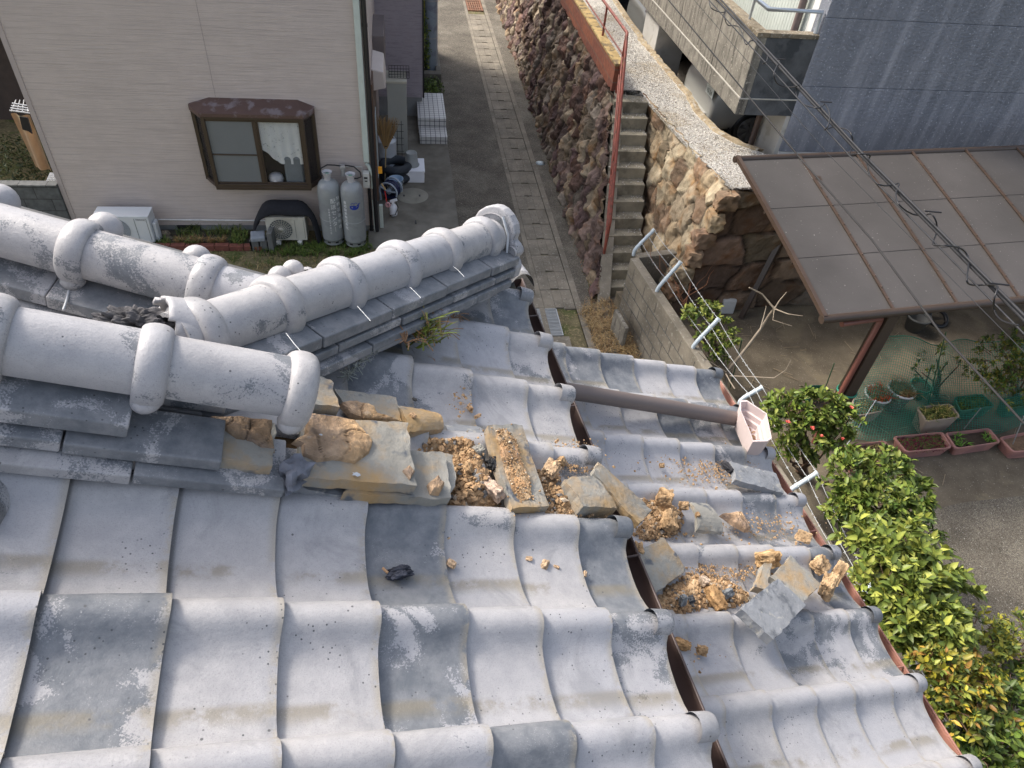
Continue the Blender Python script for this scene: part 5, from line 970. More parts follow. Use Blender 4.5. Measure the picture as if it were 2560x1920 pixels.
def barb(P, lab):
    m = MB(); pts = []
    for a, b in zip(P, P[1:]):
        n__ = 14
        for i in range(n__): f = i / n__; pts.append(a * (1 - f) + b * f - Vector((0, 0, .03 * 4 * f * (1 - f))))
    pts.append(P[-1]); m.tube(pts, .0035, 5, caps=False)
    L_ = 0
    for a, b in zip(pts, pts[1:]):
        if rs.rand() < .9:
            c = (a + b) / 2; d = Vector(rs.normal(0, 1, 3)).normalized() * .016; m.tube([c - d, c + d], .0028, 4); d = Vector(rs.normal(0, 1, 3)).normalized() * .016; m.tube([c - d, c + d], .0028, 4)
    tag(m.build('barbed_wire', M_GALV), lab, 'barbed wire', 'barbed wire strands on the garden wall')
for f, lb in ((.22, 'lowest strand of barbed wire, nearest the wall top'), (.6, 'middle strand of barbed wire along the angled pipes'), (.94, 'outermost strand of barbed wire at the pipe tips')):
    barb([m_ + (t_ - m_) * f + Vector((0, 0, .024)) for (_, m_, t_) in posts], lb)
# dead grass heap at the foot of the wall
m = MB()
for _ in range(46): c = (rs.uniform(2.72, 3.22), rs.uniform(7.2, 8.6), .0); blades(m, c, 34, .16, .12, [(.42, .28, .12), (.34, .22, .10), (.48, .36, .18), (.25, .15, .07)], .0045, 1.1)
tag(m.build('dead_grass', M_LEAF), 'heap of dry brown dead grass at the foot of the grey garden wall', 'dead grass', kind='stuff')
m = MB()
for y in np.arange(8.6, 24, .10): blades(m, (3.0 + .01 * (y - 8) - .06, y, .0), 4, .07, .07, DRY + [(.3, .12, .05), (.10, .13, .03)], .005, 1.0)
tag(m.build('edge_weeds', M_LEAF), 'thin dry weeds along the foot of the long stone wall', 'weeds', kind='stuff')
for (x, y, r, lb) in ((1597, 848, .07, 'pale rounded stone at the foot of the garden wall, left'), (1622, 850, .08, 'pale rounded stone at the foot of the garden wall, right')): tag(rock(onz(x, y, .03), r, (.42, .38, .32), seed=x % 7), lb, 'stone')
slabbox('leaning_plate', M_BCONC, (3.03, 7.55, 0), (3.09, 8.0, .42), 'dark grey slab leaning against the foot of the garden wall', 'slab', rz=.12)
# ---------------------------------------------------------------- carport
fz = 2.4; bz_ = 2.98; FL = onz(2060, 797, fz); BLc = onz(1842, 397, bz_)
dX = XH.copy(); Wc = 6.6
M_POLY = mat('bronze_panel', (.066, .060, .056), .55, .10, 1.2, .06, 30, spec=.5, c2=(.088, .080, .076), t2=(.40, .7), s2=1.0, c3=(.3, .28, .26), t3=(.70, .72), s3=40)
M_BRZ = mat('bronze_frame', (.10, .068, .052), .35, .08, 4, .02, metal=.35)
cp = thing('carport', 'bronze cantilever carport with curved dark translucent roof panels', 'carport', (FL.x + 1, FL.y, ZG))
def croof(s, t): # s along X, t 0 front ..1 back
    base = FL * (1 - t) + BLc * t; base = Vector(base); arch = math.sin(math.pi * min(1, t * .92 + .04)) * .025; return base + dX * s + Vector((0, 0, arch)) - XH * (0.0)
nn_ = 16; fx = [onz(x, y, fz) for x, y in [(2060, 797), (2231, 777), (2393, 764), (2548, 749)]]
ss_ = [0.0] + [(q - FL).dot(dX) for q in fx[1:]]; st_ = (ss_[3] - ss_[0]) / 3; ss_ += [ss_[3] + st_ * i for i in range(1, 8)]
for i, (a, b) in enumerate(zip(ss_, ss_[1:])):
    m = MB(); vs = []
    for q in range(nn_ + 1): vs += [croof(a + .01, q / nn_), croof(b - .01, q / nn_)]
    m.add(vs, [(2 * q, 2 * q + 1, 2 * q + 3, 2 * q + 2) for q in range(nn_)]); o = m.build('roof_panel', M_POLY, cp); md = o.modifiers.new('s', 'SOLIDIFY'); md.thickness = .012
for i, a in enumerate(ss_):
    m = MB(); pts = [croof(a, q / nn_) + Vector((0, 0, .018)) for q in range(nn_ + 1)]
    for p, q in zip(pts, pts[1:]): m.bar(p, q + (q - p) * .02, .026 if i else .045, .016 if i else .05)
    for q in range(1, 16): c = croof(a, q / 16) + Vector((0, 0, .032)); m.lathe([(.009, 0), (.009, .004), (0, .006)], c, 8)
    m.build('rafter', M_BRZ, cp)
for t, r in ((.0, .045), (1.0, .04)):
    m = MB(); m.tube([croof(-.03, t) - Vector((0, 0, .01)), croof(ss_[-1], t) - Vector((0, 0, .01))], r, 12); m.build('eave_beam', M_DKB, cp)
for t in (.33, .64): m = MB(); m.bar(croof(0, t) - Vector((0, 0, .035)), croof(ss_[-1], t) - Vector((0, 0, .035)), .03, .05); m.build('purlin', M_DKB, cp)
M_PSHADE = mat('purlin_shade_brown', (.06, .054, .051), .6)  # for thin dark strips that paint the purlins' shadow lines onto the panels
for t in (.33, .64):
    m = MB(); m.bar(croof(0, t) + Vector((0, 0, .003)), croof(ss_[-1], t) + Vector((0, 0, .003)), .006, .002); m.build('purlin_shade', M_PSHADE, cp)
ptop = onz(2262, 790, fz); zb2 = ZG; sps = (ptop - FL).dot(dX); pc = FL + dX * sps + YD * .10
m = MB(); m.box((pc.x - .075, pc.y - .075, ZG - .1), (pc.x + .075, pc.y + .075, fz - .02), rz=az); m.build('post', M_DKB, cp, bevel=.006)
m = MB(); m.bar(pc + Vector((0, 0, -.08)), pc + YD * 1.9 + Vector((0, 0, .45)), .08, .12); m.build('cantilever_arm', M_DKB, cp)
m = MB(); g0 = pc - XH * .11 - YD * .03; m.tube([croof(.25, 0) - Vector((0, 0, .10)), Zp(g0, fz - .13), Zp(g0, fz - .18), Zp(g0, ZG)], .030, 10); m.build('downpipe', mat('red_brown_pipe', (.20, .075, .055), .45), cp)
m = MB(); q1, q2 = onz(1852, 795, ZG), None; qs = onp(1952, 600, q1, Vector((0, 1, 0))) ; m.bar(q1, ony(1965, 575, q1.y + .35), .07, .07); tag(m.build('brace_bar', M_DKB), 'dark slanting bar leaning up towards the carport roof from the stone wall foot', 'bar')
# ---------------------------------------------------------------- overhead cables
def cable(name, pix, z, r, lab, mt=M_BK, sag=.0, group='overhead cables'):
    P = [onz(x, y, zz) for (x, y), zz in zip(pix, z)]; a, b = P[0], P[-1]; a2 = a + (a - P[1]).normalized() * 6; b2 = b + (b - P[-2]).normalized() * 3
    m = MB(); pts = []
    P = [a2] + P + [b2]
    m.tube(P, r, 8); return tag(m.build(name, mt), lab, 'cable', group), P
M_CABLE = mat('cable_sheath', (.03, .031, .035), .6, .05, spec=.25)
cz = [5.1, 5.02, 5.0]
cable('overhead_cable', [(1793, 0), (2150, 385), (2572, 812)], cz, .0085, 'thickest overhead cable, upper edge of the bundle with coils', M_CABLE)
cable('overhead_cable', [(1803, 0), (2158, 385), (2578, 806)], [5.12, 5.04, 5.02], .006, 'second cable lying against the thickest overhead cable', M_CABLE)
cable('overhead_cable', [(1772, 0), (2120, 385), (2580, 855)], cz, .004, 'thin cable running just under the coiled bundle', M_CABLE)
cable('overhead_cable', [(1700, 35), (2000, 395), (2180, 600), (2350, 830), (2575, 1075)], [4.7, 4.6, 4.58, 4.55, 4.5], .0055, 'twisted grey cable crossing from the balcony to the planters', mat('twisted_cable', (.035, .034, .035), .8, spec=.2))
cable('overhead_cable', [(1735, 0), (2070, 385), (2580, 900)], [4.7, 4.6, 4.5], .002, 'thinnest wire crossing the blue wall and the carport', M_CABLE)
# black hanger coils
coil = [(1773, 5), (1779, 21), (1804, 31), (1821, 25), (1817, 18), (1812, 42), (1820, 63), (1848, 68), (1864, 110), (1877, 102), (1898, 105), (1917, 126), (1917, 152), (1906, 160), (1935, 155), (1948, 153), (1935, 184), (1945, 210), (1972, 218), (1993, 215), (1997, 209), (1990, 231), (2003, 257), (2040, 270), (2056, 265), (2062, 260), (2074, 283), (2070, 315), (2062, 325), (2087, 317), (2118, 325), (2130, 341), (2132, 367), (2124, 385), (2150, 385), (2175, 388), (2168, 409), (2176, 440), (2197, 461), (2229, 464), (2247, 459), (2239, 488), (2250, 514), (2281, 535), (2312, 538), (2328, 535), (2341, 556), (2341, 582), (2333, 611), (2365, 614), (2402, 621), (2420, 642), (2420, 671), (2417, 703), (2433, 713), (2465, 712), (2493, 716), (2486, 745), (2486, 776), (2506, 802), (2554, 815)]
m = MB(); cc = [onz(x, y, 5.03 + .05 * math.sin(i * 1.7)) for i, (x, y) in enumerate(coil)]
sm2 = []
for i in range(len(cc) - 1):
    p0, p1, p2, p3 = cc[max(i - 1, 0)], cc[i], cc[i + 1], cc[min(i + 2, len(cc) - 1)]
    for k in range(5): t = k / 5; sm2.append(.5 * ((2 * p1) + (p2 - p0) * t + (2 * p0 - 5 * p1 + 4 * p2 - p3) * t * t + (-p0 + 3 * p1 - 3 * p2 + p3) * t ** 3))
m.tube(sm2, .0038, 6)
for i in (15, 25, 45, 56): m.tube([cc[i] + Vector((-.03, .01, .01)), cc[i] + Vector((.03, -.02, .02))], .004, 5)
tag(m.build('cable_coil', M_BK), 'black spiral hanger wire looping around the overhead cable bundle', 'wire coil')
# ---------------------------------------------------------------- garden things
def shr(c, pts, f): return [c + (p - c) * f for p in pts]
def planter(px, zr, h, mt, label, soil=(.045, .03, .02), plants=None, grp='plastic planters', rim=.014, sh_=.80):
    P = [onz(x, y, zr) for x, y in px]; c = sum(P, Vector()) / 4; t = thing('planter', label, 'planter', Zp(c, zr - h), grp); n_ = 6
    def ring(pts, f, z):
        out = []
        for i in range(4):
            a, b, d = pts[i - 1], pts[i], pts[(i + 1) % 4]; r = .045
            e1 = b + (a - b).normalized() * r; e2 = b + (d - b).normalized() * r
            for k in range(4): s_ = k / 3; q = e1 * (1 - s_) ** 2 + b * 2 * s_ * (1 - s_) + e2 * s_ * s_; out.append(Zp(c + (q - c) * f, z))
        return out
    R = [ring(P, 1.0, zr), ring(P, .93, zr + .002), ring(P, .92, zr - .02), ring(P, .9, zr - .06), None]
    O = [ring(P, 1.0, zr), ring(P, 1.005, zr - .022), ring(P, .97, zr - .024), ring(P, sh_ + .04, zr - h)]
    m = MB(); k = 16
    def loft(rs_):
        vs = [p for r in rs_ for p in r]; m.add(vs, [(i * k + j, i * k + (j + 1) % k, (i + 1) * k + (j + 1) % k, (i + 1) * k + j) for i in range(len(rs_) - 1) for j in range(k)], sm=True)
    loft(O); loft(R[:4]); m.add(ring(P, .84, zr - h + .002), [tuple(range(k))]); b = m.build('tub', mt, t); e_ = b.modifiers.new('e', 'EDGE_SPLIT'); e_.split_angle = R_(45)
    m = MB(); m.add([c + Vector((0, 0, -.045 + (zr - c.z)))] + ring(P, .905, zr - .05), [(0, i + 1, (i + 1) % k + 1) for i in range(k)]); m.build('soil', mat('potting_soil', soil, .95, .4, 30, .6, 60), t)
    if plants:
        m = MB()
        for (n, h_, cols, sp, ln_) in plants:
            for _ in range(n): a, b2 = rs.rand(), rs.rand(); q = (P[0] * (1 - a) + P[1] * a) * (1 - b2) + (P[3] * (1 - a) + P[2] * a) * b2; q = c + (q - c) * .82; blades(m, (q.x, q.y, zr - .05), 5, h_, sp, cols, .008, ln_)
        m.build('plants', M_LEAF, t)
    return t
M_PINK = mat('faded_pink_plastic', (.40, .20, .17), .5, .12, 5, .05, 60, c2=(.33, .17, .16), s2=4); M_BEIGE = mat('beige_planter', (.36, .29, .23), .6, .1, 5, .05); M_GREENP = mat('green_planter', (.04, .15, .10), .5, .1, 5, .05); M_WPOT = mat('white_pot', (.62, .62, .60), .5, .06)
PU_ = [(.10, .012, .035), (.16, .02, .04), (.09, .12, .03)]
planter([(2105, 1114), (2213, 1101), (2243, 1141), (2130, 1172)], .46, .16, M_PINK, 'pink planter half hidden by camellia leaves, leftmost of the pink row', plants=[(60, .05, DRY, .03, 1)])
planter([(2232, 1091), (2357, 1079), (2381, 1119), (2264, 1130)], .46, .16, M_PINK, 'pink planter filled with dark red-purple leaves', plants=[(170, .05, PU_, .03, 1.2), (40, .05, GRN, .03, 1)])
planter([(2362, 1082), (2474, 1070), (2503, 1105), (2389, 1122)], .46, .16, M_PINK, 'pink planter of black soil with one bright green sprout', plants=[(9, .09, [(.12, .25, .03)], .02, 1.2)])
planter([(2498, 1093), (2599, 1073), (2625, 1123), (2532, 1130)], .46, .16, M_PINK, 'pink planter of brown earth cut off by the right edge', soil=(.16, .10, .06))
planter([(2291, 1017), (2377, 1009), (2402, 1042), (2316, 1054)], .58, .26, M_BEIGE, 'deep beige planter with yellow-green plants behind the net', plants=[(60, .09, [(.2, .2, .05), (.1, .14, .03), (.4, .32, .1)], .03, 1)], sh_=.78)
planter([(2385, 992), (2456, 984), (2489, 1015), (2400, 1028)], .56, .2, M_GREENP, 'dark green planter with pale rim to the right of the beige one', plants=[(80, .07, GRN, .03, 1)])
planter([(2130, 998), (2190, 992), (2210, 1027), (2140, 1040)], .54, .2, M_BEIGE, 'beige planter with dry stalks beside the carport post', plants=[(50, .07, DRY, .03, 1)])
planter([(2016, 964), (2058, 962), (2066, 980), (2024, 984)], .5, .18, M_GREENP, 'small green planter behind the camellia bush')
planter([(2500, 996), (2575, 986), (2600, 1010), (2520, 1020)], .54, .2, M_GREENP, 'dark green planter at the right edge under the leafy shrub', plants=[(50, .08, GRN, .03, 1)])
def pot(px, py, zr, r, h, mt, label, cat='pot', soil=True, plants=None, name='flower_pot', wav=0):
    c = onz(px, py, zr); t = thing(name, label, cat, Zp(c, zr - h)); m = MB(); rb = r * .68; b = Vector((c.x, c.y, zr - h))
    m.lathe([(0, 0), (rb, 0), (r * .95, h - .03), (r * 1.04, h - .03), (r * 1.06, h), (r * .95, h), (r * .9, h - .05)], b, 24); m.build('tub', mt, t)
    if soil: m = MB(); m.lathe([(r * .92, h - .05), (0, h - .04)], b, 20); m.build('soil', mat('potting_soil', (.045, .03, .02), .95, .4, 30, .6, 60), t)
    if plants: m = MB(); [blades(m, (c.x + rs.uniform(-r, r) * .7, c.y + rs.uniform(-r, r) * .7, zr - .04), 6, plants[0], .04, plants[1], .008, 1.1) for _ in range(plants[2])]; m.build('plants', M_LEAF, t)
    return t
pot(2196, 984, .62, .16, .3, M_WPOT, 'scalloped white pot of red leaves, nearer the carport post', plants=(.12, [(.45, .05, .02), (.35, .10, .03), (.12, .14, .04)], 40))
pot(2256, 972, .66, .17, .34, M_WPOT, 'larger scalloped white pot of dry brown plants behind the net', plants=(.12, DRY + [(.12, .12, .03), (.3, .12, .05)], 50))
pot(2305, 962, .5, .14, .2, M_GREENP, 'round dark green pot to the right of the white pots')
M_RP = mat('terracotta_red', (.30, .07, .045), .6, .1); M_YP = mat('yellow_pot_plastic', (.42, .40, .03), .45, .08)
pot(1727, 742, .48, .115, .18, M_RP, 'red-brown pots stacked inside the garden wall', soil=False)
pot(1789, 749, .46, .11, .16, M_YP, 'yellow pot with a small succulent near the stone wall', plants=(.09, GRN, 10))
pot(1756, 766, .44, .075, .13, mat('grey_blue_pot', (.30, .33, .36), .5), 'small grey-blue pot between red stack and yellow pot', soil=False)
m = MB(); a = onz(1822, 742, .52); m.hexa([Vector((a.x - .13, a.y - .14, ZG)), Vector((a.x + .09, a.y - .14, ZG)), Vector((a.x + .09, a.y + .02, ZG)), Vector((a.x - .13, a.y + .02, ZG)), a + Vector((-.11, -.10, 0)), a + Vector((.10, -.10, 0)), a + Vector((.11, .05, .02)), a + Vector((-.10, .05, .02))]); tag(m.build('white_tub', M_WPOT, bevel=.015), 'upright white plastic tub beside the yellow pot', 'tub')
pot(2300, 790, .55, .17, .25, mat('grey_bucket', (.10, .105, .105), .6), 'dark grey bucket on the ground under the carport edge', 'bucket', soil=False, name='bucket')
m = MB(); c = onz(2345, 795, .38); torus(m, c, .14, .03, Matrix.Rotation(.5, 3, 'X'), 20, 8); tag(m.build('rubber_ring', M_BK), 'black rubber ring lying beside the dark grey bucket', 'ring')
# green net, poles
def netfn(s, t):
    a = onz(2200, 838, 1.15); b = onz(2590, 845, 1.15); c = onz(2110, 1100, .34); d = onz(2620, 1065, .34)
    p = (a * (1 - s) + b * s) * (1 - t) + (c * (1 - s) + d * s) * t; p.z -= .10 * math.sin(math.pi * s) * (1 - t) + .03 * math.sin(s * 21 + t * 5); p.y += .05 * math.sin(s * 13 + 2 * t); return p
m = MB(); NXn, NYn = 84, 40
for i in range(NXn + 1): m.tube([netfn(i / NXn, j / 12) for j in range(13)], .0028, 3, caps=False, sm=False)
for j in range(NYn + 1): m.tube([netfn(i / 24, j / NYn) for i in range(25)], .0028, 3, caps=False, sm=False)
M_NET = mat('green_net_cord', (.02, .19, .12), .6, .1); tag(m.build('garden_net', M_NET), 'green mesh net stretched from the carport post over the planters', 'net')
m = MB(); m.tube([netfn(i / 24, 0) + Vector((0, 0, .004)) for i in range(25)], .006, 6); q = netfn(0, 0); m.tube([q, q + Vector((.02, 0, -.25)), q + Vector((-.01, .01, -.6))], .008, 6); torus(m, Vector((pc.x, pc.y, q.z)), .11, .012, None, 16, 6); tag(m.build('net_cord', M_NET), 'green cord along the top edge of the net knotted round the carport post', 'cord')
M_STK = mat('green_stake', (.05, .12, .06), .5)
for i, (x, y, x2, y2) in enumerate([(2365, 830, 2320, 1010), (2060, 978, 2086, 908), (2090, 975, 2152, 875), (1825, 970, 1855, 850)]):
    b = onz(x2 if y2 > y else x, max(y, y2), .32); tpx = (x, y) if y2 > y else (x2, y2); zt5 = onp(tpx[0], tpx[1], b, Vector((0, 1, 0))); m = MB(); m.tube([b, Vector((zt5.x, zt5.y, zt5.z))], .007, 6)
    tag(m.build('plant_stake', M_STK), ['tall green stake standing inside the net', 'short dark stake beside the small green planter', 'longer green stake leaning by the carport post', 'green stake inside the pruned shrub'][i], 'stake')
for i, (x, y, x2, y2) in enumerate([(2112, 1120, 2190, 1000), (2410, 1072, 2452, 1020), (2532, 1110, 2560, 1040)]):
    m = MB(); m.tube([onz(x, y, .5), onz(x2, y2, .95)], .006, 6); tag(m.build('support_cane', M_GALV), ['pale cane crossing the leftmost pink planter', 'pale cane behind the black-soil planter', 'pale cane in the planter at the right edge'][i], 'cane')
# ---------------------------------------------------------------- branches
M_BARK = mat('pale_bark', (.30, .25, .19), .85, .2, 12, .3, 60); M_BARK2 = mat('brown_bark', (.14, .09, .06), .9, .2, 12, .3, 60); M_REDT = mat('red_twig', (.28, .12, .06), .8, .15)
def path(pix, z0, z1): n_ = len(pix); return [onz(x, y, z0 + (z1 - z0) * i / (n_ - 1)) for i, (x, y) in enumerate(pix)]
ps = thing('pruned_shrub', 'bare pale branched shrub leaning over the garden beside the lower roof', 'shrub', onz(1800, 975, ZG))
base = onz(1812, 960, .9)
for pix, z0, z1, r0_, r1_ in [([(1812, 1000), (1815, 935), (1830, 915), (1870, 865), (1900, 825), (1925, 785), (1936, 772)], ZG + .2, 1.9, .024, .014), ([(1936, 772), (1905, 735), (1873, 719)], 1.9, 2.1, .012, .007), ([(1936, 772), (1950, 750), (1967, 730)], 1.9, 2.1, .011, .005), ([(1936, 772), (1970, 785), (2007, 790)], 1.9, 2.0, .009, .003), ([(1900, 825), (1910, 790), (1916, 765)], 1.7, 1.9, .008, .005), ([(1825, 940), (1880, 942), (1935, 945), (1965, 925), (1977, 900)], 1.0, 1.5, .008, .004), ([(1815, 935), (1826, 955), (1837, 972)], 1.0, 1.1, .008, .006), ([(1936, 772), (1932, 800), (1980, 815)], 1.9, 1.9, .005, .002), ([(1815, 930), (1760, 895), (1745, 880)], .95, 1.2, .006, .003)]:
    P = path(pix, z0, z1); m = MB(); m.tube(P, r0_, 8, rr=[r0_ + (r1_ - r0_) * i / (len(P) - 1) for i in range(len(P))]); m.build('branch', M_BARK, ps)
cr = thing('bare_climber', 'tangle of bare reddish twigs at the corner behind the barbed wire', 'climber', onz(1700, 700, ZG))
for k in range(16):
    x, y = rs.uniform(1680, 1720), rs.uniform(720, 770); z = .7; P = []
    dx, dy = rs.uniform(-14, 26), rs.uniform(-30, -12)
    for j in range(6): P.append(onz(x, y, z)); x += dx + rs.uniform(-12, 12); y += dy + rs.uniform(-8, 8); z += .09
    m = MB(); m.tube(P, .005, 5, rr=[.007 - .001 * j for j in range(6)]); m.build('twig', M_REDT, cr)
m = MB(); m.tube(path([(1782, 730), (1758, 690), (1742, 665), (1720, 640)], .5, 1.2), .005, 5); m.build('twig', M_REDT, cr)
m = MB()
for _ in range(70): a = rs.uniform(4.4, 8), rs.uniform(4.6, 7.9); an = rs.rand() * 6.28; l = rs.uniform(.05, .3); m.tube([(a[0], a[1], ZG + .012), (a[0] + l * math.cos(an), a[1] + l * math.sin(an), ZG + .02)], .0035, 4)
tag(m.build('fallen_twigs', mat('dry_twig', (.34, .27, .18), .9)), 'thin dry twigs scattered over the bare garden ground', 'twigs', kind='stuff')
o = pebbles('g', 2600, lambda: (rs.uniform(3.9, 9), rs.uniform(2, 7.9), ZG + .005), 0, (.003, .009), [(.3, .28, .24), (.2, .17, .13), (.4, .38, .34)], M_STONE, '').build('garden_grit', M_STONE); tag(o, 'small grit and pebbles over the garden ground and parking area', 'grit', kind='stuff')
# ---------------------------------------------------------------- bushes
M_CAM = mat('camellia_leaf', (1.18, 1.12, .9), .42, .1, 20, 0, spec=.25, attr=True)
LG = [(.12, .155, .035), (.15, .19, .04), (.085, .125, .03), (.20, .23, .055), (.06, .095, .024), (.15, .18, .04)]
LD = [(.055, .10, .022), (.08, .13, .025), (.11, .16, .03)]; LY = [(.30, .28, .03), (.36, .25, .05), (.24, .14, .04), (.18, .17, .03)]
def bush(name, blobs, n, size, cols, label, trunk, fl=None, cat='bush', dens=None, extra=None):
    t = thing(name, label, cat, (trunk[0], trunk[1], ZG)); cr_ = MB(); wd = MB(); tot = sum(b[1][0] * b[1][1] for b in blobs)
    for (c, r) in blobs:
        c = Vector(c); k = int(n * .47 * r[0] * r[1] / tot); ns = max(6, k // 9)
        for _ in range(ns):
            d = Vector(rs.normal(0, 1, 3)).normalized(); 
            if d.z < -.5: d.z = -d.z
            bump_ = 1 + .30 * noise.noise(d * 2.2 + c * 3); e = c + Vector((d.x * r[0], d.y * r[1], d.z * r[2])) * bump_ * rs.uniform(.72, 1.06); s_ = c + (e - c) * rs.uniform(.35, .6)
            if rs.rand() < .35: wd.tube([s_, (s_ + e) / 2 + Vector(rs.normal(0, .02, 3)), e], .004, 4, rr=[.006, .004, .002])
            tw = (e - s_).normalized(); nl = rs.randint(7, 12)
            for q in range(nl):
                f = 1 - .55 * (q / nl); p = s_ + (e - s_) * f; a = q * 2.4; side = tw.cross(Vector((0, 0, 1))); side = side.normalized() if side.length > .01 else Vector((1, 0, 0)); o_ = (side * math.cos(a) + tw.cross(side) * math.sin(a)); leaf2(cr_, p, (o_ * .9 + tw * .55 + Vector((0, 0, .15))).normalized(), size * 1.0 * rs.uniform(.55, 1.15), cols[rs.randint(len(cols))] if q else cols[-1])
    cr_.build('crown', M_CAM, t)
    b = Vector((trunk[0], trunk[1], ZG))
    for i in range(7):
        c = Vector(blobs[i % len(blobs)][0]) + Vector(rs.normal(0, .08, 3)); wd.tube([b + Vector(rs.normal(0, .04, 3)) * Vector((1, 1, 0)).x, b * .6 + c * .4 + Vector(rs.normal(0, .05, 3)), c], .012, 6, rr=[.022, .014, .007])
    wd.build('branches', M_BARK2, t)
    if fl:
        for p in fl:
            m = MB()
            for q in range(9): a = q * 2.4; leaf2(m, Vector(p), Vector((math.cos(a) * .8, math.sin(a) * .8, .6)).normalized(), .028, (.60, .12, .09), slim=.8)
            m.build('flower', M_LEAF, t)
    return t
def leaf2(m, p, t, s, col, slim=.46):
    t = (t + Vector(rs.normal(0, .18, 3))).normalized(); up = Vector((0, 0, 1)) + Vector(rs.normal(0, .35, 3)); b = t.cross(up); b = b.normalized() if b.length > .01 else Vector((1, 0, 0)); n_ = b.cross(t); n_ = n_ if n_.z > 0 else -n_; k = rs.uniform(.7, 1.3); w_ = s * slim
    mid = lambda f, z: p + t * (s * f) + n_ * (s * z)
    q = [p, mid(.28, .02) + b * w_ * .46 + n_ * s * .07, mid(.62, .02) + b * w_ * .42 + n_ * s * .05, mid(1, -.10), mid(.62, .02) - b * w_ * .42 + n_ * s * .05, mid(.28, .02) - b * w_ * .46 + n_ * s * .07, mid(.30, .0), mid(.64, -.02)]
    c_ = (col[0] * k, col[1] * k, col[2] * k); cm = (min(1, c_[0] * 1.35), min(1, c_[1] * 1.3), c_[2] * 1.3)
    m.add(q, [(0, 1, 6), (1, 2, 7, 6), (2, 3, 7), (3, 4, 7), (4, 5, 6, 7), (5, 0, 6)], sm=True, col=[c_] * 6 + [cm] * 2)
def at(x, y, z): return tuple(onz(x, y, z))
B = lambda x, y, z, r, rz=None: (at(x, y, z), (r, r, rz or r * .8))
bush('camellia_bush', [B(1765, 800, 1.25, .27), B(1800, 835, 1.15, .25), B(1775, 870, .95, .28), B(1735, 790, 1.15, .18)], 2300, .075, LG[:3] + LD + LG[3:4], 'small glossy green bush just inside the garden wall near the pots', at(1790, 880, ZG)[:2])
bush('camellia_bush', [B(1965, 1035, 1.55, .26), B(2040, 1025, 1.55, .28), B(2095, 1055, 1.45, .24), B(2030, 1090, 1.35, .26), B(1950, 1070, 1.4, .22), B(1985, 1130, 1.0, .22)], 5200, .085, LG + LD, 'camellia bush with red flowers beside the pink tray on the lower roof corner', at(2010, 1180, ZG)[:2], fl=[at(1969, 1056, 1.87), at(2030, 1071, 1.88), at(2128, 1020, 1.75), at(2052, 1091, 1.75), at(1933, 1131, 1.6), at(2105, 1098, 1.6)])
bush('camellia_bush', [B(2130, 1195, 1.6, .28), B(2210, 1185, 1.55, .28), B(2170, 1270, 1.55, .32), B(2240, 1280, 1.5, .30), B(2110, 1260, 1.5, .22), B(2285, 1245, 1.35, .24)], 6000, .092, LG + LD, 'tall dark green camellia bush in front of the pink planters', at(2140, 1330, ZG)[:2])
bush('camellia_bush', [B(2165, 1365, 1.85, .27), B(2230, 1400, 1.85, .36), B(2300, 1420, 1.8, .30), B(2215, 1470, 1.85, .32), B(2290, 1510, 1.8, .36), B(2350, 1490, 1.65, .28), B(2270, 1560, 1.8, .28), B(2340, 1580, 1.75, .3)], 8200, .10, [(.18, .22, .045), (.22, .26, .055), (.13, .175, .035), (.27, .30, .07), (.09, .13, .03)], 'largest camellia bush with bright yellow-green leaves along the lower eave', at(2270, 1540, ZG)[:2])
bush('camellia_bush', [B(2330, 1680, 1.75, .26), B(2380, 1690, 1.7, .30), B(2370, 1765, 1.7, .26), B(2420, 1740, 1.6, .28)], 4200, .075, LG + LY, 'bush with yellowing and orange leaves low along the right side', at(2350, 1750, ZG)[:2])
bush('leafy_shrub', [B(2440, 1590, 1.3, .30), B(2520, 1660, 1.2, .34), B(2570, 1610, 1.1, .3)], 3600, .06, LG + LY[:1] + [(.2, .2, .03)], 'fine-leaved shrub with orange tips at the lower right edge by the asphalt', at(2520, 1640, ZG)[:2])
bush('camellia_bush', [B(2420, 1850, 1.5, .36), B(2520, 1820, 1.4, .36), B(2500, 1930, 1.4, .36), B(2580, 1890, 1.3, .34), B(2380, 1930, 1.5, .3), B(2580, 1750, 1.1, .34), B(2480, 1770, 1.2, .3)], 7200, .085, LD + LG[:3] + [(.05, .08, .02)], 'dark green bush filling the bottom right corner', at(2500, 1880, ZG)[:2])
bush('garden_shrub', [B(2500, 900, 1.25, .36), B(2560, 880, 1.25, .36), B(2530, 960, 1.05, .34), B(2590, 960, 1.0, .34), B(2470, 960, .9, .24)], 5200, .055, LD + LY[3:] + [(.20, .19, .03), (.05, .07, .02)], 'dark leafy shrub with yellowing leaves at the right edge behind the net', at(2540, 1000, ZG)[:2], cat='shrub')
bush('garden_shrub', [B(2330, 900, .95, .20, .3), B(2390, 930, .8, .24), B(2300, 925, .8, .2)], 700, .045, LD + [(.2, .2, .04)], 'sparse climbing green plant on the stake inside the net', at(2330, 980, ZG)[:2], cat='plant')
bush('camellia_bush', [B(2230, 1340, 1.0, .3), B(2300, 1350, .9, .26)], 1500, .05, LD, 'low dark sprig bush between camellia and asphalt', at(2250, 1370, ZG)[:2])
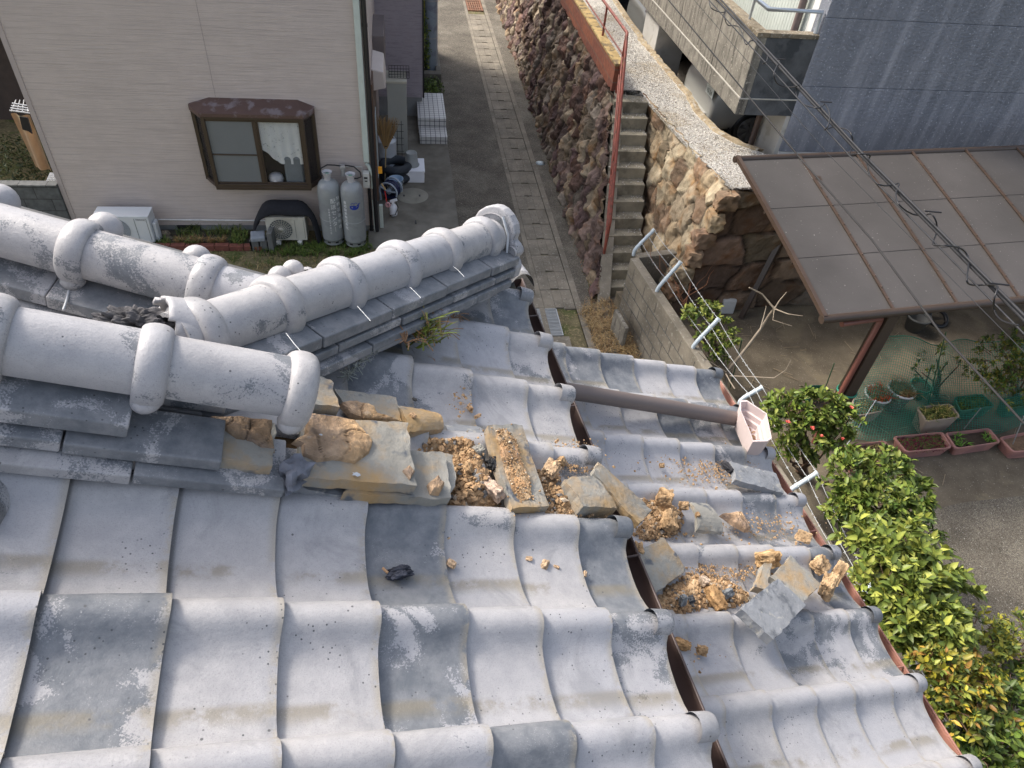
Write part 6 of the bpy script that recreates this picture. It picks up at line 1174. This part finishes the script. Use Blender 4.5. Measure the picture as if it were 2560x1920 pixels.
# ---------------------------------------------------------------- fallen ridge tiles, clay and rubble on the roof
ZA = lambda x, y: (640 + .3888 * x, 640 + .3888 * y)
ZB = lambda x, y: (1400 + .3888 * x, 1000 + .3888 * y)
ZC = lambda x, y: (860 + .3888 * x, 1275 + .3888 * y)
def pu(p, h): return onp(p[0], p[1], PU, NU, h)
def pl_(p, h): return onp(p[0], p[1], PL, NL, h)
M_NOSHI = mat('worn_ridge_tile', (.29, .28, .25), .8, .2, 8, .4, 70, spec=.3, c2=(.40, .27, .135), t2=(.47, .64), s2=6, c3=(.12, .13, .145), t3=(.60, .68), s3=14)
M_NOSHIG = mat('grey_ridge_tile', (.25, .26, .275), .7, .2, 8, .35, 70, spec=.4, c2=(.13, .14, .155), t2=(.54, .62), s2=12, c3=(.38, .37, .34), t3=(.60, .68), s3=30)
def slab(pts, th, n, mt, name, label=None, cat='ridge tile', curve=0.0, group=None, parent=None, seed=0, chip=.012):
    """a fired-clay slab: four corners, rough broken edges, slight curve across"""
    P = [Vector(p) for p in pts]; NA, NB = 14, 8; m = MB(); top = []; r = random.Random(seed + int(P[0].x * 1000)); n = Vector(n).normalized()
    for i in range(NA + 1):
        for j in range(NB + 1):
            a, b = i / NA, j / NB; q = (P[0] * (1 - a) + P[1] * a) * (1 - b) + (P[3] * (1 - a) + P[2] * a) * b
            if i in (0, NA) or j in (0, NB): q = q + Vector((noise.noise(q * 45 + Vector((seed, 0, 0))), noise.noise(q * 45 + Vector((0, seed, 5))), 0)) * chip * .5 + Vector((noise.noise(q * 14 + Vector((seed, 0, 0))), noise.noise(q * 14 + Vector((0, seed, 5))), 0)) * chip * .3
            h = curve * (4 * b * (1 - b)) + .0018 * noise.noise(q * 20); top.append(q + n * h)
    w_ = NB + 1; bot = [q - n * th for q in top]; k = len(top)
    fs = [(i * w_ + j, (i + 1) * w_ + j, (i + 1) * w_ + j + 1, i * w_ + j + 1) for i in range(NA) for j in range(NB)]
    if (P[1] - P[0]).cross(P[3] - P[0]).dot(n) < 0: fs = [f[::-1] for f in fs]
    fb = [tuple(k + x for x in f[::-1]) for f in fs]
    rim = [i * w_ for i in range(NA + 1)] + [NA * w_ + j for j in range(1, w_)] + [i * w_ + NB for i in range(NA - 1, -1, -1)] + [j for j in range(NB - 1, 0, -1)]
    m.add(top + bot, fs + fb); m.add([top[i] for i in rim] + [bot[i] for i in rim], [(i, (i + 1) % len(rim), len(rim) + (i + 1) % len(rim), len(rim) + i) for i in range(len(rim))])
    o = m.build(name, mt, parent)
    if label: tag(o, label, cat, group)
    return o
def sl(px, f, hs, th, n, mt, lab, **k):
    hs = hs if isinstance(hs, (list, tuple)) else [hs] * 4; return slab([f(p, h) for p, h in zip(px, hs)], th, n, mt, 'ridge_tile_piece', lab, **k)
# courses still lying in place along the collapsed ridge
sl([ZA(330, 765), ZA(482, 800), ZA(542, 965), ZA(330, 952)], pu, .10, .030, NU, M_NOSHI, 'ridge tile still in place just behind the last collar of the front ridge')
sl([ZA(500, 850), ZA(892, 905), ZA(937, 1062), ZA(600, 1000)], pu, .03, .024, NU, M_NOSHI, 'yellow-stained ridge tile lying between the clay patch and the upper slope')
sl([ZA(905, 960), ZA(1160, 1002), ZA(1202, 1112), ZA(985, 1132)], pu, [.03, .03, .02, .03], .022, NU, M_NOSHI, 'yellow-stained ridge tile at the top of the rubble hollow', curve=.012)
sl([ZA(1195, 1085), ZA(1425, 1092), ZA(1460, 1225), ZA(1250, 1190)], pu, -.01, .020, NU, M_NOSHIG, 'grey tile half buried at the back of the rubble hollow', curve=.01)
sl([ZA(300, 1040), ZA(978, 1072), ZA(1026, 1475), ZA(278, 1420)], pu, .075, .030, NU, M_NOSHI, 'large flat grey ridge tile carrying the big cracked clay patch')
sl([ZA(960, 1245), ZA(1212, 1262), ZA(1248, 1560), ZA(560, 1525)], pu, [.045, .04, .04, .045], .028, NU, M_NOSHI, 'stained ridge tile below and to the right of the clay-covered one')
sl([ZA(1200, 1268), ZA(1262, 1280), ZA(1282, 1480), ZA(1240, 1560)], pu, .02, .02, NU, M_NOSHI, 'narrow orange tile edge next to the rubble hollow')
sl([(505, 1048), (687, 1056), (683, 1168), (498, 1140)], pu, .085, .03, NU, M_NOSHI, 'clay-stained ridge tile under the last joint of the front ridge')
sl([ZA(110, 1080), ZA(290, 1110), ZA(285, 1400), ZA(112, 1380)], pu, .035, .02, NU, mat('hole_shade_brown', (.13, .075, .03), .95, .5, 14, .6, 60, c2=(.05, .035, .02), s2=6), 'dark rusty-brown slab standing for the shaded hole between the two clay-stained ridge tiles')  # dark slab added for the open hole, its shade put into the colour
sl([(552, 1146), (868, 1212), (858, 1240), (535, 1178)], pu, [.04, .02, .02, .04], .03, NU, M_NOSHIG, 'long narrow grey ridge tile slipping below the clay-stained course')
# loose slabs
sl([ZA(1490, 1085), ZA(1715, 1088), ZA(1892, 1610), ZA(1650, 1615)], pu, [.055, .05, .02, .03], .026, NU, M_NOSHI, 'long ridge tile lying crosswise with a strip of crumbled orange clay on it', curve=-.008)
sl([ZB(25, 508), ZB(222, 480), ZB(372, 690), ZB(150, 690)], pu, [.03, .03, .015, .03], .05, NU, M_NOSHI, 'short thick tile block with pale yellow mortar on its face', curve=.004)
def mixp(f, g, px, hs): return [(f if w_ == 'u' else g)(p, h) for (p, w_), h in zip(px, hs)]
slab([pu(ZB(250, 395), .03), pu(ZB(590, 705), -.02), pu(ZB(505, 800), .0), pu(ZB(222, 468), .04)], .024, NU, M_NOSHI, 'ridge_tile_piece', 'long narrow tile bridging the upper gutter edge and pointing to the lower roof', 'ridge tile')
slab([pl_(ZB(838, 655), .03), pl_(ZB(950, 672), .035), pl_(ZB(1048, 850), .01), pl_(ZB(888, 838), .01)], .018, NL, M_NOSHI, 'ridge_tile_piece', 'curved yellowish tile fragment on the lower roof beside the clay lumps', 'ridge tile', curve=.018)
slab([pl_(ZB(1100, 398), .045), pl_(ZB(1388, 470), .035), pl_(ZB(1440, 600), .02), pl_(ZB(1130, 515), .04)], .028, NL, M_NOSHIG, 'ridge_tile_piece', 'grey tile piece with sandy edge resting on the lower eave', 'ridge tile', curve=.004)
slab([pl_(ZB(462, 1000), .03), pl_(ZB(662, 880), .035), pl_(ZB(805, 1098), .0), pl_(ZB(578, 1262), .01)], .02, NL, M_NOSHI, 'ridge_tile_piece', 'square sandy tile leaning against the upper eave on the lower roof', 'ridge tile', curve=.006)
slab([pl_(ZB(1350, 1140), .065), pl_(ZB(1485, 1004), .065), pl_(ZB(1682, 1180), .055), pl_(ZB(1560, 1300), .06)], .026, NL, M_NOSHI, 'ridge_tile_piece', 'sandy tile half of the big fallen pair, upper one by the clay lumps', 'ridge tile')
slab([pl_(ZB(1168, 1340), .085), pl_(ZB(1395, 1142), .080), pl_(ZB(1585, 1315), .07), pl_(ZB(1372, 1545), .075)], .034, NL, M_NOSHIG, 'ridge_tile_piece', 'big grey fallen tile with dark soot patch, lower one of the big pair', 'ridge tile', seed=4)
slab([pl_(ZB(1262, 1200), .05), pl_(ZB(1310, 1050), .06), pl_(ZB(1362, 1050), .06), pl_(ZB(1335, 1215), .05)], .03, NL, M_NOSHI, 'ridge_tile_piece', 'narrow upright tile sliver beside the clay lump and the big fallen pair', 'ridge tile')
tag(rock(pl_(ZB(1078, 992 - 560), .03), .021, (.04, .04, .045), seed=3, sq=(1.6, .8, .8), name='charred_plug'), 'black charred plug at the end of the grey tile on the lower eave', 'plug')
tag(rock(pu(ZA(238, 1400), .06), .034, (.15, .16, .19), seed=2, sq=(1, .9, 1.1), name='mortar_lump', amp=.5), 'blue-grey mortar lump wedged under the large clay-covered tile', 'mortar lump')
def planef(*q):
    P, a, b = q; n = (a - P).cross(b - P).normalized(); n = n if n.z > 0 else -n; return (lambda p, h: onp(p[0], p[1], P, n, h)), n
fX, nX = planef(pu(ZA(1490, 1085), .055), pu(ZA(1715, 1088), .05), pu(ZA(1892, 1610), .02))
# clay patches: thin cracked crusts
def crust(px, f, n, h, lab, seed=0, th=.008, col=(1, 1, 1), rough=.0055, name='clay_patch', N=46, parent=None):
    P = [f(p, h) for p in px]; c = sum(P, Vector()) / len(P); m = MB(); rings = 14; vs = [c + n * th]; k = len(P); seg = N * 2; out = []
    L_ = []
    for i in range(k):
        for q in range(max(2, seg // k)): t = q / max(2, seg // k); L_.append(P[i] * (1 - t) + P[(i + 1) % k] * t)
    s_ = len(L_); cs = [(1, 1, 1)]
    for r_ in range(1, rings + 1):
        fr = r_ / rings
        for i, p in enumerate(L_):
            q = c + (p - c) * fr * (1 + .10 * noise.noise(p * 22 + Vector((seed, 0, 0))) * fr); nn = noise.fractal(q * 26 + Vector((seed, 3, 1)), .9, 2, 4); cr_k = abs(noise.noise(q * 16 + Vector((7, seed, 0)))); crk = -.8 * max(0, 1 - cr_k / .05)
            hh = th * (1 - fr ** 6) + rough * nn + rough * crk; 
            if r_ == rings: hh = -.012
            vs.append(q + n * hh); kk = 1 + .5 * nn + .6 * crk; base = noise.noise(q * 9 + Vector((seed, 8, 8))); g = max(0, min(1, base * 2.2 + .35)); cc = np.array((1.1, 1.05, 1.0)) * (1 - g) + np.array((.72, .74, .86)) * g; cs.append(tuple(np.clip(cc * max(.25, kk) * np.array(col), 0, 3)))
    fs = [(0, 1 + i, 1 + (i + 1) % s_) for i in range(s_)] + [(1 + r_ * s_ + i, 1 + (r_ + 1) * s_ + i, 1 + (r_ + 1) * s_ + (i + 1) % s_, 1 + r_ * s_ + (i + 1) % s_) for r_ in range(rings - 1) for i in range(s_)]
    m.add(vs, fs, col=cs); return tag(m.build(name, M_MUD, parent), lab, 'clay')
crust([ZA(*p) for p in [(345, 1015), (520, 1025), (640, 1050), (690, 1120), (765, 1180), (745, 1260), (640, 1325), (500, 1300), (400, 1310), (310, 1275), (300, 1210), (240, 1185), (300, 1150)]], pu, NU, .082, 'big cracked patch of dried ochre clay on the large ridge tile', 1)
crust([ZA(*p) for p in [(540, 940), (640, 930), (760, 975), (800, 1030), (930, 1062), (860, 1055), (690, 1045), (600, 1015)]], pu, NU, .045, 'ochre clay bedding between two ridge tiles above the big patch', 4)
crust([(522, 1040), (600, 1040), (686, 1050), (687, 1122), (655, 1122), (632, 1108), (590, 1100), (560, 1078), (530, 1060)], pu, NU, .085, 'clay crust on the tile under the front ridge end', 7, col=(.8, .8, .8))
crust([ZA(*p) for p in [(940, 1380), (985, 1345), (1020, 1390), (990, 1440)]], pu, NU, .078, 'small clay smear at the right edge of the large tile', 9)
crust([ZA(*p) for p in [(1100, 1470), (1160, 1420), (1210, 1480), (1180, 1540), (1120, 1530)]], pu, NU, .046, 'knobbly clay lump on the stained lower ridge tile', 11, th=.02)
crust([ZB(*p) for p in [(1030, 735), (1110, 725), (1160, 720), (1225, 840), (1190, 840), (1120, 800)]], pl_, NL, .0, 'peeled shell of clay and mortar lying on the lower roof', 13, th=.02, col=(.9, .9, .95))
# rubble: a mound of crumbs
def mound(px, f, n, h0, h1, nst, sz, lab, seed=0, dark=.12, lo=.3, na=.012):
    P = [f(p, 0) for p in px]; c = sum(P, Vector()) / len(P); u1 = (P[1] - P[0]).normalized(); u2 = n.cross(u1).normalized(); pol = [((p - c).dot(u1), (p - c).dot(u2)) for p in P]
    def inside(x, y):
        r = False; j = len(pol) - 1
        for i in range(len(pol)):
            if (pol[i][1] > y) != (pol[j][1] > y) and x < (pol[j][0] - pol[i][0]) * (y - pol[i][1]) / (pol[j][1] - pol[i][1]) + pol[i][0]: r = not r
            j = i
        return r
    xs = [p[0] for p in pol]; ys = [p[1] for p in pol]; m = MB(); G_ = 46; vs = []; cs = []; W2 = max(xs) - min(xs); H2 = max(ys) - min(ys); ok = {}
    def dist(x, y):
        d = 9
        for i in range(len(pol)):
            a, b = np.array(pol[i - 1]), np.array(pol[i]); ab = b - a; t = np.clip(((x, y) - a) @ ab / (ab @ ab + 1e-9), 0, 1); d = min(d, np.hypot(*((x, y) - a - ab * t)))
        return d
    for i in range(G_ + 1):
        for j in range(G_ + 1):
            x = min(xs) + W2 * i / G_; y = min(ys) + H2 * j / G_; ins = inside(x, y); d = dist(x, y) if ins else 0; q = c + u1 * x + u2 * y; nn = noise.fractal(q * 22 + Vector((seed, 0, 0)), .8, 2, 4)
            hh = h0 + (h1 - h0) * min(1, d / .06) ** .7 + na * nn if ins else h0 - .03; vs.append(q + n * hh); k = .85 + .6 * nn; cs.append((k, k, k)); ok[i, j] = ins
    m.add(vs, [(i * (G_ + 1) + j, (i + 1) * (G_ + 1) + j, (i + 1) * (G_ + 1) + j + 1, i * (G_ + 1) + j + 1) for i in range(G_) for j in range(G_) if ok[i, j] or ok[i + 1, j] or ok[i, j + 1] or ok[i + 1, j + 1]], col=cs)
    base = m.build('clay_rubble', M_MUD); tag(base, lab, 'rubble', kind='stuff')
    st = MB(); oc = [Vector(v) for v in ((1, .2, .1), (-1, .1, -.1), (.1, 1, .1), (0, -1, .2), (.1, .1, 1), (0, 0, -1), (.6, .6, .4), (-.6, .5, .5), (.5, -.6, .5), (-.5, -.6, .3))]
    for _ in range(nst):
        for __ in range(30):
            x = rs.uniform(min(xs) - .04, max(xs) + .04); y = rs.uniform(min(ys) - .04, max(ys) + .04)
            if inside(x, y) or rs.rand() < .03: break
        d = dist(x, y) if inside(x, y) else 0; s_ = sz[0] + (sz[1] - sz[0]) * rs.rand() ** 3.5; q = c + u1 * x + u2 * y + n * (h0 + (h1 - h0) * min(1, d / .06) ** .7 + s_ * .3); Rm = Matrix.Rotation(rs.rand() * 6.28, 3, 'Z') @ Matrix.Rotation(rs.rand() * 6.28, 3, 'X')
        col = (.43, .28, .155) if rs.rand() > dark else ((.22, .21, .20) if rs.rand() < .6 else (.62, .52, .40)); k = rs.uniform(.6, 1.35); pv = [q + Rm @ Vector((v.x * s_ * rs.uniform(.7, 1.2), v.y * s_ * rs.uniform(.6, 1), v.z * s_ * .7)) for v in oc]
        st.add(pv, [(0, 6, 8), (0, 2, 6), (6, 4, 8), (6, 2, 4), (2, 7, 4), (2, 1, 7), (7, 9, 4), (1, 9, 7), (9, 3, 4), (1, 3, 9), (3, 8, 4), (3, 0, 8), (0, 5, 2), (2, 5, 1), (1, 5, 3), (3, 5, 0)], col=tuple(x_ * k for x_ in col))
    o = st.build('clay_crumbs', M_STONE); tag(o, 'crumbs and small lumps making up the ' + lab, 'rubble', kind='stuff')
mound([ZA(*p) for p in [(1000, 1130), (1190, 1120), (1330, 1110), (1445, 1190), (1510, 1300), (1560, 1420), (1640, 1600), (1500, 1600), (1285, 1585), (1262, 1400), (1250, 1275), (1010, 1245)]], pu, NU, -.055, .022, 2400, (.002, .013), 'orange clay rubble in the hollow of the upper roof')
mound([ZA(*p) for p in [(1790, 1330), (1840, 1250), (1960, 1280), (2000, 1400), (2080, 1550), (2120, 1660), (2000, 1680), (1900, 1620), (1850, 1500)]], pu, NU, -.05, .0, 1000, (.002, .013), 'clay rubble spilling towards the upper gutter')
mound([ZB(*p) for p in [(455, 560), (560, 590), (640, 600), (740, 640), (830, 700), (800, 830), (700, 845), (560, 850), (500, 830), (590, 720), (520, 640)]], pl_, NL, -.045, .0, 1200, (.002, .013), 'orange clay heap on the lower roof under the long narrow tile')
mound([ZB(*p) for p in [(690, 1180), (800, 1100), (830, 1050), (950, 1060), (1070, 1090), (1150, 1120), (1250, 1180), (1280, 1280), (1100, 1310), (950, 1330), (780, 1345), (600, 1330), (590, 1270)]], pl_, NL, -.055, -.018, 2800, (.002, .012), 'widest orange clay pile on the lower roof beside the square tile')
# clay strip on the crosswise tile
crust([ZA(*p) for p in [(1545, 1130), (1600, 1105), (1670, 1180), (1700, 1300), (1760, 1430), (1775, 1560), (1690, 1595), (1645, 1500), (1610, 1380), (1570, 1250)]], fX, nX, -.001, 'strip of crumbled orange clay on the long crosswise tile', 17, th=.004, rough=.003, col=(.8, .72, .65))
mound([ZA(*p) for p in [(1545, 1130), (1600, 1105), (1670, 1180), (1700, 1300), (1760, 1430), (1775, 1560), (1690, 1595), (1645, 1500), (1610, 1380), (1570, 1250)]], fX, nX, .0, .006, 900, (.0015, .005), 'crumbled clay lying on the long crosswise tile', na=.003)
def scatter(boxes, f, n, h, cnt, lab):
    st = MB()
    for (x0, y0, x1, y1), k_ in boxes:
        for _ in range(k_ * 3):
            g = rs.normal(0, .28, 2); x = (x0 + x1) / 2 + g[0] * (x1 - x0); y = (y0 + y1) / 2 + g[1] * (y1 - y0); s_ = .0012 + .0055 * rs.rand() ** 5; q = f(ZB(x, y), h) + n * .0; k = rs.uniform(.7, 1.3); c = tuple(v * k for v in (.46, .31, .18))
            p = [q + Vector((s_ * a, s_ * b, s_ * c_)) for a, b, c_ in ((1, 0, 0), (-1, .2, 0), (0, 1, 0), (.1, -1, 0), (0, 0, .9), (0, 0, -1))]; st.add(p, [(0, 2, 4), (2, 1, 4), (1, 3, 4), (3, 0, 4), (2, 0, 5), (1, 2, 5), (3, 1, 5), (0, 3, 5)], col=c)
    tag(st.build('clay_grains', M_STONE), lab, 'grains', kind='stuff')
scatter([((700, 330, 1300, 560), 420), ((800, 960, 1300, 1200), 420), ((1050, 720, 1600, 900), 200), ((430, 830, 760, 900), 90), ((400, 1500, 1100, 1700), 30)], pl_, NL, -.026, 0, 'sandy clay grains sprinkled over the lower roof tiles')
scatter([((-40, 280, 240, 470), 260), ((-100, 700, 300, 800), 60), ((-700, -60, -560, 100), 40)], pu, NU, -.008, 0, 'sandy clay grains sprinkled over the upper roof tiles')
# lumps
M_LUMP = mat('dry_clay_lump', (.95, .95, .95), .95, .2, 30, .8, 110, spec=.08, attr=True, c2=(.62, .58, .55), t2=(.55, .64), s2=28, bdist=.008)
MUDC = (.50, .32, .15)
def lump(p, f, h, r, lab, seed, sq=(1, .9, .75), col=MUDC, box=.8, cat='clay lump', name='clay_lump', amp=.2, mt=None): return tag(rock(f(p, h), r * .80, tuple(x * y for x, y in zip(col, (.92, .96, 1.15) if col[0] > .35 else (1, 1, .95))), mt or M_LUMP, seed, sq, name, 4, amp, box), lab, cat)
GC = (.30, .29, .27)
lump(ZA(1365, 1362), pu, .02, .020, 'smooth orange pebble in the upper hollow', 1, (1.1, .8, .6))
lump(ZA(1435, 1275), pu, .015, .030, 'grey upright stone at the right side of the hollow', 2, (.7, 1.1, .7), GC, cat='stone')
lump(ZA(1372, 1262), pu, .01, .020, 'pinkish clay lump just left of the grey upright stone', 3)
lump(ZA(1525, 1335), pu, .02, .022, 'black charred lump beside the crosswise tile', 4, (.9, 1, .9), (.06, .06, .065), amp=.5)
lump(ZA(1525, 1500), pu, .015, .040, 'pale pinkish clay block near the bottom of the hollow', 5, (1.1, .85, .55), (.58, .42, .27), .8)
lump(ZA(1450, 1430), pu, .01, .024, 'orange clay lump above the pale block', 6)
lump(ZA(1900, 1365), pu, .02, .032, 'tan clay block behind the thick tile block', 7, (.9, 1.1, .7), (.56, .38, .2), .8)
lump(ZA(1965, 1320), pu, .0, .018, 'small clay lump on the last roll of the upper eave', 8)
lump(ZB(668, 640), pl_, .02, .044, 'tall rough clay lump at the head of the lower heap', 9, (.95, 1.1, 1.0))
lump(ZB(705, 775), pl_, .015, .042, 'wide clay lump at the foot of the lower heap', 10, (1.3, .85, .8))
lump(ZB(795, 680), pl_, .01, .026, 'dark-cracked clay lump beside the curved fragment', 11)
lump(ZB(885, 745), pl_, .03, .018, 'clay knob stuck on the curved tile fragment', 12, (.7, 1.2, .7))
lump(ZB(1335, 1025), pl_, .01, .050, 'big ochre clay lump on top of the roll by the big fallen pair', 13, (1.3, .85, .8), (.56, .36, .16))
lump(ZB(1000, 1270), pl_, .0, .048, 'long dark orange clay lump at the lower edge of the widest pile', 14, (1.3, .7, .6), (.46, .27, .11), .3)
lump(ZB(1080, 1243), pl_, .0, .026, 'blue-grey broken stone beside the long clay lump', 15, (1.1, .8, .6), (.22, .235, .26), .8, cat='stone')
lump(ZB(925, 1165), pl_, .0, .024, 'pale clay lump in the middle of the widest pile', 16, col=(.62, .47, .3))
lump(ZB(1675, 1060), pl_, .01, .042, 'ochre clay block near the eave, left of the three', 17, (1.1, 1, .8), (.56, .37, .18))
lump(ZB(1785, 1120), pl_, .01, .044, 'ochre clay block overhanging the lower gutter, right of the three', 18, (.7, 1.6, .7), (.56, .37, .18))
lump(ZB(1722, 1195), pl_, .02, .052, 'ochre clay block nearest the camera of the three by the eave', 19, (1.1, 1.2, .7), (.56, .37, .18))
lump(ZB(1568, 878), pl_, -.01, .036, 'clay lump about to fall into the lower gutter', 20, (1.2, .9, .5), (.56, .37, .18))
lump(ZB(772, 1568), pl_, -.02, .032, 'rust-brown clay lump alone on a lower tile next to the upper gutter', 21, (.7, 1.3, .7), (.46, .27, .11), .2)
lump(ZB(915, 1610), pl_, -.02, .024, 'smaller clay lump right of the rust-brown one', 22, (1, .9, .6))
lump(ZB(500, 965), pl_, .02, .030, 'clay lump peeping out behind the square sandy tile', 23)
lump(ZB(655, 420), pl_, -.02, .015, 'small clay lump in the far trough of the lower roof', 24)
lump(ZB(845, 1280), pl_, -.0, .016, 'dark grey stone chip in the widest pile', 25, col=(.10, .105, .12), cat='stone')
lump(ZB(790, 1290), pl_, -.0, .028, 'grey tile shard at the left of the widest pile', 26, (.6, 1.2, .5), (.25, .26, .28), .9, cat='shard')
for i, (x, y, r, lb) in enumerate([(675, 175, .015, 'pale clay crumb highest on the plain upper tiles'), (690, 345, .014, 'wedge-shaped clay crumb below the highest crumb'), (1290, 350, .015, 'round clay crumb, larger of two on the middle tile'), (1365, 370, .009, 'round clay crumb, smaller of two on the middle tile'), (1545, 413, .010, 'round clay crumb on the dark eave tile'), (1190, 312, .010, 'flat clay smear above the two round crumbs')]):
    lump(ZC(x, y), pu, -.036, r, lb, 30 + i, (1.2, .9, .6 if i < 5 else .2), (.58, .40, .22))
for i, (x, y, r, lb) in enumerate([(1375, 978, .013, 'clay crumb higher of two on the slope beside the rubble'), (1425, 1030, .012, 'clay crumb lower of two on the slope beside the rubble'), (1010, 1025, .010, 'tiny clay crumb on the stained tile above the hollow'), (1935, 1190, .009, 'tiny clay crumb near the upper gutter'), (1020, 922, .008, 'dark grit on the trough of an upper tile')]):
    lump(ZA(x, y), pu, -.018 if i != 2 else .045, r, lb, 40 + i, (1.2, .9, .6), (.56, .36, .18) if i < 4 else (.2, .2, .2))
bk_ = lump(ZC(360, 405), pu, -.034, .030, 'dark blue-black lump of charred mortar with a twig on an upper tile', 50, (1.15, .8, .6), (.06, .064, .085), .3, 'charred lump', 'charred_lump', .38)
m = MB(); m.tube([pu(ZC(248, 372), -.034), pu(ZC(282, 404), -.034)], .0032, 6); tag(m.build('wood_splinter', mat('orange_wood', (.40, .24, .13), .8)), 'orange wood splinter touching the dark charred lump', 'splinter')
# charred mortar at the head of the hip
RB = Matrix((tuple(BD), tuple(BS), tuple(BU))).transposed()
tag(rock(a0 + BD * (BL_ * .66) - BU * .004, .048, (.085, .082, .085), seed=6, sq=(1.5, .95, .75), name='charred_mortar', sub=5, amp=.3, freq=3.2, rot=RB), 'charred grey mortar exposed inside the broken hip cap', 'mortar')
tag(rock(a0 + BD * (BL_ * .40) - BU * .03, .045, (.30, .22, .13), seed=8, sq=(1.6, 1.0, .6), name='clay_bedding', sub=4, amp=.2, rot=RB), 'brown clay bedding under the broken hip cap', 'clay')
# white droppings and cement spots
for i, (x, y, lb) in enumerate([(643, 1405, 'white dropping on the large clay-covered tile'), (738, 800, 'white ring-shaped dropping on the dark tile by the hip'), (855, 820, 'second white ring on the dark tile by the hip'), (415, 1150, 'white speck on the cracked clay patch')]):
    m = MB(); q = pu(ZA(x, y), .079 if i == 0 else (-.035 if i < 3 else .10)); k = 10; r_ = [.009, .008, .008, .004][i]
    m.add([q + NU * .002] + [q + XD * (r_ * (1 + .4 * math.sin(j * 2.3)) * math.cos(j * .628)) + YD * (r_ * .6 * (1 + .3 * math.cos(j * 3.1)) * math.sin(j * .628)) + NU * .001 for j in range(k)], [(0, 1 + j, 1 + (j + 1) % k) for j in range(k)]); tag(m.build('white_dropping', M_WHITE), lb, 'dropping')
# moss and weeds on the hip foot
def rootp(x, y, h=.02): return onp(*ZA(x, y), PU, NU, h)
m = MB(); q = rootp(1075, 500, .03)
for _ in range(150):
    a = rs.uniform(0, 6.28); d = (XD * math.cos(a) + YD * math.sin(a) * .8 + NU * rs.uniform(.4, 1.4)).normalized(); p = q + Vector(rs.normal(0, .022, 3)) * Vector((1, 1, .5)).x; l = rs.uniform(.035, .085); s_ = d.cross(NU).normalized() * .0035; k = rs.uniform(.7, 1.3); c = [(.26, .30, .05), (.20, .25, .04), (.36, .30, .10), (.30, .16, .06)][rs.randint(4)]
    m.add([p - s_, p + s_, p + d * l * .6 + s_ * .8, p + d * l * .6 - s_ * .8, p + d * l - NU * .008], [(0, 1, 2, 3), (3, 2, 4)], col=tuple(v * k for v in c))
tag(m.build('roof_weed', M_LEAF), 'yellow-green weed tuft growing at the foot of the hip ridge', 'weed')
m = MB()
for (x, y) in [(1265, 400), (1075, 330), (1200, 500), (960, 560)]:
    q = rootp(x, y, .02 if x > 1100 else .06)
    for _ in range(16): a = rs.uniform(0, 6.28); d = (XD * math.cos(a) + YD * math.sin(a) + NU * .5).normalized(); l = rs.uniform(.03, .08); m.tube([q, q + d * l * .5 + NU * .01, q + d * l - NU * .004], .0014, 4, caps=False)
tag(m.build('dry_stems', mat('dry_red_stem', (.30, .17, .09), .9)), 'thin dry reddish stems hanging from the hip ridge courses', 'stems', kind='stuff')
m = MB()
for i in range(60):
    t = rs.rand(); x = 560 + 190 * t; y = 780 - 160 * t; q = rootp(x, y, .02); d = Vector(rs.normal(0, 1, 3)).normalized(); m.tube([q, q + d * .012, q + d * .02 + Vector(rs.normal(0, .008, 3))], .0013, 3, caps=False)
tag(m.build('pale_lichen', mat('lichen', (.36, .38, .34), .9)), 'pale hanging lichen and roots under the hip foot above the dark tile', 'lichen')
# ---------------------------------------------------------------- drain pipe lying across the lower roof, and the catch tray
dpp = thing('roof_drain_pipe', 'thick grey-brown drain pipe lying across the lower roof', 'pipe', pl_((1600, 1010), .03))
DA, DB = pl_((1388, 972), .045), pl_((1870, 1052), .012); m = MB(); m.tube([DA, DA * .5 + DB * .5 + NL * .002, DB], .0335, 24); m.build('pipe', mat('grey_brown_pipe', (.155, .125, .115), .5, .06, 3, .03, 60), dpp)
dd = (DB - DA).normalized(); m = MB(); m.tube([DB - dd * .006, DB + dd * .05], .037, 24); m.build('elbow_tape', M_FOAM, dpp)
m = MB(); m.tube([DB + dd * .03 - NL * .01, DB + dd * .055 - NL * .05, DB + dd * .05 - NL * .10], .034, 16); m.build('elbow', mat('dark_elbow', (.04, .035, .035), .5), dpp)
TRp = [(1850, 1007), (1866, 1006), (1914, 1038), (1926, 1098), (1915, 1105), (1881, 1106), (1872, 1080), (1850, 1030)]
M_TRAY = mat('pale_pink_tray', (.62, .52, .50), .5, .08, 5, .05, 60); tr = thing('catch_tray', 'pale pink faceted plastic tray under the end of the drain pipe', 'tray', pl_((1890, 1060), .03)); m = MB()
O_ = [onz(x, y, 4.42) for x, y in TRp]; tc2 = sum(O_, Vector()) / len(O_); k = len(O_)
def rg_(f, z): return [Zp(tc2 + (p - tc2) * f, 4.42 + z) for p in O_]
prof_ = [(.90, -.10), (1.0, 0), (1.04, .003), (1.04, .010), (.97, .010), (.93, -.03), (.82, -.032), (.79, -.055), (.68, -.058), (.64, -.08), (.50, -.084)]
vs = [p for f, z in prof_ for p in rg_(f, z)]; m.add(vs, [(i * k + j, i * k + (j + 1) % k, (i + 1) * k + (j + 1) % k, (i + 1) * k + j) for i in range(len(prof_) - 1) for j in range(k)] + [tuple((len(prof_) - 1) * k + j for j in range(k))]); m.build('basin', M_TRAY, tr)
m = MB()
for _ in range(26): p = rg_(rs.uniform(.1, .45), -.08)[rs.randint(k)]; m.add([p, p + Vector((.02, .004, .004)), p + Vector((.024, .012, .002)), p + Vector((.006, .008, .003))], [(0, 1, 2, 3)], col=(.40, .24, .12))
m.build('dead_leaves', M_LEAF, tr)
